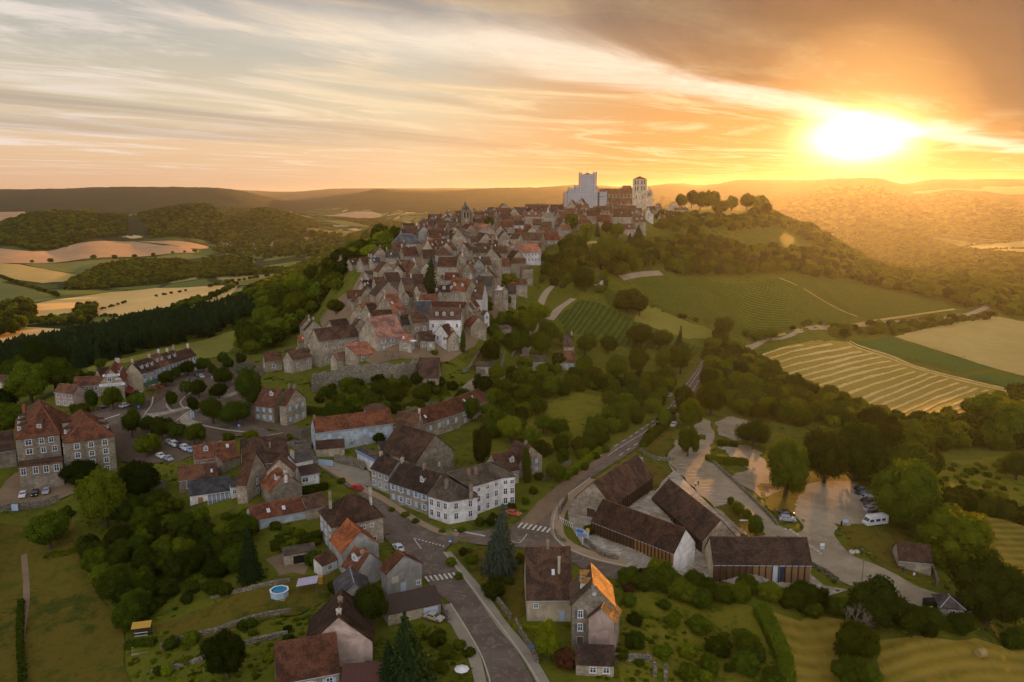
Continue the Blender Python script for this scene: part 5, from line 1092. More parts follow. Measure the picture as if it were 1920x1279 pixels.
q = h62.part('painted_emblem', (lambda b: ([b.tube((0.5*math.cos(a)+k*0.9-0.5, 0, 0.5*math.sin(a)*0.8), (0.5*math.cos(a+0.7)+k*0.9-0.5, 0, 0.5*math.sin(a+0.7)*0.8), 0.16, n=5) for k in (0,1) for a in [i*0.7 for i in range(9)]], b.mesh('painted_emblem', [M['redbright']], uv=False))[-1])(MB()), (h62.W + 0.05, h62.D * 0.6, 6.1), math.pi/2)
# --- houses around the rampart and up the street (coordinates of front eave, ridge end)
VL = [
 ('R','stone',(1236,277),(1386,263),5.0,(1380,182),'p','b','s','F1x1 L1x1'), ('R','',(1481,264),(1652,216),6.0,(1602,162),'p','b','s','F2x1 L1x2'),
 ('E','',(332,692),(986,606),12.0,(905,416),'p','b','s','F3x2'), ('E','',(100,522),(410,502),9.0,(300,335),'g','d','s','F1x2'), ('E','',(45,445),(300,425),7.0,(370,122),'g','t','s',''),
 ('E','',(620,1002),(905,952),4.5,(850,852),'p','p','l','F2x1'), ('E','',(962,932),(1282,866),3.6,(1142,612),'m','p','s','F2x1'), ('E','',(830,282),(1150,357),6.5,(1200,62),'g','o','s','F1x2'),
 ('E','',(1310,662),(1750,562),5.5,(1520,282),'p','p','l','F3x2s'), ('E','',(1640,686),(1842,693),4.6,(1882,592),'p','p','l','F1x1 R1x2s'), ('E','',(0,700),(150,690),4,(120,600),'p','o','s',''),
 ('E','',(-200,930),(200,900),4,(190,820),'p','d','s','F2x1'),('E','',(560,470),(830,400),5,(700,360),'p','d','s',''),('E','',(940,420),(1060,400),7,(1010,330),'g','b','s',''),('E','',(1180,250),(1330,200),5,(1270,60),'p','b','s',''),
 ('F','white house with three dormers',(382,336),(906,336),6.6,(945,152),'p','b','w','F4x1 R1x1'), ('F','',(475,562),(690,600),4.2,(705,438),'g','b','w',''), ('F','',(242,682),(472,662),4.2,(470,510),'p','b','s','F2x1'),
 ('F','',(700,652),(872,592),6.0,(838,548),'g','t','c','F1x2'), ('F','',(952,112),(1152,152),8.0,(1045,5),'g','t','s','F1x2s'), ('F','',(350,690),(475,690),4.5,(470,590),'m','d','s','F1x1s'), ('F','',(150,245),(380,250),5,(410,40),'p','s','g',''), 
 ('F','',(-40,430),(190,410),5,(150,250),'p','d','l','R1x2s'),('F','',(1060,230),(1230,210),8,(1240,20),'p','k','s',''),('F','',(1290,260),(1370,180),7,(1340,60),'g','t','w','F1x2'),('F','',(1540,500),(1730,480),2.5,(1735,430),'m','g','d',''),('F','',(1160,1100),(1450,1110),2.5,(1445,1065),'m','g','l',''),
 ('D','',(640,1046),(902,1052),6.5,(945,788),'p','b','w','R1x2'), ('D','',(330,905),(640,932),6.5,(660,692),'p','r','s',''), ('D','white flat terrace',(965,906),(1216,911),4.0,(1216,792),'m','w','s','F2x1'), ('D','',(1320,966),(1456,966),6.0,(1550,802),'m','g','l','F1x1 R2x2'),
 ('D','',(835,692),(1116,702),6.5,(850,432),'g','b','d',''), ('D','',(745,522),(962,532),6.5,(800,402),'g','g','g','F1x1'), ('D','',(575,592),(752,622),4.5,(640,462),'g','t','s',''), ('D','',(500,377),(667,372),4.0,(650,237),'g','o','s',''),
 ('D','',(935,362),(1186,372),9.0,(1090,222),'g','d','s',''), ('D','',(1170,302),(1312,302),5.0,(1240,182),'p','b','s','F1x1 R1x2'), ('D','',(175,332),(416,327),5.5,(330,192),'h','b','b','F4x1S'), 
 ('D','long white house with salmon roof',(1526,292),(1866,236),7.0,(1840,127),'p','p','w','F6x2'), ('D','square ruined tower',(1560,562),(1736,553),9.0,(1735,528),'m','g','d',''),('D','',(480,960),(640,960),5,(640,900),'m','b','s',''),('D','',(30,1190),(600,1200),5,(595,1090),'m','k','s',''),
 ('D','',(130,1040),(300,1010),5,(280,920),'g','g','s',''),('D','',(610,1200),(740,1220),8,(690,1060),'g','t','s','R2x1s'),('D','',(1190,930),(1330,900),8,(1310,780),'g','d','l','F1x2'),('D','',(650,480),(760,480),3,(760,430),'m','g','g',''),('D','',(230,240),(420,250),5,(400,150),'g','b','s',''),
 ('D','',(510,170),(610,180),5,(540,75),'g','p','s',''),('D','',(690,300),(880,290),5,(850,190),'p','b','s',''),('D','',(900,290),(1010,280),5,(1000,100),'p','d','s',''),('D','',(1010,270),(1150,270),6,(1140,90),'p','b','s',''),('D','',(1330,260),(1400,270),6,(1400,110),'p','p','s',''),
 ('C','',(830,142),(1300,137),5.5,(1070,-12),'h','s','s','F6x1'), ('C','',(1030,347),(1266,337),5.0,(1236,192),'p','k','s','F4x1'), ('C','',(720,372),(935,372),5.0,(972,257),'p','g','s','F1x1'), ('C','',(560,1002),(980,982),8.0,(700,642),'g','d','s','F1x2'),
 ('C','',(862,1272),(1052,1162),5.5,(845,977),'p','p','s','F3x1'), ('C','',(1060,967),(1227,957),6.5,(1112,712),'p','t','l','F2x1 R2x2'), ('C','',(1285,942),(1392,892),6.0,(1312,832),'p','b','c','F3x2S'), ('C','',(1090,632),(1332,612),4.0,(1252,462),'g','r','s',''),
 ('C','',(845,592),(1002,602),8.0,(962,462),'g','d','s',''), ('C','',(425,642),(645,602),3.5,(640,572),'m','g','l',''), ('C','',(1000,1000),(1110,1060),7,(960,780),'g','d','s','F1x1'),('C','',(320,1000),(560,960),6,(450,850),'g','b','s',''),('C','',(380,850),(600,820),5,(600,700),'p','d','s',''),
 ('C','',(210,1090),(330,1060),5,(310,930),'g','r','s',''),('C','',(1300,560),(1480,560),6,(1390,310),'g','s','s',''),('C','',(930,560),(1080,560),5,(1060,450),'p','b','s',''),('C','',(1130,520),(1230,500),4,(1220,440),'p','b','b','F1x1'),('C','',(1470,180),(1600,160),5,(1580,70),'p','b','s',''),
 ('C','',(1590,940),(1900,930),6,(1900,820),'p','d','s','F2x1'),('C','',(1690,740),(1900,740),5,(1900,620),'p','r','s',''),('C','',(1190,860),(1290,850),5,(1280,700),'p','g','s',''),
 ('B','',(540,702),(652,692),3.5,(640,602),'p','o','s',''), ('B','',(640,742),(752,722),4,(750,642),'p','b','s','F1x1'), ('B','',(780,742),(892,717),4.5,(860,642),'p','b','l','F2x1'), ('B','',(440,790),(560,760),4,(540,670),'g','g','s',''), ('B','',(900,720),(990,700),4,(980,640),'p','s','s',''),('B','',(395,760),(470,740),4,(500,640),'g','g','w',''),
 ('A','',(255,402),(476,404),4.0,(485,312),'p','r','b','F2x1'), ('A','',(320,257),(522,272),3.5,(482,152),'p','b','s','F2x1'), ('A','',(175,340),(260,340),4,(255,262),'p','k','l','F2x1'),('A','',(520,410),(640,400),4,(600,330),'g','b','s',''),('A','',(500,230),(600,240),4,(560,170),'g','s','l',''),
 ('A','',(860,192),(1062,232),4.0,(1022,152),'p','b','s',''), ('A','',(880,602),(1102,592),6.0,(1130,452),'p','d','s','F3x1'),('A','',(1110,440),(1270,430),4,(1240,320),'g','s','s',''),('A','',(900,430),(1020,440),5,(1000,360),'p','r','s','F1x1'),('A','',(650,470),(860,470),6,(780,400),'p','t','s','F2x1'),('A','',(640,560),(760,570),5,(740,470),'g','b','s',''),
 ('A','',(330,560),(400,545),5,(380,420),'p','r','c','F1x1'),('A','',(410,520),(560,500),5,(530,430),'p','b','s',''),('A','',(560,420),(720,430),8,(700,310),'g','g','s','F1x1'),('A','',(870,420),(960,410),5,(930,340),'g','b','w','F1x1'),
 ('G','',(0,192),(112,192),4,(130,142),'p','p','l','F1x1'), ('G','',(130,172),(302,172),4,(290,112),'p','k','s',''), ('G','',(480,152),(602,152),5,(560,77),'p','b','s',''), ('G','',(590,142),(692,142),5,(652,77),'p','b','s',''), ('G','',(690,132),(882,132),5,(890,77),'p','k','s',''),
 ('G','',(895,132),(1042,137),5,(950,52),'g','k','s',''), ('G','',(1010,92),(1126,112),5,(1060,52),'g','d','s',''), ('G','',(470,202),(642,202),8,(650,152),'p','t','s','F3x2'), ('G','',(650,202),(792,202),10,(730,152),'g','t','s','F3x2'), ('G','',(800,262),(872,264),5,(865,202),'p','k','s','F1x1'),
 ('G','',(1240,257),(1386,257),4,(1340,192),'p','k','s','F1x1'), ('G','',(1410,207),(1602,207),7,(1540,127),'p','b','l','F4x2'), ('G','',(1525,337),(1652,312),4,(1640,272),'p','b','l',''), ('G','',(1640,262),(1762,242),6,(1750,182),'p','t','s',''), ('G','',(1752,167),(1816,172),6,(1800,132),'g','t','w','F1x2'),
 ('G','',(1790,137),(1872,132),3,(1860,92),'p','b','l','F1x1'), ('G','',(1870,117),(1922,117),4,(1915,67),'p','t','c','F1x1'), ('G','',(300,292),(462,292),4,(440,247),'p','d','w','F2x1'), ('G','',(450,312),(546,312),4,(540,292),'p','b','w','F4x1'), ('G','',(250,432),(402,442),4,(330,337),'p','d','s',''),
 ('G','',(420,452),(642,457),4,(650,372),'p','t','s','F2x1'), ('G','',(690,452),(842,450),4,(830,370),'p','k','s','F2x1S'), ('G','',(370,372),(442,372),4,(430,332),'p','r','s',''), ('G','',(200,240),(330,240),5,(310,180),'p','b','s',''),('G','',(860,220),(1000,210),5,(960,150),'p','t','s',''),('G','',(1040,180),(1200,170),5,(1180,130),'p','t','s',''),
 ('G','',(1060,280),(1180,270),4,(1160,240),'p','k','s','F1x1'),('G','',(1600,240),(1700,230),4,(1680,160),'p','t','s',''),('G','',(1200,140),(1340,140),4,(1320,100),'p','t','s',''),('G','',(310,180),(420,190),5,(400,130),'g','b','s',''),
 ('H','',(1610,660),(1690,655),3,(1680,600),'p','b','l',''),('H','',(1700,600),(1860,590),3,(1850,575),'p','t','s',''),('H','',(1630,560),(1740,560),5,(1690,470),'g','t','c',''),('H','',(1540,700),(1600,690),3,(1600,640),'p','b','l',''),
 ('V','',(612,440),(732,440),3.5,(724,362),'p','t','l','F3x1S'), ('V','',(343,436),(532,436),3.0,(525,396),'p','g','l',''), ('V','',(655,330),(715,330),3.0,(712,250),'p','g','l',''),
]
VH = []
for r, lb, a_, b_, h_, c_, ty, rf, wl, wn in VL:
    chs = ()
    if ty == 'p' and random.random() < 0.75: chs = ((random.choice([0.04, 0.96]), 0.5, 1.3 + random.random(), 2),) + (((0.5, 0.5, 1.2, 1),) if random.random() < 0.3 else ())
    elif ty == 'g' and random.random() < 0.6: chs = ((random.choice([0.05, 0.95, 0.4]), 0.5, 1.4, 1),)
    if not wn and ty != 'm' and h_ >= 4: wn = random.choice(['F1x1', 'F2x1', 'F1x1 R1x1'])
    sk_ = ((random.random() * 0.6 + 0.2, 0.25, 0.7),) if (ty == 'p' and random.random() < 0.3) else ()
    if lb == 'white house with three dormers': dm_ = ((0.25,0.15),(0.47,0.15),(0.72,0.15))
    elif ty == 'p' and h_ >= 6 and random.random() < 0.4: dm_ = ((0.3,0.18),(0.7,0.18))
    else: dm_ = ()
    HS = HN(r, lb or 'x', a_, b_, h_, c_, ty, rf, wl, wn, pitch=46 if ty != 'm' else (22 if rf != 'w' else 6), ch=chs, sky=sk_, dorm=dm_, found=None, stretch=1.25)
    HS.key = (ROOFW[rf], WALLW[wl], ty); VH.append(HS)

# roofs that fill the gaps of the crowded old village
_foot = []
for h in VH: _foot.append((h.o.location.x, h.o.location.y, h.W, h.D, h.o.rotation_euler.z))
def _hit(x, y, r):
    for ox, oy, W, D, rz in _foot:
        dx, dy = x - ox, y - oy
        if abs(dx) > 50 or abs(dy) > 50: continue
        u = dx * math.cos(rz) + dy * math.sin(rz); v = -dx * math.sin(rz) + dy * math.cos(rz)
        if -r < u < W + r and -r < v < D + r: return True
    return False
_poly = np.array([P(x, y)[:2] for x, y in [(640,650),(625,600),(675,545),(700,495),(740,458),(800,428),(870,418),(960,405),(1060,402),(1180,402),(1195,420),(1060,442),(1000,465),(975,530),(925,590),(880,640),(830,665),(720,672)]])
rr_ = random.Random(12); x0, y0 = _poly.min(0); x1, y1 = _poly.max(0); yy = y0
while yy < y1:
    xx = x0
    while xx < x1:
        x, y = xx + rr_.uniform(-3, 3), yy + rr_.uniform(-3, 3); xx += 11
        if not inpoly(_poly, np.array([x]), np.array([y]))[0]: continue
        W, D = rr_.uniform(7, 11), rr_.uniform(6, 9)
        if _hit(x, y, 2.0) or _hit(x + W * .6, y + D * .4, 1.5) or _hit(x + W * .3, y + D * .8, 1.5): continue
        sx, sy = proj((x, y, Hf(x, y)))
        if abs(sx - (845 - (sy - 500) * 0.05)) < 9 and 470 < sy < 600: continue
        h = rr_.uniform(4, 6.5); a = rr_.choice([0.25, -0.15, 0.5]); z = Hf(x, y); rf = rr_.choice('bbbdtrgt'); wl = rr_.choice('sssdlg'); ty = rr_.choice('ppg')
        HS = house('x', proj((x, y, z + h)), proj((x + W * math.cos(a), y + W * math.sin(a), z + h)), h, typ=ty, roof=rf, wall=wl, D=D, z0=z, pitch=46, win=rr_.choice(['', 'F1x1', 'F2x1']), ch=((rr_.choice([0.04, 0.96]), 0.5, 1.3, 2),) if rr_.random() < .6 else ())
        HS.key = (ROOFW[rf], WALLW[wl], ty); VH.append(HS); _foot.append((x, y, W, D, a))
    yy += 12
print('village houses', len(VH))
# ------------------------------------------------------------- visitor halls (stone gables, timber fins)
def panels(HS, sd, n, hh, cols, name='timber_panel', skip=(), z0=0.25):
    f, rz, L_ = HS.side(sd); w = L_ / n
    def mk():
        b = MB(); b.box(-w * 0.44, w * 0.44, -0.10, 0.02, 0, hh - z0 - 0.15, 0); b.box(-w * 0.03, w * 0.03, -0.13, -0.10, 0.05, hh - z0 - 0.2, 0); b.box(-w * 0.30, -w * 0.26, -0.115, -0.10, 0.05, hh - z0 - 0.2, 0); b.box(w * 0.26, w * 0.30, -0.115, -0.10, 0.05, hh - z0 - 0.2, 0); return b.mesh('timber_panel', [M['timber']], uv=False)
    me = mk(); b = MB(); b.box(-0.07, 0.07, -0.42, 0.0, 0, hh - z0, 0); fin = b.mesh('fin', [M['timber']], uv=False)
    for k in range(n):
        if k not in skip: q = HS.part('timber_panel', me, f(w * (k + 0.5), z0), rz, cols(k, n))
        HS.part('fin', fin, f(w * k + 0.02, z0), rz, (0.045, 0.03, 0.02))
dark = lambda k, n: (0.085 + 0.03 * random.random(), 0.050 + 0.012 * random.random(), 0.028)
hallA = HN('O', 'rear left hall with red brown roof, stone gable and dark timber side', (235,612), (506,676), 4.6, (681,272), 'g', 'b', 'l', '', pitch=46, over=0.25, cat='hall', name='visitor_hall')
panels(hallA, 'R', 20, 4.6, dark); hallA.part('door', door_mesh(2.6, 2.6, 'wood'), (hallA.W * 0.45, -0.01, 0))
hallB = HN('O', 'front left hall with dark roof, honey timber front tinted sunlit at right and pale gable', (360,787), (975,1027), 3.4, (1065,850), 'p', 'd', 'w', '', pitch=47, over=0.25, cat='hall', name='visitor_hall')
panels(hallB, 'F', 24, 3.4, lambda k, n: (0.34, 0.175, 0.055) if k > n * 0.5 else dark(k, n))  # honey boards; sunlit reflection on the right half is put into their colour
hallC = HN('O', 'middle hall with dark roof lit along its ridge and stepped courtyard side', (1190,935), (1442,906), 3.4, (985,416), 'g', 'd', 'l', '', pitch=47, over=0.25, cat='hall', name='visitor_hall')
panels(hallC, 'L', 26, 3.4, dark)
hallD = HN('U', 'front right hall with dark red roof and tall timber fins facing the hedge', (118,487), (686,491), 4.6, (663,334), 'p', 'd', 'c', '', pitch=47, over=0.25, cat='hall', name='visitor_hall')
panels(hallD, 'F', 15, 4.6, lambda k, n: (0.26, 0.155, 0.075) if k > 5 else dark(k, n), skip=(9, 10))  # lighter right panels carry a sunlit reflection in their colour
b = MB(); b.box(-1.0, 1.0, -0.05, 0.0, 0.3, 4.0, 0); hallD.part('window', b.mesh('window', [M['skyglass']], uv=False), (hallD.W * 9.5 / 15, -0.03, 0))
b = MB(); b.box(-1.0, 1.0, -0.05, 0.0, 0.3, 4.0, 0); hallD.part('window', b.mesh('window', [M['glass']], uv=False), (hallD.W * 10.5 / 15, -0.03, 0))
for hh in (hallA, hallB, hallC, hallD):
    for i in range(2): pass
# steps of the courtyard between the halls
st_pts = [((676,690),(860,790)),((700,650),(880,750)),]
def cstep(px0, py0, px1, py1, h, label):
    a, b_ = P(px0, py0), P(px1, py1); o = ribbon('courtyard_step', None, 1.6, M['plaza'], h=h, layer=0, n=2, world_pts=[a[:2], (a[:2] + b_[:2]) / 2, b_[:2]])
for k in range(9):
    t = k / 8; a = lerp((1196, 948), (1222, 922), t); b_ = lerp((1300, 990), (1243, 935), t); cstep(a[0], a[1], b_[0], b_[1], 0.15 + 0.1 * t, '')
# slate and timber hut, stone barn on the right
hA = HN('U', 'long low stone barn with mossy roof beside the motorhome meadow', (1195,462), (1385,480), 2.0, (1384,376), 'p', 'd', 'l', '', pitch=40, cat='barn', name='barn')
hB = HN('U', 'small square hut with grey pyramid roof at the end of the gravel drive', (1440,737), (1572,750), 2.6, (1502,662), 'h', 's', 'l', '', pitch=32, cat='hut', name='hut'); hB.win('F', hB.W * 0.5, 1.6, 1.2, 0.7)
hC = HN('W', 'tiny white garden pavilion with dark pyramid roof on the vine slope', (491,682), (546,684), 3.2, (518,654), 'h', 'd', 'w', '', pitch=40, cat='pavilion', name='pavilion', found=2)
hD = HN('B', 'big pale roofed house beside the river plain far below the hill', (65,440), (205,445), 6, (190,405), 'p', 'p', 'l', 'F4x1', pitch=35, stretch=1.0)
# houses of the village down in the valley
VAL = []
for k in range(46):
    px_, py_ = 400 + 240 * random.random(), 447 + 24 * random.random() ** 1.3
    rf = random.choice('bbdtrs'); HS = house('x', (px_, py_), (px_ + random.uniform(4, 8), py_ + random.uniform(-0.15, 0.15)), 5.0, typ=random.choice('ppg'), D=random.uniform(8, 12), roof=rf, wall=random.choice('wclls'), pitch=42, stretch=1.1, gut=False, found=3)
    VAL.append(HS)
# ------------------------------------------------------------- abbey on the hilltop
def frameY(zx, zy, Y): p = at_Y(*RX2(zx, zy), Y); return p
AB = (1040, 310, 0.10417)
def RX2(x, y): return (AB[0] + x * AB[2], AB[1] + y * AB[2])
def abx(zx, Y): return at_Y(*RX2(zx, 700), Y)[0]
def abz(zy, Y): return at_Y(RX2(1000, 0)[0], RX2(0, zy)[1], Y)[2]
M['lime'] = wall_mat('pale_limestone', 'stone')
YB = 880.0
def local(o, Y): 
    ox, oy, oz = o.location
    return (lambda zx: abx(zx, Y) - ox), (lambda zy: abz(zy, Y) - oz)
abbey = empty('abbey_church', (abx(1180, YB), YB, abz(790, YB))); tag(abbey, 'long abbey church with brown roof and flying buttresses on the hilltop', 'church')
Lx, Lz = local(abbey, YB)
b = MB(); x0, x1 = Lx(800), Lx(1440); zb, z1 = -8, Lz(705)
b.box(x0, x1, 0, 26, zb, z1, 0); q = b.build('aisle_wall', M['lime'], abbey); q.color = (0.33, 0.27, 0.2, 1)
b = MB(); slab(b, [(x0, -0.4, z1), (x1, -0.4, z1), (x1, 6.0, Lz(600)), (x0, 6.0, Lz(600))]); q = b.build('aisle_roof', M['tile'], abbey); q.color = (0.16, 0.09, 0.06, 1)
b = MB(); b.box(x0, x1, 6, 20, 0, Lz(515), 0); q = b.build('nave_wall', M['lime'], abbey); q.color = (0.30, 0.23, 0.15, 1)
b = MB(); zt = Lz(515); zr = Lz(420); slab(b, [(x0, 5.6, zt), (x1, 5.6, zt), (x1, 13, zr), (x0, 13, zr)]); slab(b, [(x1, 20.4, zt), (x0, 20.4, zt), (x0, 13, zr), (x1, 13, zr)]); q = b.build('nave_roof', M['tile'], abbey); q.color = (0.20, 0.10, 0.06, 1)
wv = cached('clere', lambda: (lambda b: (b.box(-0.6, 0.6, -0.12, 0.05, 0, 2.6, 0), [b.tube((0, -0.12, 2.6), (0, 0.05, 2.6), 0.6, n=8)], b.mesh('window', [M['glass']], uv=False))[-1])(MB()))
bt = cached('butt', lambda: (lambda b: (b.box(-0.5, 0.5, -1.6, 0.2, -8, 9.5, 0), b.tube((0, -0.8, 9.3), (0, 6.3, 12.3), 0.42, n=5), b.mesh('buttress', [M['lime']]))[-1])(MB()))
for k in range(10):
    x = x0 + (x1 - x0) * (k + 0.5) / 10; put(abbey, 'window', wv, (x, 5.95, Lz(580))); put(abbey, 'buttress', bt, (x + 3, 0, z1 - 9.3 - 0), 0, (0.36, 0.28, 0.2))
    if k % 2 == 0: put(abbey, 'window', wv, (x, -0.05, Lz(770)))
b = MB(); xa, xb = Lx(1230), Lx(1425); slab(b, [(xa, 16, Lz(440)), (xb, 16, Lz(440)), (xb, 24, Lz(362)), (xa + 2, 24, Lz(362))]); b.box(xa, xb, 17, 30, 0, Lz(445), 1); q = b.build('transept', [M['tile'], M['lime']], abbey); q.color = (0.22, 0.13, 0.08, 1)
b = MB(); b.face([(xa - 2.2, 15.8, Lz(425)), (xa + 0.5, 15.8, Lz(425)), (xa + 1.6, 15.8, Lz(358))]); b.face([(xa - 2.2, 16.5, Lz(425)), (xa + 1.6, 16.5, Lz(358)), (xa + 0.5, 16.5, Lz(425))]); q = b.build('coping', M['lime'], abbey); q.color = (0.6, 0.56, 0.5, 1)
# square tower with two tiers of arches
def arch_mesh(w, h):
    b = MB(); b.box(-w / 2, w / 2, -0.06, 0.05, 0, h, 0); b.tube((0, -0.06, h), (0, 0.05, h), w / 2, n=10); b.box(-w/2-0.25, -w/2, -0.14, 0.02, 0, h, 1, True); b.box(w/2, w/2+0.25, -0.14, 0.02, 0, h, 1, True); return b.mesh('arched_opening', [M['black'], M['kerb']], uv=False)
def tower(label, zc, ztop, zbase, width, Y, rz, tiers, col_, roofh, name='bell_tower', cross=5):
    o = empty(name, (abx(zc, Y), Y, abz(zbase, Y)), rz); tag(o, label, 'tower'); H_ = abz(ztop, Y) - abz(zbase, Y); w = width / 2
    b = MB(); b.box(-w, w, -w, w, -6, H_, 0)
    q = b.build('wall', M['lime'], o); q.color = (*col_, 1)
    bb = MB(); 
    for sx in (-1, 1):
        for sy in (-1, 1): bb.box(sx * w - 0.7, sx * w + 0.7, sy * w - 0.7, sy * w + 0.7, -6, H_ + 0.6, 0)
    bb.box(-w - 0.4, w + 0.4, -w - 0.4, w + 0.4, H_, H_ + 0.5, 0, True); q = bb.build('corner_pier', M['lime'], o); q.color = (*col_, 1)
    r_ = MB(); c = [(-w - .5, -w - .5), (w + .5, -w - .5), (w + .5, w + .5), (-w - .5, w + .5)]
    for i in range(4): slab(r_, [(*c[i], H_ + 0.5), (*c[(i + 1) % 4], H_ + 0.5), (0, 0, H_ + roofh)], 0.1)
    q = r_.build('roof', M['tile'], o); q.color = (0.22, 0.09, 0.05, 1)
    x = MB(); x.tube((0, 0, H_ + roofh - 0.5), (0, 0, H_ + roofh + cross), 0.12, n=5); x.box(-0.9, 0.9, -0.08, 0.08, H_ + roofh + cross * 0.6, H_ + roofh + cross * 0.6 + 0.2, 0, True); x.build('cross', M['metal'], o, uv=False)
    for (z, hh, n, ww) in tiers:
        for sd in range(4):
            a = sd * math.pi / 2
            for k in range(n):
                u = (k + 0.5) / n * (2 * w - 2.0) - (w - 1.0); dx, dy = math.cos(a), math.sin(a); put(o, 'arched_opening', cached(('arch', ww, hh), lambda: arch_mesh(ww, hh)), (u * dx + (w + 0.03) * dy, u * dy - (w + 0.03) * dx, z), a)
    return o
tower('tall pale square bell tower with two tiers of arches right of the abbey nave', 1522, 258, 700, 9.4, 878, math.radians(38), [(21.0, 4.0, 2, 1.3), (14.6, 4.0, 2, 1.3), (6, 3.0, 1, 1.0)], (0.66, 0.62, 0.55), 3.8, cross=3)
fac = empty('church_gable', (abx(1702, 884), 884, abz(700, 884))); tag(fac, 'white pointed west front with tall windows just right of the bell tower', 'church')
b = MB(); w = (abx(1772, 884) - abx(1635, 884)) / 2; hz = abz(520, 884) - abz(700, 884); ha = abz(392, 884) - abz(700, 884)
b.face([(-w, 0, -6), (w, 0, -6), (w, 0, hz), (w * .5, 0, (hz + ha) * .52), (0, 0, ha), (-w * .6, 0, hz + 2), (-w, 0, hz)]); b.face([(-w, 2, -6), (-w, 2, hz), (0, 2, ha), (w, 2, hz), (w, 2, -6)]); b.box(-w, w, 0.02, 1.98, -6, hz - .1); q = b.build('wall', M['lime'], fac); q.color = (0.66, 0.60, 0.52, 1)
for u in (-0.35, 0.0, 0.35): put(fac, 'arched_opening', arch_mesh(0.8, 5 if u == 0 else 3.4), (u * w, -0.03, 8.5))
b = MB(); b.tube((0, 1, ha - 0.5), (0, 1, ha + 3), 0.3, 0.1, 5); b.build('finial', M['kerb'], fac, uv=False)
# scaffolding wrapped in pale sheeting
M['sheeting'] = simple('pale_blue_sheeting', (0.40, 0.43, 0.49), 0.7, var=0.22, scale=0.12); M['sheetpink'] = simple('sheer_netting', (0.60, 0.46, 0.40), 0.7, var=0.15, scale=0.3); M['tube'] = simple('scaffold_tube', (0.20, 0.21, 0.24), 0.5, metal=0.4)
scf = empty('scaffolding', (abx(520, 870), 870, abz(790, 870))); tag(scf, 'great block of scaffolding in pale sheeting round the left abbey tower', 'scaffolding'); Lx, Lz = local(scf, 870)
SB = [('base_stage', 235, 772, 490, 0, 24, 'sheeting'), ('upper_stage', 372, 768, 402, 3, 21, 'sheeting'), ('tower_stage', 492, 704, 158, 6, 18, 'sheeting'), ('side_stage', 175, 236, 510, 4, 16, 'sheetpink'), ('corner_stage', 268, 372, 420, 6, 20, 'sheeting'), ('netting_left', 450, 492, 140, 7, 17, 'sheetpink'), ('netting_right', 704, 760, 128, 7, 17, 'sheetpink'), ('netting_step', 372, 452, 360, 8, 16, 'sheetpink'), ('netting_step', 700, 800, 440, 2, 14, 'sheetpink'), ('wrapped_wing', 772, 940, 478, 2, 20, 'sheeting')]
for nm, xa, xb, zt, ya, yb, mk in SB:
    xa, xb, zt = Lx(xa), Lx(xb), Lz(zt); b = MB(); b.box(xa, xb, ya, yb, -8, zt, 0); q = b.build('sheeting_panel', M[mk], scf, uv=False)
    g = MB(); n = max(1, int((xb - xa) / 2.2)); 
    for k in range(n + 1): x = xa + (xb - xa) * k / n; g.tube((x, ya - 0.15, -8), (x, ya - 0.15, zt + 1.5), 0.11, n=4)
    z = -2.0
    while z < zt + 1.0: g.box(xa - 0.1, xb + 0.1, ya - 0.35, ya - 0.05, z, z + 0.2, 0, True); z += 2.4
    n2 = max(1, int((yb - ya) / 3))
    for k in range(n2 + 1): y = ya + (yb - ya) * k / n2; g.tube((xb + 0.15, y, -8), (xb + 0.15, y, zt + 1.5), 0.11, n=4); g.tube((xa - 0.15, y, -8), (xa - 0.15, y, zt + 1.5), 0.11, n=4)
    g.build('pole_grid', M['tube'], q, uv=False)
b = MB(); xc = Lx(598); zt = Lz(158)
for i in range(4): a0, a1 = i * math.pi / 2 + .78, (i + 1) * math.pi / 2 + .78; b.face([(xc + 5 * math.cos(a0), 12 + 5 * math.sin(a0), zt), (xc + 5 * math.cos(a1), 12 + 5 * math.sin(a1), zt), (xc, 12, Lz(122))])
q = b.build('roof', M['tile'], scf); q.color = (0.2, 0.09, 0.05, 1)
b = MB(); b.tube((xc, 12, Lz(125)), (xc, 12, Lz(35)), 0.14, 0.06, 5); b.box(xc - 0.9, xc + 0.9, 11.9, 12.1, Lz(70), Lz(67), 0, True); b.build('cross', M['metal'], scf, uv=False)
b = MB(); slab(b, [(Lx(768), 1.5, Lz(572)), (Lx(900), 1.5, Lz(572)), (Lx(800), 10, Lz(470)), (Lx(775), 10, Lz(470))]); q = b.build('exposed_roof', M['tile'], scf); q.color = (0.2, 0.09, 0.05, 1)
# domed clock tower of the lower church
YC = 560.0
def cx(zx): return at_Y(*RX('A', (zx, 200)), YC)[0]
def cz(zy): return at_Y(*RX('A', (720, zy)), YC)[2]
ct = empty('clock_tower', (cx(720), YC, cz(215)), math.radians(18)); tag(ct, 'stone clock tower with grey dome and lantern above the village roofs', 'tower')
k = cx(721) - cx(720); w = 44 * k; H_ = cz(88) - cz(215)
b = MB(); b.box(-w, w, -w, w, -9, H_, 0); b.box(-w - 0.3, w + 0.3, -w - 0.3, w + 0.3, H_ - 0.3, H_ + 0.2, 0, True); b.box(-w - 0.25, w + 0.25, -w - 0.25, w + 0.25, 1.2, 1.6, 0, True); q = b.build('wall', M['lime'], ct); q.color = (0.30, 0.25, 0.19, 1)
b = MB(); n = 10; prof = [(w * 1.0, 0.2), (w * 0.98, 1.2), (w * 0.85, 2.2), (w * 0.6, 3.0), (w * 0.28, 3.5), (w * 0.26, 4.6), (w * 0.34, 4.7), (w * 0.1, 5.5), (0.05, 7.0)]
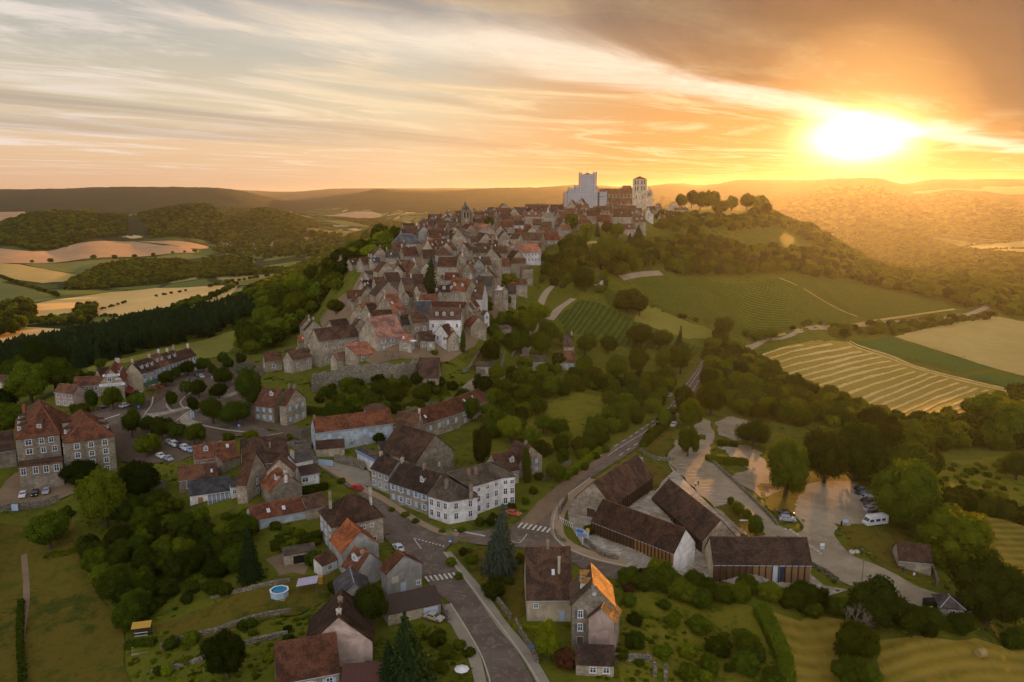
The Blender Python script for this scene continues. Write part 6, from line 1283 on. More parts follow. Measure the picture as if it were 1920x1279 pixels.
for (r0, z0), (r1, z1) in zip(prof, prof[1:]): b.tube((0, 0, H_ + z0), (0, 0, H_ + z1), r0, r1, n, 0, cap=False)
q = b.build('dome', M['slate'], ct); q.color = (0.10, 0.12, 0.15, 1)
for sd in range(4):
    a = sd * math.pi / 2
    for u in (-0.38, 0.38): put(ct, 'arched_opening', cached('ca', lambda: arch_mesh(1.3, 3.0)), (u * w * 1.1 * math.cos(a) + (w + .03) * math.sin(a), u * w * 1.1 * math.sin(a) - (w + .03) * math.cos(a), H_ - 5.2), a)
b = MB(); b.tube((0, 0, 0), (0, 0.1, 0), 0.8, n=16); put(ct, 'clock_face', b.mesh('clock_face', [M['kerb']], uv=False), (0, -w - 0.12, 0.2))
tw = empty('stair_turret', (cx(790), YC + 2, cz(215)), 0); tag(tw, 'slim turret with rounded cap catching the sun beside the dome', 'turret')
b = MB(); b.tube((0, 0, -6), (0, 0, H_ * 0.80), 1.1, n=8); q = b.build('wall', M['lime'], tw); q.color = (0.3, 0.25, 0.19, 1)
b = MB(); b.tube((0, 0, H_ * 0.80), (0, 0, H_ * 1.0), 1.3, 1.1, 8); b.tube((0, 0, H_ * 1.0), (0, 0, H_ * 1.12), 1.1, 0.2, 8); q = b.build('cap', M['slate'], tw); q.color = (0.45, 0.30, 0.2, 1)
nv = HN('A', 'long pinkish church roof running right from the domed clock tower', (800,300), (985,352), 7.0, (930,205), 'p', 'p', 's', 'F3x1', pitch=46, cat='church', name='church_nave', stretch=1.5)
# ------------------------------------------------------------- foliage
def leaf_mat(name, c, tr=0.35, var=0.45):
    m, T, out = mat(name); oi = T.new('ShaderNodeObjectInfo'); oc = T.new('ShaderNodeTexCoord').outputs['Object']; r = oi.outputs['Random']
    k = T.math('ADD', 1 - var, T.math('MULTIPLY', r, 2 * var)); cc_ = T.vmath('SCALE', c, scale=k)
    r2 = T.math('FRACT', T.math('MULTIPLY', r, 17.3))
    cc_ = T.mix(T.math('MULTIPLY', r2, 0.5), cc_, T.vmath('MULTIPLY', cc_, (1.75, 1.2, 0.8)))
    n_ = T.noise(oc, 5.0, 3, 0.6); cc_ = T.mix(n_, T.vmath('MULTIPLY', cc_, (0.55, 0.6, 0.6)), T.vmath('MULTIPLY', cc_, (1.5, 1.4, 1.2)))
    d = T.new('ShaderNodeBsdfDiffuse'); t = T.new('ShaderNodeBsdfTranslucent'); T.set(d.inputs[0], cc_); T.set(t.inputs[0], T.vmath('MULTIPLY', cc_, (1.5, 1.35, 0.6)))
    mx = T.new('ShaderNodeMixShader'); mx.inputs[0].default_value = tr; T.l.new(d.outputs[0], mx.inputs[1]); T.l.new(t.outputs[0], mx.inputs[2]); T.l.new(mx.outputs[0], out.inputs[0]); return m
M['leaf'] = leaf_mat('broadleaf_foliage', (0.070, 0.108, 0.010)); M['leafd'] = leaf_mat('dark_foliage', (0.037, 0.061, 0.008)); M['leafb'] = leaf_mat('bright_foliage', (0.115, 0.168, 0.012))
M['leafc'] = leaf_mat('conifer_foliage', (0.022, 0.044, 0.016), 0.15, 0.2); M['leafs'] = leaf_mat('blue_spruce_foliage', (0.050, 0.080, 0.066), 0.15, 0.1); M['leafg'] = leaf_mat('silvery_foliage', (0.14, 0.17, 0.11)); M['leafr'] = leaf_mat('copper_foliage', (0.07, 0.035, 0.022))
M['bark'] = simple('bark', (0.07, 0.055, 0.04), 0.95, var=0.4)
def ico(r, c, b, seg=7, rings=5, m=0, sz=1.0):
    pts = [[(c[0] + r * math.sin(math.pi * i / rings) * math.cos(2 * math.pi * j / seg), c[1] + r * math.sin(math.pi * i / rings) * math.sin(2 * math.pi * j / seg), c[2] + r * sz * math.cos(math.pi * i / rings)) for j in range(seg)] for i in range(rings + 1)]
    for i in range(rings):
        for j in range(seg):
            q = [pts[i + 1][j], pts[i + 1][(j + 1) % seg], pts[i][(j + 1) % seg], pts[i][j]]
            if i == 0: q = [pts[1][j], pts[1][(j + 1) % seg], pts[0][0]]
            if i == rings - 1: q = [pts[rings][0], pts[i][(j + 1) % seg], pts[i][j]]
            b.face(q, m)
def quads(V, F, cen, nrm, size, rng):
    """one leaf clump per point: a bent quad facing roughly outward"""
    n = len(cen); r = rng.normal(size=(n, 3)); nn_ = nrm + r * 0.55; nn_ /= np.linalg.norm(nn_, axis=1)[:, None] + 1e-9
    a = np.cross(nn_, rng.normal(size=(n, 3))); a /= np.linalg.norm(a, axis=1)[:, None] + 1e-9; b = np.cross(nn_, a)
    s = size * (0.6 + 0.8 * rng.random(n))[:, None]
    k = len(V) and sum(len(v) for v in V); base = k or 0
    q = np.stack([cen - a * s - b * s * .6, cen + a * s - b * s * .6, cen + a * s * .7 + b * s * .8, cen - a * s * .7 + b * s * .8], 1).reshape(-1, 3)
    V.append(q); F.append((np.arange(n * 4) + base).reshape(-1, 4))
def crown_mesh(kind, seed, dens=1.0, m='leaf'):
    rng = np.random.default_rng(seed * 31 + 5); V = []; F = []; core = MB()
    def pack(name='crown'):
        v = np.concatenate(V); f = np.concatenate(F); cvs = np.array(core.v) if core.v else np.zeros((0, 3)); nb = len(v)
        me = bpy.data.meshes.new(name); me.from_pydata(np.concatenate([v, cvs]).tolist() if len(cvs) else v.tolist(), [], f.tolist() + [tuple(i + nb for i in q) for q in core.f]); me.materials.append(M[m]); return me
    if kind in ('round', 'broad', 'oval', 'bush', 'ragged', 'full'):
        zc, rz_, rx_ = {'round': (0.60, 0.38, 0.46), 'broad': (0.56, 0.40, 0.46), 'oval': (0.55, 0.44, 0.42), 'bush': (0.42, 0.48, 0.45), 'ragged': (0.58, 0.40, 0.44), 'full': (0.50, 0.48, 0.46)}[kind]
        nl = {'round': 10, 'broad': 22, 'oval': 18, 'bush': 22, 'ragged': 26, 'full': 26}[kind]; lr = {'round': 0.24, 'broad': 0.17, 'oval': 0.18, 'bush': 0.16, 'ragged': 0.13, 'full': 0.16}[kind]
        L = []
        for i in range(nl):
            t = i / nl; ph = math.acos(1 - 2 * (t * 0.86 + 0.04)); th = i * 2.399 + rng.random() * 0.8; k = 1 - lr / rx_ * (0.55 + 0.9 * rng.random()) * (0.9 if kind != 'ragged' else 0.5)
            L.append((rx_ * k * math.sin(ph) * math.cos(th), rx_ * k * math.sin(ph) * math.sin(th), zc + rz_ * k * math.cos(ph), lr * (0.55 + 0.75 * rng.random())))
        L.append((0, 0, zc, min(rx_, rz_) * (0.80 if kind != 'ragged' else 0.6))); L = np.array(L)
        for i, l in enumerate(L):
            n = int(150 * dens * (l[3] / 0.2) ** 2); d = rng.normal(size=(n, 3)); d /= np.linalg.norm(d, axis=1)[:, None]; p = l[:3] + d * l[3] * (0.82 + 0.36 * rng.random(n) ** 1.6)[:, None]
            ok = np.ones(n, bool)
            for j, l2 in enumerate(L):
                if j != i: ok &= np.linalg.norm(p - l2[:3], axis=1) > l2[3] * 0.86
            ok &= p[:, 2] > 0.02
            quads(V, F, p[ok], d[ok], 0.034 / math.sqrt(dens), rng); ico(l[3] * 0.88, l[:3], core, 6, 4)
    elif kind in ('spruce', 'fir', 'pine'):
        nlay = {'spruce': 20, 'fir': 16, 'pine': 11}[kind]
        for i in range(nlay):
            t = i / (nlay - 1); z = 0.08 + 0.90 * t; rr = (0.48 * (1 - t) ** 0.85 + 0.015) if kind != 'pine' else (0.42 * math.sin(math.pi * min(1, 0.15 + 0.85 * t)) ** 0.7 + 0.02)
            if kind == 'pine': z = 0.35 + 0.63 * t
            nb = max(5, int((9 + 12 * (1 - t))))
            for k in range(nb):
                th = 2 * math.pi * (k + rng.random() * 0.7) / nb + i; r_ = rr * (0.72 + 0.4 * rng.random()); ns = max(3, int(r_ * 30 * dens)); s = np.linspace(0.15, 1, ns)
                p = np.stack([math.cos(th) * r_ * s, math.sin(th) * r_ * s, z - 0.07 * s ** 1.5 * (1 - t) + 0.0 * s], 1) + rng.normal(size=(ns, 3)) * 0.010
                d = np.tile([math.cos(th) * .4, math.sin(th) * .4, 0.8], (ns, 1)); quads(V, F, p, d, (0.034 if kind != 'pine' else 0.05) / math.sqrt(dens), rng)
        if kind != 'pine':
            for i in range(5): z0 = 0.08 + 0.16 * i; r_ = 0.30 * (1 - i / 5.5); core.tube((0, 0, z0), (0, 0, z0 + 0.26), r_, r_ * 0.25, 8, 0)
        else: ico(0.28, (0, 0, 0.68), core, 7, 5, sz=1.0)
    elif kind == 'column':
        n = int(900 * dens); t = rng.random(n); th = rng.random(n) * 6.283; rr = 0.46 * np.sin(np.pi * np.clip(0.12 + 0.86 * t, 0, 1)) ** 0.6 * (0.9 + 0.2 * rng.random(n)); d = np.stack([np.cos(th), np.sin(th), np.full(n, 0.4)], 1)
        quads(V, F, np.stack([rr * np.cos(th), rr * np.sin(th), 0.02 + 0.96 * t], 1), d, 0.03, rng); 
        for i in range(6): t0, t1 = i / 6, (i + 1) / 6; f_ = lambda t: 0.40 * math.sin(math.pi * min(0.99, 0.12 + 0.86 * t)) ** 0.6; core.tube((0, 0, 0.02 + 0.96 * t0), (0, 0, 0.02 + 0.96 * t1), f_(t0), f_(t1), 8, 0, cap=False)
    return pack()
def trunk_mesh(kind, seed):
    def f():
        rng = np.random.default_rng(seed); b = MB(); top = 0.5 if kind not in ('spruce', 'fir', 'pine', 'column') else 0.9
        b.tube((0, 0, -0.06), (0.01, 0, top * 0.6), 0.045 if kind != 'pine' else 0.03, 0.03, 7); b.tube((0.01, 0, top * 0.6), (0, 0, top), 0.03, 0.012, 6)
        if top == 0.5:
            for k in range(5): th = k * 1.26 + rng.random(); b.tube((0, 0, 0.22 + 0.03 * k), (0.26 * math.cos(th), 0.26 * math.sin(th), 0.5 + 0.03 * k), 0.02, 0.008, 5)
        return b.mesh('trunk', [M['bark']], uv=False)
    return cached(('trunk', kind, seed), f)
KINDS = {'round': ('round', 'leaf'), 'roundd': ('round', 'leafd'), 'broad': ('broad', 'leaf'), 'broadd': ('broad', 'leafd'), 'bright': ('broad', 'leafb'), 'oval': ('oval', 'leaf'), 'ovald': ('oval', 'leafd'), 'bush': ('bush', 'leaf'), 'bushd': ('bush', 'leafd'), 'bushb': ('bush', 'leafb'), 'silver': ('bush', 'leafg'), 'copper': ('bush', 'leafr'),
         'ragged': ('ragged', 'leaf'), 'spruce': ('spruce', 'leafs'), 'fir': ('fir', 'leafc'), 'pine': ('pine', 'leafc'), 'column': ('column', 'leafd'), 'full': ('full', 'leafd'), 'fullm': ('full', 'leaf'), 'columnb': ('oval', 'leafb')}
KW = {'full': 'tall dark full crowned tree', 'fullm': 'tall green full crowned tree', 'round': 'round mid green tree', 'roundd': 'round dark green tree', 'broad': 'broad lumpy green tree', 'broadd': 'broad dark green tree', 'bright': 'broad bright green tree', 'oval': 'tall oval green tree', 'ovald': 'tall dark oval tree', 'bush': 'rounded green bush', 'bushd': 'rounded dark bush', 'bushb': 'bright green bush', 'silver': 'silvery grey green tree', 'copper': 'dark copper leaved shrub', 'ragged': 'loose ragged green tree', 'spruce': 'blue green spruce', 'fir': 'dark conical fir', 'pine': 'dark narrow pine', 'column': 'slim dark cypress', 'columnb': 'yellow green conical tree'}
def crown(kind, v, dens): k, m = KINDS[kind]; return cached(('crown', kind, v, dens), lambda: crown_mesh(k, v + len(kind), dens, m))
TREES = []
def tree(x, y, z, w, h, kind, dist, label=None, group=None, dens=None, name=None):
    isb = 'bush' in kind or kind == 'copper'
    dens = dens or (4.0 if w / dist > 0.028 else 1.6 if w / dist > 0.016 else 0.8)
    o = empty(name or ('bush' if isb else {'spruce': 'spruce_tree', 'fir': 'fir_tree', 'pine': 'pine_tree', 'column': 'cypress_tree'}.get(kind, 'tree')), (x, y, z), random.random() * 6.28)
    me = crown(kind, random.randrange(3), dens); c = bpy.data.objects.new('crown', me); link(c, o); c.scale = (w * random.uniform(.86, 1.12), w * random.uniform(.86, 1.12), h); c.rotation_euler = (random.uniform(-.08, .08), random.uniform(-.08, .08), 0)
    if not isb: t = bpy.data.objects.new('trunk', trunk_mesh(kind if kind in ('pine', 'spruce') else 'tree', 0)); link(t, o); t.scale = (w * 1.0, w * 1.0, h)
    tag(o, label, 'bush' if isb else 'tree', group); TREES.append(dict(o=o, kind=kind, x=x, y=y, w=w, h=h, label=label, px=proj((x, y, z + h * 0.5)))); return o
def treepx(px, py, wpx, kind='broad', ratio=1.1, label=None, r=None, **kw):
    if r: (px, py) = RX(r, (px, py)); wpx = wpx * RG[r][2]
    p = P(px, py); d = math.hypot(p[0], p[1]); w = wpx / FPX * math.hypot(d, CAMZ - p[2]); return tree(p[0], p[1], p[2] - 0.1, w, w * ratio, kind, d, label, **kw)
# trees and bushes one can pick out
for a in [(85,705,140,'round',1.0),(395,702,122,'round',1.25),(525,590,112,'round',1.2),(640,605,150,'roundd',1.05),(345,500,140,'roundd',1.0),(540,412,170,'roundd',0.8),(680,372,130,'roundd',0.95),(765,412,88,'roundd',1.3),(870,500,205,'roundd',0.75),(820,620,168,'roundd',0.8),(600,745,104,'roundd',1.5),(770,842,215,'roundd',1.1),(980,862,270,'roundd',0.8),(1095,690,262,'ovald',1.35),(1060,385,165,'silver',0.6),(850,312,104,'roundd',1.1),(905,362,112,'roundd',1.1),(1025,310,104,'roundd',1.0),
          (40,965,165,'round',1.45),(175,935,130,'roundd',1.25),(310,985,182,'roundd',1.1),(440,985,142,'roundd',1.05),(600,1032,195,'round',0.98),(180,1135,190,'bright',1.05),(905,990,112,'bushb',0.75),(1100,978,130,'bushb',0.7),(430,440,90,'roundd',1.2)]:
    treepx(a[0], a[1], a[2], a[3], a[4], r='R')
for a in [(700,682,100,'roundd',1.5),(850,672,142,'round',1.15),(600,702,145,'bush',0.55),(1030,650,112,'roundd',1.0)]: treepx(a[0], a[1], a[2], a[3], a[4], r='S')
for a in [(200,990,92,'broad',1.15),(258,940,78,'broadd',0.9),(290,965,56,'broadd',0.8),(315,975,60,'ragged',0.6),(385,1010,46,'broadd',0.7),(240,985,60,'broadd',0.9),(95,1030,74,'broad',0.85),(152,905,60,'bushd',0.7),(55,925,0,'bushd',0.5),
          (470,1088,50,'fir',2.1),(427,1272,76,'broadd',1.15),(690,1182,78,'roundd',1.1),(772,1300,112,'fir',1.35),(735,1290,60,'fir',1.5),(936,1075,82,'spruce',1.6),(1030,1238,54,'columnb',1.4),(1062,1250,46,'copper',0.9),(926,1118,54,'bushd',0.75),(960,1195,0,'bush',0.7),
          (1289,856,44,'ragged',1.25),(1296,806,50,'ragged',1.15),(1245,803,30,'round',1.4),(1281,770,38,'broadd',1.3),(1332,780,58,'broad',1.15),(1330,730,34,'broadd',1.2),(1368,950,12,'oval',1.7),(1384,967,24,'oval',1.2),(1400,980,22,'oval',1.3),(1417,1006,30,'oval',1.25),
          (1412,842,62,'roundd',0.85),(1473,925,84,'fullm',1.25),(1545,905,90,'full',1.12),(1600,900,92,'full',1.12),(1650,905,88,'full',1.12),(1690,930,90,'full',1.12),(1640,860,80,'full',1.2),(1700,992,100,'fullm',1.25),(1735,900,60,'full',1.1),(1790,1065,112,'fullm',0.95),(1765,1030,70,'fullm',1.0),(1848,1172,112,'full',1.0),(1830,1090,70,'fullm',0.9),(1637,1178,92,'full',0.95),(1700,1180,60,'broadd',0.7),
          (1800,1190,48,'broadd',0.75),(1480,905,50,'broad',1.2),
          (977,665,42,'round',1.1),(1013,668,44,'round',1.1),(990,630,50,'bright',1.0),(1030,648,42,'round',1.1),(1010,606,46,'bright',0.9),(975,615,36,'bright',1.0),(918,682,38,'broadd',1.25),(1097,668,46,'roundd',0.95),(1140,664,36,'broadd',1.0),(1194,652,56,'roundd',0.8),(1240,657,42,'roundd',0.9),(1156,714,52,'round',0.9),(1200,702,44,'round',1.15),(1243,697,36,'round',1.2),(1275,702,46,'broadd',1.3),(1272,655,15,'fir',3.0),(1232,742,34,'round',1.2),(1250,724,34,'round',1.1),(1097,702,36,'round',1.0),(1060,650,30,'broad',1.0),
          (905,740,36,'broadd',1.1),(885,790,40,'broadd',1.2),(905,880,44,'ovald',2.0),(957,830,48,'bright',1.1),(1042,905,34,'round',1.2),(989,905,22,'column',3.3),(1010,900,20,'bushd',0.9),(930,930,0,'bushd',1),(870,765,40,'roundd',0.9),(845,768,36,'silver',0.8),(812,775,36,'silver',0.75),(775,785,40,'silver',0.7),(790,800,44,'roundd',0.7),(740,760,44,'broadd',0.9),(700,770,40,'broadd',0.9),(715,742,36,'broadd',0.9),(670,765,34,'bush',0.7),(640,770,30,'bush',0.7),
          (1096,548,42,'broadd',1.15),(1180,590,60,'broadd',0.85),(1199,592,44,'broadd',0.95),(1357,632,36,'broadd',1.1),(1420,638,26,'bush',0.8),(1445,638,22,'round',1.0),(1160,496,50,'broad',0.95),(1195,462,34,'fir',1.15),(1180,468,28,'fir',1.1),(1072,432,30,'broad',1.1),(1100,438,26,'bright',0.8),(1120,444,14,'fir',2.0),(1138,440,22,'broadd',1.2),(1158,446,26,'broad',1.1),(1085,462,20,'round',1.1),(1100,458,18,'round',1.1),(1068,456,17,'round',1.1),(1128,468,24,'round',1.0),(1030,500,26,'broadd',0.9),(1045,490,20,'bush',0.8),
          (1217,393,22,'roundd',1.2),(1244,393,20,'roundd',1.2),(1278,393,26,'roundd',1.1),(1296,391,26,'roundd',1.25),(1312,395,30,'broad',1.2),(1335,393,30,'broad',1.2),(1352,405,28,'roundd',1.0),(1372,396,26,'broad',1.1),(1400,396,30,'broad',1.1),(1426,400,28,'broad',1.2),(1437,404,24,'roundd',1.0),(1459,403,26,'roundd',1.2),
          (804,552,36,'fir',1.95),(806,424,8,'column',2.8),(915,436,21,'roundd',1.4),(868,660,12,'column',3.6),(950,540,40,'round',0.7),(890,408,14,'fir',1.2),(848,405,18,'broadd',0.7),(830,408,14,'broadd',0.8),(1118,600,0,'bush',1),
          (715,462,40,'broadd',1.1),(745,455,26,'broadd',1.2),(690,470,34,'broadd',1.1),(660,480,34,'broad',1.1),(640,500,36,'broadd',1.0),(620,520,40,'broad',1.0),(590,540,44,'broad',1.0),(560,560,50,'bright',1.0),(530,590,50,'broad',1.1),(560,600,54,'bright',1.0),(500,625,52,'broad',1.0),(470,660,50,'broad',1.0),(520,640,48,'bright',0.9),(600,570,40,'broad',1.0),(630,590,30,'broad',1.0),(455,640,40,'broadd',1.0),
          (60,755,70,'broad',1.0),(105,735,60,'broad',1.0),(80,705,60,'broadd',1.0),(20,800,60,'bush',0.7),(30,725,44,'broadd',1.1),(145,730,40,'broadd',0.9),(10,770,40,'broadd',1.0),(170,720,30,'bush',0.8),(190,690,20,'bush',1.0),
          (1650,800,40,'broad',0.9),(1905,900,50,'roundd',0.9),(1900,820,80,'broad',0.8),(1850,800,80,'broad',0.7),(1570,1000,0,'bush',1)]:
    if a[2] > 0: treepx(*a[:5])
for a in [(845,1060,22,'bush',0.8),(868,1040,20,'bushd',0.8),(885,1055,26,'bush',0.8),(880,1035,14,'bushb',0.6),(975,1055,24,'bush',0.8),(990,1075,22,'bushd',0.9),(860,1085,16,'bush',0.9),(955,1095,20,'bushd',0.8),(360,1205,30,'bushb',0.8),(345,1220,0,'bush',1),(315,1265,22,'bushb',0.9),(297,1265,20,'bush',0.9),(350,1130,26,'bushd',0.8),(400,1115,40,'bush',0.8),(360,1110,30,'bushd',0.8),(455,1180,22,'bush',0.9),(470,1175,22,'bush',0.8),(350,1245,22,'bush',0.7),(505,1235,30,'bushb',0.4),(540,1200,22,'bush',0.5),
          (900,985,20,'bushd',0.9),(925,985,30,'bushd',0.9),(960,960,24,'bushd',0.9),(985,945,20,'bush',0.8),(1105,1000,24,'bush',0.8),(1235,1085,44,'bright',0.9),(1270,1100,36,'bush',0.8),(1205,1090,30,'copper',1.0),(1180,1110,24,'copper',0.8),(1180,1135,30,'bush',0.8),(1190,1170,30,'bushd',0.8),(1190,1215,40,'bushd',0.9),(1165,1235,30,'bush',0.7),(1330,1265,44,'bushb',1.0),(1290,1275,40,'bushb',0.9),(1395,1260,54,'bush',0.8),(1400,1225,50,'bush',0.8),(1345,1225,50,'bush',0.7),(1310,1180,44,'bush',0.6),
          (1600,1240,70,'broad',1.0),(1590,1290,60,'broad',0.9),(1630,1280,40,'bush',0.8),(1415,1240,40,'bushd',0.7),(1450,1290,40,'bush',0.8),(700,1150,0,'bush',1),(820,1200,24,'bush',0.7),(860,1215,26,'bush',0.7),(880,1230,24,'bush',0.8),(800,1140,16,'bushd',1.4),(640,905,16,'bush',0.7),(612,912,20,'bush',0.6),(580,925,24,'bushd',0.5),(735,958,14,'bush',0.6),(760,968,18,'bush',0.6),(780,980,16,'bush',0.6),(830,998,14,'bush',0.6),(865,997,18,'bush',0.6),(600,855,0,'bush',1),(520,830,18,'bushd',0.8),(540,825,20,'bush',0.7),(660,835,26,'bush',0.9),(710,830,26,'bushd',0.9),
          (550,885,24,'bushb',0.8),(425,975,26,'bush',0.6),(462,968,28,'bush',0.6),(500,960,30,'bush',0.7),(540,1000,24,'bush',0.6),(560,1005,24,'bushd',0.6),(590,1020,24,'bush',0.6),(625,1110,30,'bushd',0.8),(590,1060,36,'bushd',0.9),(1095,880,20,'bush',0.8),(1075,890,20,'bush',0.8),(1060,900,18,'bush',0.8),(1115,860,20,'bush',0.7),(1135,848,20,'bush',0.7),(1000,925,20,'bush',0.7),(1445,1270,30,'bush',0.8),(1785,1185,30,'bush',0.7),(1500,820,0,'bush',1),(820,690,20,'bushd',0.8),(815,665,16,'bush',0.7),(770,690,18,'bushd',0.7)]:
    if a[2] > 0: treepx(*a[:5])
# woods and thickets: the nearest trees stay separate things, the rest of each wood is one mass
def scatter_poly(poly, sp, seed, jit=0.45):
    w = np.array([P(x, y)[:2] for x, y in poly]); rng = np.random.default_rng(seed); x0, y0 = w.min(0); x1, y1 = w.max(0)
    gx, gy = np.meshgrid(np.arange(x0, x1, sp), np.arange(y0, y1, sp)); gx = gx + (np.arange(gx.shape[0]) % 2)[:, None] * sp / 2
    g = np.stack([gx.ravel(), gy.ravel()], 1) + rng.normal(size=(gx.size, 2)) * sp * jit * 0.6; return g[inpoly(w, g[:, 0], g[:, 1])], rng
FOOT = [(h.o.location.x, h.o.location.y, h.W, h.D, h.o.rotation_euler.z) for h in VH]
ALLF = []
def blocked2(x, y):
    if not ALLF:
        for o in scn.objects:
            if o.type == 'EMPTY' and o.parent is None:
                for c in o.children:
                    if c.name.startswith('wall'): ALLF.append((o.location.x, o.location.y, c.dimensions.length * 0.36))
    return any(abs(x - a) < 40 and abs(y - b) < 40 and (x - a) ** 2 + (y - b) ** 2 < (r * 0.9) ** 2 for a, b, r in ALLF)
def blocked(x, y, r=1.0):
    for ox, oy, W, D, rz in FOOT:
        dx, dy = x - ox, y - oy
        if abs(dx) > 60 or abs(dy) > 60: continue
        u = dx * math.cos(rz) + dy * math.sin(rz); v = -dx * math.sin(rz) + dy * math.cos(rz)
        if -r < u < W + r and -r < v < D + r: return True
    return False
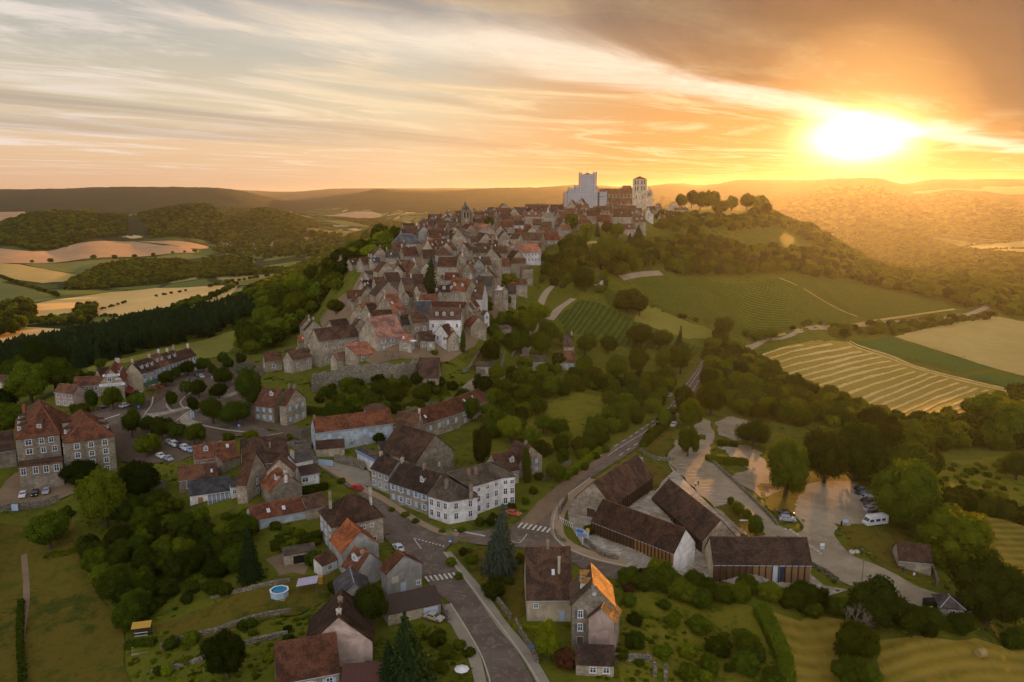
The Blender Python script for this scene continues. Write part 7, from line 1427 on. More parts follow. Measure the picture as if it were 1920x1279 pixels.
WOODS = [
 # name, label, polygon, spacing, (kinds), size range, height ratio, individual?
 ('pine_row', [(-40,720),(-40,668),(60,655),(160,628),(250,606),(330,602),(400,590),(450,572),(480,600),(430,618),(330,646),(240,668),(165,688),(100,700)], 7.5, ('pine','pine','fir'), (6,8), 1.9),
 ('slope_wood', [(400,600),(470,545),(560,500),(610,478),(690,440),(745,440),(735,478),(655,500),(640,545),(600,575),(560,620),(480,668),(430,662),(495,612),(470,590)], 8.0, ('broad','bright','broadd','broad'), (8,12), 1.0),
 ('left_hill_wood', [(-60,420),(30,412),(90,400),(160,394),(240,398),(236,440),(172,448),(128,462),(60,470),(-60,464)], 14, ('broad','broadd','round'), (12,19), 0.7),
 ('middle_hill_wood', [(250,400),(330,391),(400,389),(480,393),(560,408),(625,424),(560,438),(480,450),(400,455),(280,448),(276,420),(266,416)], 16, ('broad','broadd','round'), (14,21), 0.7),
 ('valley_hedge_wood', [(130,527),(190,498),(260,488),(330,488),(380,498),(400,512),(340,526),(200,542),(120,545)], 10, ('broad','broadd','round'), (7,12), 0.9),
 ('valley_hedge_wood', [(380,487),(430,482),(470,490),(480,508),(560,506),(620,478),(600,514),(520,514),(440,520),(370,524)], 10, ('broad','broadd'), (7,12), 0.9),
 ('valley_hedge_wood', [(130,597),(150,578),(182,574),(178,590),(160,612),(140,612)], 10, ('broad','broadd'), (9,13), 0.9),
 ('valley_hedge_wood', [(-40,585),(60,575),(70,590),(30,630),(-40,640)], 11, ('broad','broadd'), (12,18), 1.0),
 ('valley_hedge_wood', [(50,612),(60,603),(140,600),(120,612)], 10, ('broad','round'), (8,12), 0.9),
 ('valley_hedge_wood', [(320,588),(322,578),(375,560),(378,567),(345,582)], 9, ('bushd','round'), (7,10), 0.8),
 ('valley_village_trees', [(395,450),(500,440),(640,440),(640,460),(600,485),(480,482),(400,470)], 26, ('broad','broadd','round'), (12,18), 0.8),
 ('plain_wood', [(540,398),(700,412),(760,420),(730,440),(650,470),(640,450),(700,426),(640,412)], 20, ('broad','broadd'), (15,22), 0.6),
 ('terrace_wood', [(1040,470),(1110,480),(1200,470),(1240,455),(1290,445),(1380,462),(1395,480),(1500,480),(1560,470),(1600,485),(1700,530),(1800,560),(1850,575),(1830,585),(1700,550),(1600,528),(1500,517),(1400,520),(1250,510),(1150,528),(1060,520)], 7.5, ('broad','broadd','ragged','round'), (7,11), 1.0),
 ('hilltop_scrub', [(1230,400),(1300,404),(1400,410),(1480,412),(1530,432),(1500,442),(1390,436),(1290,428),(1230,432)], 8, ('bush','broad','bushd'), (6,9), 0.8),
 ('terrace_gardens', [(1010,480),(1060,500),(1120,505),(1150,540),(1120,560),(1060,550),(1040,540),(1010,530)], 6.5, ('bush','round','broad'), (4,7), 0.9),
 ('garden_thicket', [(930,700),(960,680),(1060,690),(1130,715),(1210,705),(1260,715),(1255,750),(1225,775),(1150,825),(1110,850),(1060,880),(1010,860),(930,830),(900,770)], 6.2, ('bush','broad','ragged','bushd'), (4,8), 0.95),
 ('roadside_wood', [(1325,650),(1360,640),(1420,682),(1470,716),(1560,756),(1680,795),(1790,790),(1900,745),(1960,745),(1960,850),(1860,845),(1760,850),(1690,830),(1600,810),(1500,800),(1440,795),(1370,770),(1340,740),(1325,700)], 6.5, ('broad','broadd','ragged','bush'), (6,10), 0.95),
 ('lower_left_thicket', [(165,1000),(230,965),(320,975),(360,985),(430,985),(470,1000),(480,1020),(470,1060),(430,1080),(380,1090),(330,1100),(300,1140),(240,1180),(190,1130),(165,1060)], 5.0, ('bush','broad','bushd','broadd'), (5,8), 0.9),
 ('rampart_gardens', [(590,730),(660,720),(740,715),(830,720),(860,735),(840,760),(760,775),(660,790),(600,770)], 5.0, ('bush','bushd','broad'), (3.5,6), 0.85),
 ('slope_gardens', [(880,560),(960,560),(990,600),(975,660),(930,650),(900,620)], 6.0, ('bush','broad','bushd'), (4,7), 0.95),
 ('lower_gardens', [(300,1110),(400,1085),(470,1070),(500,1100),(440,1120),(360,1150),(290,1170)], 7, ('bush','bushd'), (2,4.5), 0.8),
 ('lower_gardens', [(470,985),(560,995),(600,1020),(560,1030),(480,1050)], 5, ('bush','bushd','bushb'), (2,4), 0.7),
 ('lower_gardens', [(700,1200),(800,1190),(850,1220),(880,1260),(820,1290),(760,1260)], 5, ('bush','bushd','bushb'), (2,4.5), 0.8),
 ('lower_gardens', [(300,1215),(420,1190),(540,1160),(540,1185),(420,1215),(300,1255)], 7, ('bush','bushd'), (1.5,4), 0.8),
 ('lower_gardens', [(30,985),(110,965),(150,990),(90,1020),(40,1010)], 6, ('bush','bushd'), (2,5), 0.8),
 ('row_hedge', [(1160,1085),(1230,1090),(1340,1100),(1420,1118),(1530,1128),(1600,1132),(1600,1154),(1500,1150),(1400,1139),(1260,1120),(1165,1105)], 3.4, ('bush','bushd','bush'), (4.5,7.5), 0.9),
 ('field_hedge', [(1600,1140),(1700,1165),(1780,1180),(1920,1195),(1990,1205),(1990,1225),(1900,1218),(1750,1195),(1650,1185),(1600,1165)], 3.4, ('bush','bushd'), (4.5,6.5), 0.85),
 ('meadow_hedge', [(1735,915),(1800,930),(1890,955),(1990,985),(1990,1000),(1880,975),(1790,955),(1735,945)], 3.4, ('bushd','bushd'), (4.5,6.5), 0.8),
 ('meadow_scrub', [(1745,870),(1900,860),(1940,900),(1900,940),(1800,915),(1750,900)], 5.5, ('bushb','bush'), (2,4), 0.6),
 ('garden_scrub', [(1165,1150),(1260,1135),(1380,1180),(1440,1240),(1440,1330),(1200,1330)], 6.5, ('bush','bushb'), (2,4.5), 0.6),
 ('road_hedge', [(1230,790),(1262,770),(1282,752),(1292,760),(1262,785),(1215,832),(1205,838),(1208,825)], 3.0, ('bushd','bush'), (2.5,3.5), 0.6),
 ('field_road_trees', [(1560,622),(1600,612),(1700,606),(1800,600),(1850,590),(1860,600),(1760,615),(1680,622),(1600,634),(1560,636)], 8, ('broad','broadd','bush'), (6,9), 0.85),
 ('right_valley_wood', [(1500,445),(1560,440),(1700,440),(1800,470),(1900,480),(1960,480),(1960,600),(1890,596),(1850,575),(1790,555),(1700,530),(1600,490),(1545,465)], 11, ('broad','broadd','round'), (9,14), 0.85),
 ('right_hill_wood', [(1320,380),(1500,372),(1700,372),(1900,380),(1960,385),(1960,440),(1850,450),(1700,440),(1560,438),(1490,415),(1480,395),(1330,385)], 26, ('broad','broadd'), (22,32), 0.55),
]
CAND = []
CLEAR = np.array([P(a_, b_)[:2] for a_, b_ in [(1000,775),(1060,740),(1120,735),(1170,765),(1100,820),(1030,845),(975,825)]])
for wi, (nm, poly, sp, kinds, (s0, s1), ra) in enumerate(WOODS):
    g, rng = scatter_poly(poly, sp, 100 + wi)
    for x, y in g:
        if 'thicket' in nm and rng.random() < 0.85 and inpoly(CLEAR, np.array([x]), np.array([y]))[0]: continue
        if y > 380 and blocked(x, y): continue
        if any(abs(t['x'] - x) < t['w'] * 0.35 and abs(t['y'] - y) < t['w'] * 0.35 for t in TREES) and y < 1200: continue
        w = s0 + (s1 - s0) * rng.random(); h = w * ra * (0.85 + 0.3 * rng.random()); k = kinds[int(rng.integers(len(kinds)))]
        CAND.append((w / math.hypot(x, y), wi, x, y, w, h, k))
LINES = [([(180,594),(267,590),(333,580),(390,571)], 7, 6), ([(130,628),(233,615),(333,591),(392,577)], 7, 6), ([(293,557),(353,546)], 8, 5), ([(190,581),(238,567)], 8, 5), ([(60,493),(120,492),(260,484),(390,474)], 70, 13), ([(0,521),(60,542),(112,558)], 12, 9), ([(52,606),(100,603),(140,598)], 16, 10), ([(180,620),(150,612),(172,590)], 10, 7), ([(400,470),(440,478),(480,490)], 18, 10), ([(395,540),(433,531),(520,517)], 16, 9), ([(370,572),(400,560),(445,536)], 14, 10), ([(1190,566),(1262,592),(1350,618)], 9, 3.5), ([(1400,632),(1480,622),(1560,612)], 14, 5), ([(1672,631),(1748,613),(1871,592)], 9, 5), ([(1805,466),(1920,452)], 14, 9), ([(1810,474),(1920,468)], 14, 9)]
for pl, sp, w0 in LINES:
    pp = smoothpts([P(*p)[:2] for p in pl], False, 12); d = np.r_[0, np.cumsum(np.linalg.norm(np.diff(pp, axis=0), axis=1))]; rg = np.random.default_rng(int(pl[0][0]))
    for q in np.arange(0, d[-1], sp): q += rg.normal() * sp * .3; w = w0 * rg.uniform(.7, 1.25); CAND.append((0.0, 2, np.interp(q, d, pp[:, 0]), np.interp(q, d, pp[:, 1]), w, w * .85, 'broad' if rg.random() < .5 else 'broadd'))
WOODS_N = len(WOODS)
CAND.sort(reverse=True)
nb_ = sum(1 for t in TREES if t['o']['category'] == 'bush'); nt_ = len(TREES) - nb_; MASS = {}
for s_, wi, x, y, w, h, k in CAND:
    isb = 'bush' in k
    if (isb and nb_ < 285 or not isb and nt_ < 285) and y < 420 and s_ > 0.012:
        tree(x, y, Hf(x, y) - 0.1, w, h, k, math.hypot(x, y)); nb_ += isb; nt_ += (not isb); TREES[-1]['wood'] = WOODS[wi][0]
    else: MASS.setdefault((WOODS[wi][0], k), []).append((x, y, Hf(x, y) - 0.2, w, h))
def gn_instancer(name, pts, src):
    me = bpy.data.meshes.new(name); A_ = np.array(pts); me.from_pydata(A_[:, :3].tolist(), [], [])
    a = me.attributes.new('scl', 'FLOAT_VECTOR', 'POINT'); a.data.foreach_set('vector', np.stack([A_[:, 3], A_[:, 3], A_[:, 4]], 1).ravel())
    rr = np.zeros((len(A_), 3)); rr[:, 2] = np.random.default_rng(len(A_)).random(len(A_)) * 6.28; a = me.attributes.new('rot', 'FLOAT_VECTOR', 'POINT'); a.data.foreach_set('vector', rr.ravel())
    o = link(bpy.data.objects.new(name, me)); ng = bpy.data.node_groups.new(name, 'GeometryNodeTree')
    ng.interface.new_socket('Geometry', in_out='INPUT', socket_type='NodeSocketGeometry'); ng.interface.new_socket('Geometry', in_out='OUTPUT', socket_type='NodeSocketGeometry')
    N = ng.nodes; gi = N.new('NodeGroupInput'); go = N.new('NodeGroupOutput'); ip = N.new('GeometryNodeInstanceOnPoints'); ob = N.new('GeometryNodeObjectInfo'); ob.inputs['Object'].default_value = src
    n1 = N.new('GeometryNodeInputNamedAttribute'); n1.data_type = 'FLOAT_VECTOR'; n1.inputs[0].default_value = 'scl'; n2 = N.new('GeometryNodeInputNamedAttribute'); n2.data_type = 'FLOAT_VECTOR'; n2.inputs[0].default_value = 'rot'
    Lk = ng.links; Lk.new(gi.outputs[0], ip.inputs['Points']); Lk.new(ob.outputs['Geometry'], ip.inputs['Instance']); Lk.new(n1.outputs[0], ip.inputs['Scale']); Lk.new(n2.outputs[0], ip.inputs['Rotation']); Lk.new(ip.outputs[0], go.inputs[0])
    md = o.modifiers.new('instances', 'NODES'); md.node_group = ng; return o
SRC = {}
def src_obj(kind, v, dens):
    k = (kind, v, dens)
    if k not in SRC: SRC[k] = bpy.data.objects.new('crown_source', crown(kind, v, dens))
    return SRC[k]
MT = 0
for (nm, k), pts in MASS.items():
    far = np.mean([p[1] for p in pts]) > 900
    for v in range(2):
        sub = pts[v::2]
        if not sub: continue
        o = gn_instancer(nm, sub, src_obj(k, v, 0.5 if far else 1.0)); tag(o, kind='stuff'); MT += len(sub)
print('TREES', nt_, nb_, 'mass', MT)

# weeds and tufts that roughen lawns, verges and gardens
def ground_cover():
    rng = np.random.default_rng(77); pts = {'bush': [], 'bushb': [], 'bushd': []}
    n = 26000; v = rng.random(n); Y_ = 120 * (620 / 120) ** v; X_ = (rng.random(n) * 1.5 - 0.75) * (Y_ + 40)
    nz = vnoise(X_, Y_, 22, 31) + 0.6 * vnoise(X_, Y_, 7, 32); keep = nz > 0.08
    paved = np.zeros(n, bool); c_, v_ = cv(X_, Y_); ii = ((c_ + CM) / (2 * CM) * (NC - 1)).astype(int).clip(0, NC - 1); jj = ((v_ - V0) / (V1 - V0) * (NV - 1)).astype(int).clip(0, NV - 1)
    keep &= ~PAVED[jj, ii]
    for x, y in zip(X_[keep], Y_[keep]):
        if blocked2(x, y): continue
        s_ = rng.uniform(0.5, 1.5) * (1.0 if y < 300 else 1.5); pts['bush' if rng.random() < 0.45 else 'bushb'].append((x, y, Hf(x, y) - 0.05, s_, s_ * rng.uniform(0.18, 0.35)))
    for k, p in pts.items():
        if not p: continue
        o = gn_instancer('ground_cover', p, src_obj(k, 0, 0.35)); tag(o, kind='stuff')
ground_cover()
# ------------------------------------------------------------- walls, hedges
def gwall(pl, h, label, w=0.5, c=(0.34, 0.30, 0.24), jag=0.12, cat='wall', name='garden_wall', n=4):
    o = ribbon(name, pl, w, M['stone2'], h=h, layer=0, n=n, jag=jag, kind=None); tag(o, label, cat); return o
def stone2():
    m, T, out = mat('dry_stone'); pos = T.new('ShaderNodeNewGeometry').outputs['Position']
    v = T.new('ShaderNodeTexVoronoi'); T.set(v.inputs['Vector'], T.mapping(pos, scale=(1.6, 1.6, 3.2))); v.inputs['Scale'].default_value = 1.0
    v2 = T.new('ShaderNodeTexVoronoi'); v2.feature = 'DISTANCE_TO_EDGE'; T.set(v2.inputs['Vector'], T.mapping(pos, scale=(1.6, 1.6, 3.2))); v2.inputs['Scale'].default_value = 1.0
    c = T.mix(T.noise(pos, 0.4, 5, 0.7), (0.13, 0.115, 0.085), (0.34, 0.31, 0.25)); sp_ = T.new('ShaderNodeSeparateColor'); T.set(sp_.inputs[0], v.outputs['Color']); c = T.vmath('SCALE', c, scale=T.math('ADD', 0.6, T.math('MULTIPLY', sp_.outputs[0], 0.7)))
    c = T.mix(T.smooth(v2.outputs['Distance'], 0.09, 0.02), c, (0.07, 0.06, 0.045)); pbr(T, out, c, 0.95, T.math('MINIMUM', v2.outputs['Distance'], 0.2), 0.9, 0.3, spec=0.1); return m
M['stone2'] = stone2()
gwall([(586,736),(610,731),(640,725),(690,717),(720,716),(748,719),(768,713),(786,707)], 7.0, 'high curving stone rampart below the old roofs', 1.6, cat='rampart', name='rampart')
gwall([(563,822),(590,812),(600,800)], 3.0, 'rough retaining wall behind the basin at the square corner')
for pl, h, w, lb in [
 ([(1018,902),(1040,888),(1070,870)], 1.5, 0.4, 'pale garden wall along the orange dirt verge'),
 ([(395,1122),(470,1106),(545,1090)], 0.7, 0.5, 'low stone wall just left of the round pool'),
 ([(300,1215),(340,1200),(400,1186),(470,1162),(545,1148)], 0.8, 0.6, 'tumbled stone wall crossing the lawns below the round pool'),
 ([(285,1264),(360,1245),(440,1216),(540,1190)], 0.8, 0.6, 'lowest tumbled stone wall beside the round dark tree'),
 ([(-20,968),(40,955),(112,940)], 2.0, 0.5, 'garden wall with pale gate in front of the wide stone block'),
 ([(240,928),(275,920),(312,914)], 2.2, 0.5, 'short stone wall behind the dark thicket'),
 ([(628,867),(660,874),(683,882)], 2.6, 0.5, 'stone wall between pale gates at the forecourt'),
 ([(1097,1016),(1112,1030),(1130,1044),(1158,1050)], 1.1, 0.6, 'curved low stone wall between pavement and front left hall'),
 ([(1337,868),(1372,900),(1402,928),(1458,986)], 0.9, 0.5, 'long pale parapet between the sloping car park and the lawns'),
 ([(1520,1060),(1548,1075),(1572,1092)], 1.0, 0.4, 'pale wall right of the front right hall'),
 ([(1199,845),(1226,861),(1264,864)], 1.0, 0.5, 'white stepped parapet at the top of the sloping lawn'),
 ([(1745,1060),(1756,1090),(1757,1100)], 1.2, 0.5, 'short stone wall running down from the low barn'),
 ([(1152,1237),(1190,1240),(1222,1240)], 1.3, 0.5, 'mossy wall leading to the two gate pillars'),
 ([(1042,482),(1068,482)], 2.5, 0.6, 'grey terrace wall under the domed trees on the hill'),
 ([(1012,497),(1040,496)], 2.5, 0.6, 'terrace wall right of the long salmon roofed house'),
 ([(1118,508),(1146,500)], 1.6, 0.6, 'faint terrace wall above the vine slope'),
 ([(1210,452),(1250,455)], 1.6, 0.6, 'ruined wall below the hilltop gardens'),
 ([(1300,412),(1345,412)], 3.0, 0.6, 'pale wall under the hilltop lime trees'),
 ([(893,700),(925,704),(940,690),(946,668)], 2.2, 0.5, 'wall round the ochre terrace garden with the round tree'),
 ([(945,728),(925,735),(905,745)], 1.8, 0.5, 'wall along the lane beside the white van'),
 ([(868,700),(880,693),(900,662)], 1.5, 0.5, 'wall along the lane below the slim cypress'),
 ([(960,672),(975,640),(985,628)], 1.5, 0.5, 'wall climbing left of the bright limes'),
 ([(824,1136),(832,1150),(842,1168)], 1.6, 0.5, 'broken wall at the garage corner by the lower road'),
 ([(966,1170),(980,1195),(994,1218),(1008,1245)], 1.3, 0.4, 'weathered fence wall on the right side of the lower road'),
 ([(915,1105),(938,1136),(958,1162)], 1.2, 0.4, 'garden wall between pavement and the island lawn'),
 ([(1040,996),(1046,1010),(1060,1018)], 1.0, 0.4, 'short low wall under the blue information board'),
 ([(1063,938),(1052,958),(1049,966)], 1.8, 0.5, 'curved retaining wall beside the rear left hall'),
 ([(520,1098),(470,1100)], 0.3, 0.3, 'thin stone edging above the round pool'),
]: gwall(pl, h, lb, w)
def hedge(pl, w, h, label, m='leafd', sz=0.22, dens=9):
    pts = [P(x, y)[:2] for x, y in pl]; L, R = ribbon_xy(pts, w, 4); rng = np.random.default_rng(len(pl) * 13 + int(pl[0][0])); V = []; F = []; core = MB(); c = (L + R) / 2
    o0 = np.array([c[0][0], c[0][1], Hf(*c[0])])
    for i in range(len(c) - 1):
        zz = Hf(*c[i]) - o0[2]; z2 = Hf(*c[i + 1]) - o0[2]; q = [(*(L[i] - o0[:2]) * 0.999, zz), (*(R[i] - o0[:2]), zz), (*(R[i + 1] - o0[:2]), z2), (*(L[i + 1] - o0[:2]), z2)]
        up = [(a_, b_, c_ + h * 0.93) for a_, b_, c_ in q]; core.face(up); core.face([q[0], q[3], up[3], up[0]]); core.face([q[1], up[1], up[2], q[2]])
        if i == 0: core.face([q[0], up[0], up[1], q[1]])
        if i == len(c) - 2: core.face([q[3], q[2], up[2], up[3]])
        ln = np.linalg.norm(c[i + 1] - c[i]); n = int(ln * (w + 2 * h) * dens); t = rng.random(n); s = rng.random(n) * (w + 2 * h)
        a_ = L[i] + (L[i + 1] - L[i]) * t[:, None] - o0[:2]; b_ = R[i] + (R[i + 1] - R[i]) * t[:, None] - o0[:2]; k = np.clip((s - h) / w, 0, 1); xy = a_ + (b_ - a_) * k[:, None]
        z = np.where(s < h, s, np.where(s > h + w, 2 * h + w - s, h)) + zz + (z2 - zz) * t; nrm = np.stack([np.where(s < h, -1., np.where(s > h + w, 1., 0)), np.zeros(n), np.where((s < h) | (s > h + w), 0.3, 1.)], 1)
        quads(V, F, np.column_stack([xy + rng.normal(size=(n, 2)) * 0.06, z + rng.normal(size=n) * 0.08]), nrm, sz, rng)
    v = np.concatenate(V); f = np.concatenate(F); nb = len(v); me = bpy.data.meshes.new('hedge'); me.from_pydata(v.tolist() + list(core.v), [], f.tolist() + [tuple(i + nb for i in q) for q in core.f]); me.materials.append(M[m])
    o = link(bpy.data.objects.new('hedge', me)); o.location = tuple(o0); tag(o, label, 'hedge'); return o
for pl, w, h, lb, m in [([(1328,862),(1345,868),(1400,872)], 2.6, 2.0, 'thick clipped hedge between the car park bays, the larger one', 'leaf'), ([(1345,834),(1382,838)], 2.0, 1.6, 'smaller clipped hedge behind the thick one in the car park', 'leaf'), ([(1300,822),(1322,824)], 1.6, 1.4, 'short hedge under the forked car park tree', 'leaf'),
 ([(1206,838),(1222,822),(1244,803),(1262,786)], 2.4, 1.8, 'hedge following the country road above the halls', 'leafd'), ([(565,775),(600,778),(640,777),(676,774)], 2.6, 2.6, 'tall dark hedge behind the grey blue house', 'leafd'), ([(563,926),(590,922),(612,916)], 2.0, 1.8, 'dark hedge beside the low white house at the street', 'leafd'),
 ([(508,1032),(555,1022),(602,1010)], 2.2, 2.0, 'long hedge above the ruined garage', 'leaf'), ([(1055,902),(1075,888),(1100,868),(1128,846)], 1.8, 1.8, 'climbing hedge on the meadow side of the road bend', 'leafb'), ([(236,1215),(250,1214),(292,1208)], 1.6, 1.4, 'small hedge closing the vegetable plot', 'leafd'),
 ([(85,1045),(120,1040),(150,1030)], 1.6, 0.8, 'low planted strip on the left lawn', 'leaf'), ([(350,1090),(380,1082),(420,1076)], 1.6, 1.0, 'flowering border at the thicket edge', 'leafb'), ([(40,1130),(38,1200),(44,1290)], 1.2, 0.9, 'thin hedge line down the left lawn', 'leafd'),
 ([(1390,1008),(1400,1012)], 1, 1, 'tiny hedge by the young trees', 'leaf'), ([(1425,1150),(1450,1200),(1470,1250),(1475,1300)], 3.0, 2.4, 'hedge between garden meadow and hay meadow', 'leaf'), ([(1030,1186),(985,1180),(962,1178)], 1.0, 0.8, 'low hedge in the yard below the big brown roof', 'leafb')]:
    hedge(pl, w, h, lb, m)
# ------------------------------------------------------------- vehicles
def carpaint(nm, c): 
    m, T, out = mat(nm); pbr(T, out, c, 0.32, spec=0.6); return m
PAINT = dict(white=carpaint('white_car_paint', (0.62, 0.64, 0.68)), black=carpaint('black_car_paint', (0.012, 0.012, 0.014)), silver=carpaint('silver_car_paint', (0.33, 0.36, 0.42)), red=carpaint('red_car_paint', (0.45, 0.02, 0.02)), orange=carpaint('orange_red_car_paint', (0.50, 0.09, 0.04)), blue=carpaint('pale_blue_car_paint', (0.30, 0.42, 0.62)), grey=carpaint('dark_grey_car_paint', (0.05, 0.055, 0.065)), beige=carpaint('beige_car_paint', (0.42, 0.38, 0.30)), brown=carpaint('dark_brown_car_paint', (0.06, 0.03, 0.02)))
M['tyre'] = simple('tyre_rubber', (0.015, 0.015, 0.015), 0.9); M['lampw'] = simple('headlamp_glass', (0.7, 0.72, 0.75), 0.2); M['lampr'] = simple('tail_lamp', (0.35, 0.02, 0.02), 0.3)
CARP = dict(suv=(4.5, 1.85, 0.95, 1.65, [(-2.25, .55), (-2.2, .98), (-1.1, 1.05), (-0.6, 1.62), (1.5, 1.66), (2.1, 1.1), (2.25, .9), (2.25, .35)]), car=(4.2, 1.75, 0.85, 1.45, [(-2.1, .45), (-2.05, .78), (-1.0, .92), (-0.35, 1.42), (1.1, 1.45), (1.9, .98), (2.1, .85), (2.1, .35)]),
            van=(4.6, 1.85, 1.0, 1.9, [(-2.3, .5), (-2.25, .95), (-1.5, 1.1), (-0.9, 1.82), (2.1, 1.9), (2.3, 1.7), (2.3, .9), (2.3, .35)]))
def wheel_mesh():
    b = MB(); b.tube((0, -0.11, 0), (0, 0.11, 0), 0.33, n=12, m=0); b.tube((0, -0.13, 0), (0, 0.13, 0), 0.20, n=8, m=1); return b.mesh('wheel', [M['tyre'], M['zinc']], uv=False)
WHEEL = wheel_mesh()
def carbody(kind):
    L, W, bl, top, pr = CARP[kind]; b = MB(); hw = W / 2; g = MB()
    ins = lambda z: hw if z < bl + 0.12 else hw - (z - bl) * 0.28
    n = len(pr); bot = [(pr[-1][0], 0.32), (pr[0][0], 0.32)]
    for i in range(n - 1):
        (xa, za), (xb, zb) = pr[i], pr[i + 1]; b.face([(xa, -ins(za), za), (xa, ins(za), za), (xb, ins(zb), zb), (xb, -ins(zb), zb)])
    b.face([(pr[0][0], -hw, .32), (pr[0][0], hw, .32), (pr[0][0], hw, pr[0][1]), (pr[0][0], -hw, pr[0][1])])
    for s in (-1, 1):
        pl = [(x, s * ins(z), z) for x, z in pr]; low = [(x, s * hw, z) for x, z in pr if z < bl + 0.12]
        xs = [p[0] for p in pr]; b.face([(pr[0][0], s * hw, .32), (pr[-1][0], s * hw, .32)] + [(x, s * hw, min(z, bl)) for x, z in pr[::-1]] if s < 0 else [(pr[-1][0], s * hw, .32), (pr[0][0], s * hw, .32)] + [(x, s * hw, min(z, bl)) for x, z in pr])
        up = [(x, s * ins(max(z, bl)), max(z, bl)) for x, z in pr if z >= bl]
        if len(up) > 2: b.face(up + [(up[-1][0], s * hw, bl), (up[0][0], s * hw, bl)])
        # side glass
        if kind == 'van': xr = (pr[3][0] + 0.1, pr[3][0] + 1.2)
        else: xr = (pr[3][0] + 0.05, pr[4][0] - 0.05)
        zt = top - 0.14; zb_ = bl + 0.14; segs = 1 if kind == 'van' else 2
        for k in range(segs):
            xa = xr[0] + (xr[1] - xr[0]) * k / segs + 0.04; xb = xr[0] + (xr[1] - xr[0]) * (k + 1) / segs - 0.04; e = 0.02
            g.face([(xa - (0.28 if k == 0 else 0), s * (ins(zb_) + e), zb_), (xb + (0.2 if k == segs - 1 and kind != 'van' else 0), s * (ins(zb_) + e), zb_), (xb, s * (ins(zt) + e), zt), (xa, s * (ins(zt) + e), zt)])
    def onface(i, t0, t1, k):
        (xa, za), (xb, zb) = pr[i], pr[i + 1]; nx, nz = -(zb - za), (xb - xa); l = math.hypot(nx, nz); nx, nz = nx / l * 0.02, nz / l * 0.02
        a = (xa + (xb - xa) * t0 + nx, za + (zb - za) * t0 + nz); c = (xa + (xb - xa) * t1 + nx, za + (zb - za) * t1 + nz); g.face([(a[0], -ins(a[1]) * k, a[1]), (a[0], ins(a[1]) * k, a[1]), (c[0], ins(c[1]) * k, c[1]), (c[0], -ins(c[1]) * k, c[1])])
    onface(2, .12, .92, .9)
    if kind != 'van': onface(4, .12, .9, .88)
    return b, g
def car(px, py, dx, dy, kind, paint, label, group=None, up=0.05):
    p = P(px, py); q = P(px + dx, py + dy); a = math.atan2(q[1] - p[1], q[0] - p[0]); o = empty('parked_' + ('van' if kind == 'van' else 'car'), (p[0], p[1], p[2] + up), a + math.pi)
    mb, mg = cached(('carb', kind, paint), lambda: (carbody(kind)[0].mesh('body', [PAINT[paint]], uv=False), carbody(kind)[1].mesh('windows', [M['glass']], uv=False)))
    link(bpy.data.objects.new('body', mb), o); link(bpy.data.objects.new('windows', mg), o); L, W = CARP[kind][:2]
    for sx in (-1, 1):
        for sy in (-1, 1): w = bpy.data.objects.new('wheel', WHEEL); link(w, o); w.location = (sx * L * 0.31, sy * (W / 2 - 0.08), 0.33)
    for sy in (-1, 1):
        put(o, 'headlight', cached('hl', lambda: (lambda b: (b.box(-0.06, 0.02, -0.2, 0.2, -0.1, 0.1, 0, True), b.mesh('headlight', [M['lampw']], uv=False))[-1])(MB())), (-L / 2, sy * W * 0.34, 0.68)); put(o, 'tail_light', cached('tl', lambda: (lambda b: (b.box(-0.02, 0.04, -0.14, 0.14, -0.14, 0.14, 0, True), b.mesh('tail_light', [M['lampr']], uv=False))[-1])(MB())), (L / 2, sy * W * 0.38, 0.85))
    tag(o, label, 'van' if kind == 'van' else 'car', group); return o
car(235, 763, 10, -3.0, 'suv', 'white', 'white estate car parked beside the gabled hotel trees'); car(196, 766, 10, -2.5, 'car', 'black', 'black car parked in front of the flower box house')
GS = 'cars parked under the square trees'
car(318, 832, 8, 6, 'car', 'silver', 'silver car under the square trees, leftmost of its row', GS); car(327, 836, 8, 6, 'suv', 'white', 'white car between silver and dark cars under the square trees', GS); car(337, 839, 8, 6, 'car', 'black', 'dark car in the middle of the row under the square trees', GS); car(347, 843, 8, 6, 'suv', 'white', 'white car beside the pale blue one under the square trees', GS); car(357, 847, 8, 6, 'car', 'blue', 'pale blue car at the right end of the row under the square trees', GS)
car(302, 858, 8, 5, 'car', 'white', 'white car half hidden below the main row of the square', GS); car(316, 863, 8, 5, 'car', 'silver', 'silver car nearest the thicket below the main row of the square', GS)
car(283, 822, 8, 5, 'car', 'white', 'white car between the leftmost round trunks of the square', GS)
for k, (x, y, c) in enumerate([(370,706,'black'),(378,708,'silver'),(402,712,'white'),(360,716,'grey')]): car(x, y, 6, 4, 'car', c, f"{['black','silver','white','dark grey'][k]} car far back under the trees beyond the hotel row", 'cars beyond the hotel row')
car(669, 918, -14, -6, 'car', 'red', 'bright red car beside the pavement at the forecourt end'); car(747, 1031, -8, -9, 'car', 'white', 'small white car in front of the weathered grey gable'); car(895, 716, -10, 7, 'van', 'white', 'white van parked on the gravel lane below the terrace garden')
car(962, 966, 12, 3, 'car', 'orange', 'orange red car on the dirt verge beside the white house'); car(951, 962, 10, 4, 'car', 'grey', 'dark car half hidden between shrubs and the orange red car')
car(1474, 966, 14, 1, 'car', 'black', 'black car behind the silver one at the gravel lot entrance'); car(1476, 977, 14, 3, 'suv', 'silver', 'silver car parked at the left edge of the gravel lot')
GR = 'cars in the row under the big gravel lot trees'
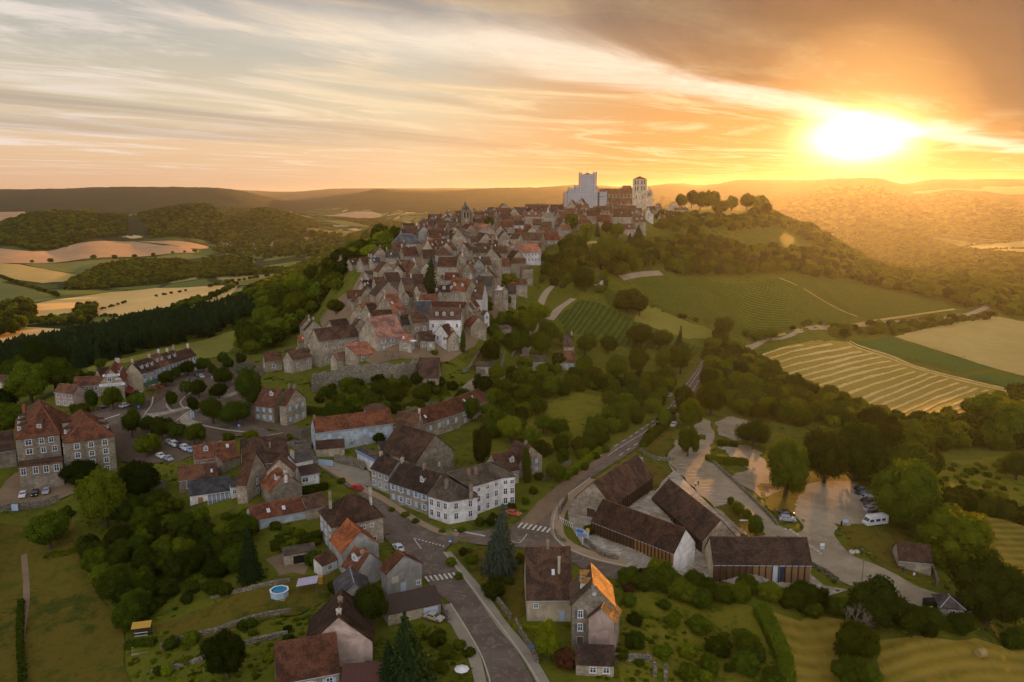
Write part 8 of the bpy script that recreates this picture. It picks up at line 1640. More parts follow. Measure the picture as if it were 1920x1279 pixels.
for x, y, c, k, lb in [(1613,919,'black','car','black car farthest in the shade of the gravel lot row'),(1615,927,'grey','car','dark grey car second from the shaded end of the gravel lot row'),(1624,935,'silver','car','silver car in the middle of the gravel lot row'),(1626,942,'black','car','black car just before the silver one in the gravel lot row'),(1633,949,'brown','suv','dark brown car beside the large silver one in the gravel lot row'),(1632,958,'silver','suv','large silver car nearest the motorhome')]: car(x, y, 14, 0.6, k, c, lb, GR)
car(832, 533, -0.5, 5, 'suv', 'white', 'white car standing in the village street'); car(830, 520, -0.5, 5, 'car', 'black', 'dark car farther up the village street'); car(814, 1162, 6, 2, 'car', 'beige', 'beige car outside the pale blue garage door')
car(1256, 743, 6, -7, 'car', 'silver', 'silver car on the grass verge where the country road climbs'); car(1263, 799, -9, 7, 'car', 'white', 'white car half behind the hedge at the car park entry')
car(43, 931, -2, 5, 'car', 'white', 'white car in the yard of the wide stone block'); car(66, 928, -2, 5, 'car', 'black', 'black car in the yard between white and silver cars'); car(87, 924, -2, 5, 'car', 'silver', 'silver car at the right side of the stone block yard')
def motorhome():
    p = P(1640, 984); q = P(1654, 985); a = math.atan2(q[1] - p[1], q[0] - p[0]); o = empty('motorhome', (p[0], p[1], p[2] + 0.05), a); tag(o, 'white motorhome with three dark side windows at the end of the car row', 'motorhome')
    b = MB(); pts = [(-3.3, .45), (-3.35, 1.15), (-2.9, 1.35), (-2.45, 2.35), (-2.1, 2.75), (3.3, 2.8), (3.4, 2.6), (3.4, .45)]; hw = 1.1
    for (xa, za), (xb, zb) in zip(pts, pts[1:]): b.face([(xa, -hw, za), (xa, hw, za), (xb, hw, zb), (xb, -hw, zb)])
    b.face([(x, -hw, z) for x, z in pts[::-1]]); b.face([(x, hw, z) for x, z in pts]); b.build('body', PAINT['white'], o, uv=False)
    g = MB()
    for xa, xb in ((-2.5, -1.2), (-0.6, 0.8), (1.3, 2.5)): w = MB(); w.box(xa, xb, -hw - 0.03, -hw, 1.35, 2.05, 0, True); put(o, 'window', w.mesh('window', [M['glass']], uv=False), (0, 0, 0))
    w = MB(); w.face([(-2.93, -0.95, 1.42), (-2.93, 0.95, 1.42), (-2.50, 0.95, 2.28), (-2.50, -0.95, 2.28)][::-1]); put(o, 'windscreen', w.mesh('windscreen', [M['glass']], uv=False), (-0.04, 0, 0.02))
    for x in (-2.1, 2.0):
        for y in (-0.98, 0.98): put(o, 'wheel', WHEEL, (x, y, 0.34))
    for x in (-0.5, 1.4): w = MB(); w.box(x, x + 0.9, -0.4, 0.4, 2.72, 2.88, 0); put(o, 'roof_vent', w.mesh('roof_vent', [M['white']], uv=False), (0, 0, 0))
    w = MB(); w.box(-3.2, 3.3, -hw - 0.02, -hw, 1.0, 1.12, 0, True); put(o, 'stripe', w.mesh('stripe', [M['bluep']], uv=False), (0, 0, 0))
motorhome()
# ------------------------------------------------------------- people: one skinned body each
def person_mesh(top, legs):
    V = [(0,0,.95),(0,0,1.15),(0,0,1.38),(0,0,1.5),(0,.01,1.62),(0,.01,1.74), (.1,0,.90),(.11,.03,.5),(.11,0,.08),(.12,.13,.04), (-.1,0,.90),(-.12,-.06,.5),(-.12,-.12,.08),(-.12,.0,.04), (.19,0,1.40),(.25,-.02,1.12),(.26,.07,.88),(.26,.10,.78), (-.19,0,1.40),(-.25,-.02,1.12),(-.25,.09,.90),(-.25,.12,.80)]
    E = [(0,1),(1,2),(2,3),(3,4),(4,5),(0,6),(6,7),(7,8),(8,9),(0,10),(10,11),(11,12),(12,13),(2,14),(14,15),(15,16),(16,17),(2,18),(18,19),(19,20),(20,21)]
    R_ = [.14,.13,.15,.06,.10,.08, .095,.065,.045,.04,.095,.065,.045,.04, .06,.045,.035,.04,.06,.045,.035,.04]
    me = bpy.data.meshes.new('person'); me.from_pydata(V, E, []); ob = bpy.data.objects.new('tmp', me); col.objects.link(ob); ob.modifiers.new('s', 'SKIN'); sk = me.skin_vertices[0].data
    for i, r in enumerate(R_): sk[i].radius = (r, r * (0.75 if i < 3 else 1)); sk[i].use_root = (i == 0)
    ob.modifiers.new('u', 'SUBSURF').levels = 1; dg = bpy.context.evaluated_depsgraph_get(); m2 = bpy.data.meshes.new_from_object(ob.evaluated_get(dg)); bpy.data.objects.remove(ob)
    m2.materials.clear(); [m2.materials.append(x) for x in (M['skin'], top, legs, M['hair'])]
    for f in m2.polygons: z, x, y = f.center.z, abs(f.center.x), f.center.y; f.material_index = 3 if (z > 1.70 or (z > 1.60 and y < -0.02)) else 0 if (z > 1.50 or (x > .2 and z < .92)) else 1 if z > .93 else 2
    return m2
M['skin'] = simple('skin', (0.45, 0.27, 0.19), 0.6); M['hair'] = simple('dark_hair', (0.03, 0.02, 0.015), 0.8); CL = dict(w=M['white'], b=simple('navy_cloth', (0.03, 0.05, 0.11), 0.9), k=simple('black_cloth', (0.015, 0.015, 0.018), 0.9), r=M['redbright'], g=simple('grey_cloth', (0.18, 0.18, 0.19), 0.9))
for px, py, rz, t, l, lb in [(1304,913,0.4,'w','b','person in white top on the path above the middle hall, left of two'), (1309,911,2.0,'k','k','person in dark clothes on the path above the middle hall, right of two'), (279,758,1.0,'k','b','person in dark clothes walking near the hotel terrace kerb'), (382,750,2.4,'k','g','person in black walking between the round trees of the square'), (290,750,0.2,'r','k','person in red top beside the hotel terrace'), (375,762,1.0,'w','g','person in pale top near the pale crossing of the square')]:
    p = P(px, py); o = link(bpy.data.objects.new('person', person_mesh(CL[t], CL[l]))); o.location = (p[0], p[1], p[2] + 0.06); o.rotation_euler = (0, 0, rz); tag(o, lb, 'person')
# ------------------------------------------------------------- small things
def base(px, py, name, label, cat, group=None, rz=0.0, up=0.03): p = P(px, py); o = empty(name, (p[0], p[1], p[2] + up), rz); tag(o, label, cat, group); return o
def lamp(px, py, h, label, arm=1.2, rz=0.0):
    o = base(px, py, 'street_lamp', label, 'street lamp', rz=rz); b = MB(); b.tube((0, 0, -0.5), (0, 0, h), 0.10, 0.06, 7); b.tube((0, 0, h), (arm, 0, h + 0.12), 0.045, n=5); b.build('post', M['metal'], o, uv=False); g = MB(); g.box(arm - 0.35, arm + 0.25, -0.12, 0.12, h + 0.02, h + 0.16, 0, True); g.build('lamp_head', M['metal'], o, uv=False)
lamp(1047, 978, 7.4, 'tall lamp post on the pavement beside the zebra crossing', rz=2.8); lamp(921, 1284, 7.5, 'lamp post on the left edge of the lower road', rz=0.3); lamp(1616, 1092, 8.0, 'thin lamp post on the gravel drive behind the pruned tree', 0.6, 2.0); lamp(551, 824, 6.5, 'lamp post at the corner of the square basin', 0.8, 1.0); lamp(255, 788, 5.5, 'lamp post on the pavement left of the café trees', 0.6, 0.5)
lamp(345, 748, 5.5, 'lamp post between the kerb islands of the square', 0.6, 1.5); lamp(812, 1090, 6.5, 'thin lamp post beside the lower zebra crossing', 0.8, 0.3); lamp(1251, 866, 1.6, 'short dark post at the end of the white parapet', 0.2); lamp(848, 1018, 4.0, 'dark post cluster on the island tip', 0.3)
def signpost(px, py, h, panels_, label, rz=0.0, txt=None, r_=0.05, cat='sign'):
    o = base(px, py, 'road_sign', label, cat, rz=rz); b = MB(); b.tube((0, 0, -0.4), (0, 0, h), r_, n=6); b.build('post', M['metal'], o, uv=False)
    for (w, hh, z, mk) in panels_: g = MB(); g.box(-w / 2, w / 2, -0.08, -0.03, z - hh / 2, z + hh / 2, 0, True); g.build('panel', M[mk], o, uv=False)
    if txt: me = text_mesh(txt[0], txt[1]); me.materials.append(M['ink' if len(txt) < 4 else txt[3]]); t = bpy.data.objects.new('lettering', me); link(t, o); t.location = (0, -0.1, txt[2]); t.rotation_euler = (math.pi / 2, 0, 0)
    return o
M['signgreen'] = simple('olive_sign', (0.16, 0.17, 0.05), 0.5); M['signblue'] = simple('blue_sign', (0.05, 0.16, 0.48), 0.5); M['signpale'] = simple('pale_blue_sign', (0.36, 0.48, 0.66), 0.5)
o = signpost(853, 1026, 5.2, [(1.5, 0.32, 2.0 + 0.45 * k, 'signgreen') for k in range(7)], 'stack of seven olive direction boards on the island tip', -0.15)
for k, c in enumerate(o.children):
    if c.name.startswith('panel'): c.rotation_euler = (0, -0.35, 0); c.location = (0, 0, 0)
signpost(844, 1028, 2.8, [(0.7, 0.7, 2.4, 'signblue'), (0.6, 0.3, 1.8, 'white')], 'blue and white round signs left of the olive direction boards'); signpost(871, 1026, 2.2, [(2.0, 0.9, 1.8, 'signgreen')], 'low olive board behind the island shrubs', 0.2)
ib = base(1092, 1021, 'information_board', 'big tilted blue and white information board at the halls entrance', 'information board', rz=-0.5); b = MB(); b.tube((0, 0, -0.5), (0, 0, 3.0), 0.09, n=6); b.build('post', M['white'], ib, uv=False)
b = MB(); b.box(-1.7, 1.7, -0.1, 0, 1.9, 3.9, 0, True); q = b.build('panel', M['signpale'], ib, uv=False); b = MB(); b.box(-1.6, 0.2, -0.14, -0.1, 3.0, 3.8, 0, True); b.build('header', M['signblue'], q, uv=False)
for k in range(5): b = MB(); b.box(-1.4, 1.4 - 0.3 * (k % 3), -0.13, -0.1, 2.05 + 0.18 * k, 2.12 + 0.18 * k, 0, True); b.build('text_line', M['ink'], q, uv=False)
b = MB(); b.tube((1.2, 0.3, 3.4), (1.2, 0.3, 4.2), 0.5, n=8); b.build('yellow_disc', M['yellow'], ib, uv=False)
signpost(449, 814, 3.4, [(0.8, 1.0, 3.0, 'signblue')], 'blue parking sign under the largest round tree of the square', 0, ('P', 0.8, 3.0, 'white')); signpost(261, 775, 3.0, [(0.9, 1.0, 2.5, 'signblue')], 'blue sign under the second hotel tree'); signpost(361, 784, 2.4, [(1.3, 2.2, 1.2, 'signpale'), (0.25, 2.0, 1.2, 'white')], 'upright pale blue panel at the pale crossing')
signpost(1541, 1036, 2.6, [(1.1, 0.8, 2.1, 'white'), (1.1, 0.7, 1.2, 'signpale')], 'pale sign with two panels among the boulders'); signpost(1585, 985, 1.6, [(1.5, 0.9, 1.2, 'signpale')], 'low blue and white board on the gravel lot corner'); signpost(1577, 990, 2.0, [(0.5, 1.4, 1.2, 'black')], 'dark narrow post left of the low board on the gravel lot corner')
signpost(1691, 1078, 2.2, [(0.9, 1.3, 1.4, 'greenp'), (0.7, 0.5, 1.6, 'white')], 'green and white ticket machine panel on the lawn edge'); signpost(1713, 1085, 1.5, [(0.5, 0.7, 1.2, 'white'), (0.3, 0.3, 0.8, 'redbright')], 'small white sign with red spot on the barn lawn'); signpost(1818, 1158, 1.4, [(1.7, 0.9, 1.0, 'signpale')], 'pale board standing right of the pyramid roofed hut', 0.25)
signpost(998, 1228, 2.2, [(0.8, 0.6, 1.8, 'signblue')], 'small blue sign beside the weathered fence wall'); signpost(1393, 995, 3.0, [(2.0, 0.35, 2.8, 'white')], 'pale T shaped sign beside the young car park trees'); signpost(1686, 1070, 1.2, [(0.6, 0.6, 0.9, 'redp')], 'small reddish sign in front of the low barn wall')
# round pool
po = base(524, 1116, 'swimming_pool', 'round above ground pool with white rim and blue water', 'pool'); b = MB(); n = 8; R0 = 2.0
for i in range(n): a0, a1 = 2 * math.pi * i / n, 2 * math.pi * (i + 1) / n; b.face([(R0 * math.cos(a0), R0 * math.sin(a0), -0.3), (R0 * math.cos(a1), R0 * math.sin(a1), -0.3), (R0 * math.cos(a1), R0 * math.sin(a1), 1.25), (R0 * math.cos(a0), R0 * math.sin(a0), 1.25)]); b.face([(.9 * R0 * math.cos(a1), .9 * R0 * math.sin(a1), 0.2), (.9 * R0 * math.cos(a0), .9 * R0 * math.sin(a0), 0.2), (.9 * R0 * math.cos(a0), .9 * R0 * math.sin(a0), 1.25), (.9 * R0 * math.cos(a1), .9 * R0 * math.sin(a1), 1.25)], 1)
b.build('wall', [M['signpale'], M['bluew']] if 'bluew' in M else [M['signpale'], simple('pool_liner', (0.05, 0.30, 0.55), 0.4)], po, uv=False); r_ = MB()
for i in range(n): a0, a1 = 2 * math.pi * i / n, 2 * math.pi * (i + 1) / n; r_.face([(1.08 * R0 * math.cos(a0), 1.08 * R0 * math.sin(a0), 1.3), (1.08 * R0 * math.cos(a1), 1.08 * R0 * math.sin(a1), 1.3), (.88 * R0 * math.cos(a1), .88 * R0 * math.sin(a1), 1.3), (.88 * R0 * math.cos(a0), .88 * R0 * math.sin(a0), 1.3)])
r_.build('rim', M['white'], po, uv=False); w = MB(); w.face([(.92 * R0 * math.cos(2 * math.pi * i / n), .92 * R0 * math.sin(2 * math.pi * i / n), 1.0) for i in range(n)]); w.build('water', simple('pool_water', (0.02, 0.20, 0.40), 0.05, spec=0.8, var=0.5), po, uv=False)
fr = base(530, 1125, 'toy_frame', 'small yellow toy frame on the grass by the pool', 'toy'); b = MB(); [b.tube(p_, q_, 0.08, n=5) for p_, q_ in (((-.5,-.4,.1),(.5,-.4,.1)),((.5,-.4,.1),(.5,.4,.1)),((.5,.4,.1),(-.5,.4,.1)),((-.5,.4,.1),(-.5,-.4,.1)))]; b.build('frame', M['yellow'], fr, uv=False)
M['lilac'] = simple('pale_lilac_canvas', (0.42, 0.38, 0.52), 0.8, var=0.25, scale=1.0)
gz = base(577, 1108, 'garden_awning', 'pale lilac canvas awning over the patio beside the pool', 'awning', rz=0.2); b = MB(); slab(b, [(-2.3,-1.8,2.1),(2.1,-1.4,2.3),(2.4,1.9,2.5),(-2.0,1.7,2.2)], 0.05); b.build('canvas', M['lilac'], gz, uv=False); b = MB(); [b.tube((x, y, 0), (x, y, 2.2), 0.06, n=5) for x in (-2, 2) for y in (-1.5, 1.6)]; b.build('poles', M['metal'], gz, uv=False)
tk = base(601, 1094, 'water_tank', 'yellow upright water tank behind the canvas awning', 'water tank'); b = MB(); b.tube((0,0,0),(0,0,1.7),0.6,n=10); b.tube((0,0,1.7),(0,0,1.9),0.35,0.25,10); b.build('tank', M['yellow'], tk, uv=False)
def parasol(px, py, label, mk, r=1.6, h=2.5, up=0.05):
    o = base(px, py, 'parasol', label, 'parasol', up=up); b = MB(); b.tube((0,0,0),(0,0,h),0.05,n=5); b.build('pole', M['metal'], o, uv=False); c = MB(); n = 8
    for i in range(n): a0, a1 = 2*math.pi*i/n, 2*math.pi*(i+1)/n; c.face([(r*math.cos(a0), r*math.sin(a0), h-0.45),(r*math.cos(a1), r*math.sin(a1), h-0.45),(0,0,h+0.1)]); c.face([(r*math.cos(a1), r*math.sin(a1), h-0.46),(r*math.cos(a0), r*math.sin(a0), h-0.46),(0,0,h+0.05)])
    c.build('canopy', M[mk], o, uv=False)
parasol(962, 556, 'salmon red parasol on the roof terrace of the small grey house', 'redbright', 2.2, 8.4)
for k, (x, y) in enumerate([(285,735),(292,738),(297,730),(304,735)]): parasol(x, y, f"dark red closed café parasol, {ORD[k]} from the left on the hotel terrace", 'redp', 1.2, 2.6)
parasol(262, 745, 'pale parasol in front of the red awning', 'white', 1.3, 2.4); parasol(866, 1272, 'white parasol in the lowest garden left of the road', 'white', 1.4, 2.3); parasol(776, 679, 'white parasol on the rampart terrace beside the dark tiled hut', 'white', 1.6, 3.0, 6.5)
tp = base(559, 690, 'tarpaulin', 'teal green tarpaulin hanging over the low wall of the stone houses', 'tarpaulin'); b = MB(); slab(b, [(-1.5,0,4.2),(1.2,0.3,4.0),(2.0,-1.6,1.2),(-0.6,-2.0,1.4)], 0.05); b.build('sheet', M['teal'], tp, uv=False)
gh = base(267, 1192, 'potting_shelter', 'small shelter with ochre roof and white frame by the vegetable plot', 'shelter', rz=0.25); b = MB(); slab(b, [(-1.9,-1.0,2.2),(1.9,-1.0,2.2),(1.9,1.0,2.7),(-1.9,1.0,2.7)], 0.08); b.build('roof', M['yellow'], gh, uv=False); b = MB(); [b.tube((x,y,0),(x,y,2.3),0.06,n=4) for x in (-1.8,1.8) for y in (-.9,.9)]; b.box(-1.8,1.8,0.8,0.9,0,2.4); b.build('frame', M['wood'], gh, uv=False); b = MB(); b.tube((-1.3,-1.1,1.3),(1.3,-1.1,1.3),0.06,n=4); b.tube((-1.3,-1.1,0.6),(1.3,-1.1,0.6),0.06,n=4); b.build('rail', M['white'], gh, uv=False)
for k in range(4): bx = base(266, 1206 + 6 * k, 'vegetable_bed', f"narrow timber edged vegetable bed, {ORD[k]} below the ochre shelter", 'vegetable bed', 'vegetable beds', 0.25); b = MB(); b.box(-1.9, 1.9, -0.4, 0.4, -0.2, 0.25, 0); b.build('edging', M['timber'], bx, uv=False).color = (0.35, 0.28, 0.16, 1); g = MB(); g.box(-1.8, 1.8, -0.32, 0.32, 0.25, 0.40, 0); g.build('plants', M['leafb'], bx, uv=False)
def bale():
    o = base(1838, 1232, 'hay_bale', 'round straw bale lying on the lower right meadow', 'hay bale', rz=0.35); b = MB(); n = 22; r = 0.95
    b.tube((-0.85, 0, r - .05), (0.85, 0, r - .05), r, n=n); m, T, out = mat('straw_bale'); oc = T.new('ShaderNodeTexCoord').outputs['Object']; nz = T.noise(T.mapping(oc, scale=(9, 1.2, 1.2)), 3, 5, 0.7); pbr(T, out, T.mix(nz, (0.17, 0.12, 0.045), (0.50, 0.38, 0.17)), 0.95, nz, 0.9, 0.08); b.build('straw', m, o, uv=False)
    s = MB()
    for k in range(5): s.tube((0.86, 0, r - .05), (0.862 + 0.01 * k, 0, r - .05), r * (0.9 - 0.18 * k), n=18)
    s.build('spiral_end', m, o, uv=False)
bale()
def rock_mesh(seed):
    rng = np.random.default_rng(seed); b = MB(); ico(1.0, (0, 0, 0), b, 8, 6, sz=0.75); d = {}
    b.v = [tuple(np.array(p) * (d.setdefault(tuple(np.round(p, 3)), 0.82 + 0.3 * rng.random()))) for p in b.v]; return b.mesh('boulder', [M['kerb']], uv=False)
RK = [rock_mesh(i) for i in range(4)]
for i, (x, y, s) in enumerate([(1597,1038,.85),(1606,1037,.75),(1472,994,.5),(1482,996,.6),(1487,1000,.55),(1493,1004,.6),(1499,1009,.55),(1518,1025,.45),(1523,1028,.5),(1528,1032,.45),(1533,1035,.5),(1538,1040,.5)]):
    p = P(x, y); o = link(bpy.data.objects.new('boulder', RK[i % 4])); o.location = (p[0], p[1], p[2] + s * 0.4); o.scale = (s, s, s); o.rotation_euler = (0, 0, i)
    lb = ['large pale boulder at the lawn tip, left of the pair', 'large pale boulder at the lawn tip, right of the pair'][i] if i < 2 else (f"pale boulder edging the gravel below the silver car, {ORD[i-2]} from the left" if i < 7 else f"pale boulder in the row beside the dark red hall roof, {ORD[i-7]} from the left"); tag(o, lb, 'boulder', 'boulders edging the gravel')
for k, (x, y) in enumerate([(1227,1270),(1247,1275)]):
    o = base(x, y, 'gate_pillar', f"{['left','right'][k]} stone gate pillar with ball top at the lower garden", 'gate pillar', 'gate pillars'); b = MB(); b.box(-.35,.35,-.35,.35,-.4,2.6,0); b.box(-.45,.45,-.45,.45,2.6,2.8,0,True); b.build('shaft', M['stone2'], o, uv=False); g = MB(); ico(0.32, (0,0,3.1), g, 8, 6); g.build('ball', M['stone2'], o, uv=False)
def basin():
    o = base(568, 838, 'stone_basin', 'square stone basin wall beside the long grey blue house', 'basin', rz=0.1); 
    for i, (x0, x1, y0, y1) in enumerate(((-3,3,-2.4,-2.0),(-3,3,2.0,2.4),(-3,-2.6,-2,2),(2.6,3,-2,2))): b = MB(); b.box(x0,x1,y0,y1,-.5,1.5,0); b.build('basin_wall', M['stone2'], o, uv=False)
    b = MB(); b.face([(-2.6,-2,.3),(2.6,-2,.3),(2.6,2,.3),(-2.6,2,.3)]); b.build('water', M['glass'], o, uv=False)
basin()
gt = base(611, 874, 'entrance_gate', 'pale blue white double gate at the forecourt of the grey blue house', 'gate', rz=-0.25)
for x in (-1.25, 1.25): b = MB(); b.box(x-1.2,x+1.2,-.05,.05,0.1,2.0,0,True); [b.box(x-1.15,x+1.15,-.09,-.05,z,z+.12,0,True) for z in (.3,1.0,1.7)]; b.build('leaf', M['signpale'], gt, uv=False)
gt2 = base(28, 958, 'garden_gate', 'pale blue gate in the long garden wall on the left', 'gate', rz=0.1); b = MB(); b.box(-1.1,1.1,-.35,-.28,0.1,2.1,0,True); b.build('leaf', M['signpale'], gt2, uv=False)
gt3 = base(1744, 1140, 'container', 'dark open container with yellow lid behind the pyramid roofed hut', 'container', rz=0.1); b = MB(); b.box(-1.3,1.3,-1,1,0,2.0,0); b.build('body', M['black'], gt3, uv=False); b = MB(); b.box(-1.2,-0.2,-1.15,-1.02,0.7,1.0,0,True); b.build('lid', simple('yellow_green', (0.5,0.55,0.05)), gt3, uv=False)
# terrace tables by the hotels
for k, (x, y) in enumerate([(283,742),(290,746),(298,742),(306,744),(312,738),(300,748)]):
    o = base(x, y, 'cafe_table', f"small dark café table, {ORD[k]} from the left among the hotel parasols", 'table', 'café tables on the hotel terrace'); b = MB(); b.tube((0,0,.7),(0,0,.74),.45,n=8); b.build('table_top', M['wood'], o, uv=False); b = MB(); b.tube((0,0,0),(0,0,.7),.05,n=5); b.build('leg', M['metal'], o, uv=False)
# pergola on the terrace above the rampart
pg = base(735, 672, 'pergola', 'grey timber pergola on the terrace above the rampart', 'pergola', rz=-0.1)
for x in (-3, 0, 3):
    for y in (-1.5, 1.5): b = MB(); b.box(x-.12,x+.12,y-.12,y+.12,-.5,2.6,0); b.build('post', M['timber'], pg, uv=False).color = (0.2,0.17,0.14,1)
for k in range(7): b = MB(); b.box(-3.4+k*1.1,-3.25+k*1.1,-2,2,2.6,2.8,0,True); b.build('beam', M['timber'], pg, uv=False).color = (0.2,0.17,0.14,1)
# the bare dead tree
def dead_tree():
    p = P(1572, 1212); o = empty('dead_tree', (p[0], p[1], p[2])); tag(o, 'leafless dead tree with leaning grey branches in front of the pruned tree', 'tree'); rng = random.Random(4)
    tr = MB(); tr.tube((0, 0, -0.5), (0.8, 0, 3.0), 0.32, 0.22, 8); tr.build('trunk', M['bark'], o, uv=False)
    def br(b, p_, d, L, r, k):
        q_ = p_ + d * L; b.tube(p_, q_, r, r * 0.65, 5, 0, cap=False)
        if k == 0: return
        for _ in range(3):
            nd = (d + Vector((rng.uniform(-.7, .7), rng.uniform(-.7, .7), rng.uniform(-.25, .55)))).normalized(); br(b, q_, nd, L * rng.uniform(.6, .85), r * .6, k - 1)
    for k in range(4):
        b = MB(); d = Vector((0.9 if k < 3 else 0.2, rng.uniform(-.5, .5), 0.4 + 0.2 * k)).normalized(); br(b, Vector((0.8, 0, 2.9)), d, 2.4, 0.16, 4); b.build('branch', simple('grey_dead_wood', (0.16, 0.13, 0.10), 0.9) if k == 0 else bpy.data.materials['grey_dead_wood'], o, uv=False)
dead_tree()
for k in range(7):
    t = k / 6; x, y = lerp((1135, 1001), (1255, 1046), t); o = base(x, y, 'bollard_light', f"slim white post along the front left hall, {ORD[k]} from the left", 'bollard', 'posts along the front left hall'); b = MB(); b.tube((0,0,-.3),(0,0,1.1),.06,n=6); b.build('post', M['white'], o, uv=False)
# bike racks of curved pale rails on the corner terrace
rk = base(1060, 985, 'railing', 'curved pale metal railing on the corner terrace by the tall lamp', 'railing', rz=-0.9)
for k in range(9): b = MB(); b.tube((k*.7-3, 0, 0), (k*.7-3, 0.3, 1.2), .05, n=4); b.build('rail_post', M['white'], rk, uv=False)
b = MB(); b.tube((-3,.3,1.2),(2.6,.3,1.2),.05,n=4); b.build('top_rail', M['white'], rk, uv=False)
# ------------------------------------------------------------- labels: what each look-alike stands beside, told apart left to right
LM = [((200,730),'by the hotel row'),((270,760),'by the café terrace'),((350,760),'on the tree square'),((430,740),'on the far side of the tree square'),((330,810),'above the row of parked cars'),((120,850),'beside the tall stone blocks'),((60,740),'behind the wide stone block'),((300,960),'in the left thicket'),((220,1080),'at the left thicket edge'),((380,1040),'in the thicket by the garden shed'),((340,1210),'near the vegetable plot'),
 ((460,1180),'by the tumbled lawn walls'),((470,1060),'near the ruined garage'),((560,1060),'by the pool gardens'),((560,960),'below the blue walled house'),((690,1150),'beside the lowest brown roofs'),((800,1200),'along the lower road'),((900,1060),'on the island garden'),((960,1160),'by the big brown roof'),((860,1000),'at the foot of the white corner house'),((700,950),'along the street row'),((620,900),'by the forecourt'),
 ((640,760),'behind the grey blue house'),((730,740),'below the rampart'),((820,770),'above the sloping row'),((900,800),'beside the sloping row end'),((960,880),'behind the white houses'),((1040,900),'inside the road bend'),((980,740),'on the meadow below the lane'),((1060,780),'in the middle of the meadow'),((1140,800),'along the road meadow'),((920,680),'by the terrace garden'),((1000,630),'in the bright lime grove'),((1060,690),'by the low beige house'),((1150,690),'in the park above the meadow'),((1230,700),'where the road narrows'),((1260,760),'at the road verge'),
 ((1290,830),'at the car park entrance'),((1400,850),'beside the car park hedges'),((1400,990),'on the car park strip'),((1470,900),'left of the gravel lot'),((1560,860),'behind the gravel lot'),((1680,900),'behind the parked car row'),((1780,1040),'right of the low barn'),((1840,1130),'beside the pyramid roofed hut'),((1650,1150),'by the pruned tree'),((1760,1190),'in the hedge by the straw bale'),((1600,1260),'between the two hay meadows'),((1420,1220),'beside the left hay meadow'),((1300,1130),'in front of the right hall'),((1200,1120),'right of the orange roof'),((1250,1230),'in the wild lower garden'),((1350,1180),'in the upper wild garden'),
 ((1340,700),'right of the narrowing road'),((1400,740),'below the mown field corner'),((1500,780),'along the lower mown field edge'),((1650,800),'under the mown field tip'),((1850,800),'at the right edge below the mown field'),((1850,900),'on the right scrub meadow'),((1180,580),'between the vine slopes'),((1360,620),'at the vineyard corner'),((1100,540),'by the white pavilion'),((1110,460),'in the gardens below the abbey'),((1190,470),'under the white gabled house'),((1250,500),'above the big vineyard'),((1380,490),'in the wood below the hilltop'),((1330,395),'on the abbey hilltop'),((1450,400),'at the end of the hilltop grove'),((1230,395),'right of the bell tower'),((1350,425),'on the slope below the hilltop grove'),((1550,500),'in the wood right of the upper vineyard'),((1700,540),'above the right vineyard end'),((1700,615),'along the far country road'),
 ((1130,380),'in front of the abbey nave'),((1080,395),'under the scaffolding'),((1010,390),'left of the scaffolding'),((960,400),'near the hilltop chimneys'),((1180,400),'below the bell tower'),((1150,420),'below the abbey gardens edge'),((920,400),'right of the domed tower'),((875,440),'just below the domed tower'),((830,430),'left of the domed tower'),((780,440),'beside the slate mansard'),((800,470),'at the street top'),((840,480),'by the blue shuttered inn'),((900,480),'in the middle of the upper roofs'),((960,480),'left of the salmon roofed house'),((1010,470),'by the salmon roofed house'),((940,520),'beside the tall grey gable'),((980,540),'by the ruined tower'),((900,540),'around the white roof terrace'),((860,550),'above the white dormered house'),((820,560),'beside the big dark fir'),((770,520),'above the pink roof'),((720,510),'by the big dark gable'),((680,500),'at the left village edge'),((640,480),'on the left shoulder of the hill'),((720,570),'among the pink roofs'),((650,590),'behind the old abbey barn'),((600,620),'left of the old abbey barn'),((640,660),'above the rampart'),((580,690),'at the left rampart end'),((720,640),'around the large pink roof'),((770,650),'by the small grey gable'),((820,640),'below the white dormered house'),((860,610),'right of the white dormered house'),((900,590),'on the right village edge'),((560,560),'on the left wooded slope'),((600,540),'high on the left wooded slope'),((500,610),'low on the left wooded slope'),((460,650),'at the pasture corner'),((470,450),'in the valley village'),((540,455),'in the middle of the valley village'),((610,460),'at the right of the valley village'),((420,460),'at the left of the valley village'),((300,640),'in the pine row'),((200,670),'in the left pine row'),((400,610),'in the right pine row')]
NTH = ORD + ['twenty-' + w for w in ['first','second','third','fourth','fifth','sixth','seventh','eighth','ninth']] + ['thirtieth'] + ['thirty-' + w for w in ['first','second','third','fourth','fifth','sixth','seventh','eighth','ninth']] + ['fortieth'] + ['forty-' + w for w in ['first','second','third','fourth','fifth','sixth','seventh','eighth','ninth']]
USED = {o.get('label') for o in scn.objects if o.get('label')}
def near(px): return min(LM, key=lambda l: (l[0][0] - px[0]) ** 2 + ((l[0][1] - px[1]) * 1.3) ** 2)[1]
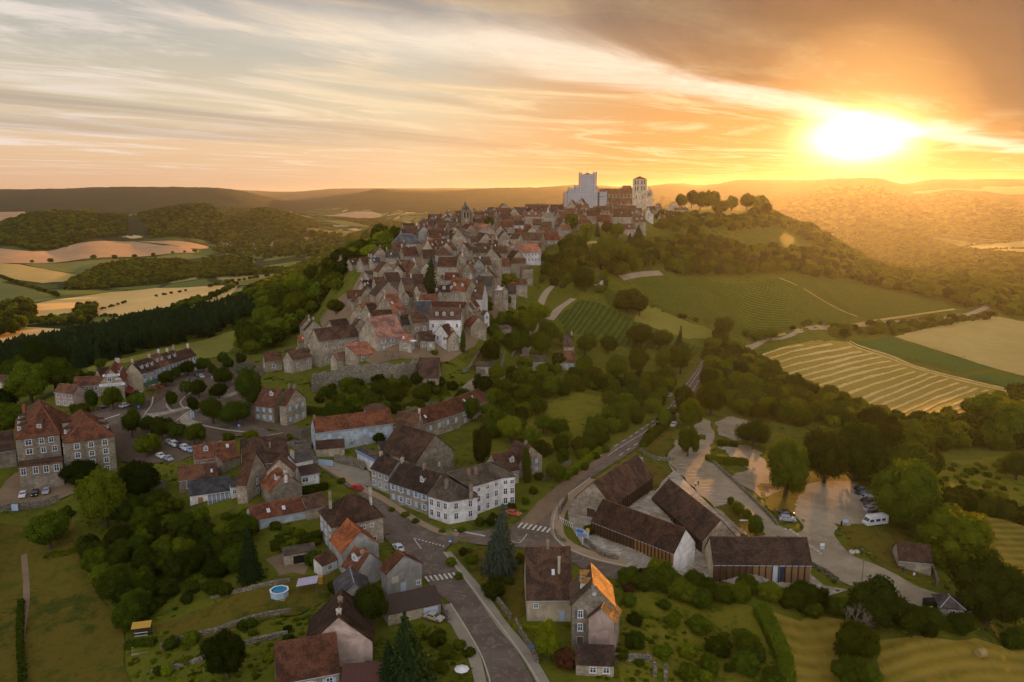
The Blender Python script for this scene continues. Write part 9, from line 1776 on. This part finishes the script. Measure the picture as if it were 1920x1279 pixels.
def autolabel(items):
    """items: (object, phrase, px); same phrase at the same landmark is told apart by its place from the left"""
    d = {}
    for o, ph, px in items: d.setdefault((ph, near(px)), []).append((px[0], o))
    for (ph, lm), L in d.items():
        L.sort(key=lambda t: t[0]); n = len(L)
        for i, (_, o) in enumerate(L):
            if n == 1: t = f"{ph} {lm}"
            elif n == 2: t = f"{'left' if i == 0 else 'right'} one of two: {ph} {lm}"
            else: t = f"{ph} {lm}, {NTH[i]} from the left"
            t = t.replace('left one of two: ', 'left of two: ').replace('right one of two: ', 'right of two: ')
            if len(t.replace('-', ' ').split()) > 16: t = t.replace('from the left', 'from left')
            if t in USED: t = t + ', smaller'
            USED.add(t); o['label'] = t
it = []
for t in TREES:
    if not t['label']:
        sz = 'large ' if t['w'] > 9.5 else 'small ' if (t['w'] < 5 and 'bush' not in t['kind']) or t['w'] < 2.6 else ''
        it.append((t['o'], sz + KW[t['kind']], t['px'])); t['o']['group'] = 'bushes' if t['o']['category'] == 'bush' else 'trees'
RW = {'p': 'roofed house', 'g': 'roofed gabled house', 'h': 'hip roofed house', 'm': 'low roofed house', 'f': 'flat roofed house'}
for HS in VH + VAL:
    if HS.o['label'] == 'x' or len(HS.o['label'].split()) < 4:
        k = getattr(HS, 'key', None)
        if k: ph = f"{k[1]} {'gabled' if k[2] == 'g' else 'hipped' if k[2] == 'h' else 'lean-to' if k[2] == 'm' else ''} house with {k[0]} roof".replace('  ', ' ')
        else: ph = 'tiny distant house'
        it.append((HS.o, ph, HS.px)); HS.o['group'] = 'village houses' if k else 'valley houses'
autolabel(it)
# ------------------------------------------------------------- air
def haze():
    b = MB(); b.box(-22000, 22000, -400, 22000, -130, 205, 0, bottom=True)
    m, T, out = mat('haze_air'); v = T.new('ShaderNodeVolumePrincipled'); v.inputs['Color'].default_value = (0.90, 0.90, 0.93, 1)
    v.inputs['Density'].default_value = HAZE_D; v.inputs['Anisotropy'].default_value = HAZE_G; T.l.new(v.outputs[0], out.inputs['Volume'])
    m.cycles.homogeneous_volume = True
    o = b.build('haze', m, uv=False); tag(o, kind='stuff')
HAZE_D, HAZE_G = 1.8e-5, 0.73
haze()
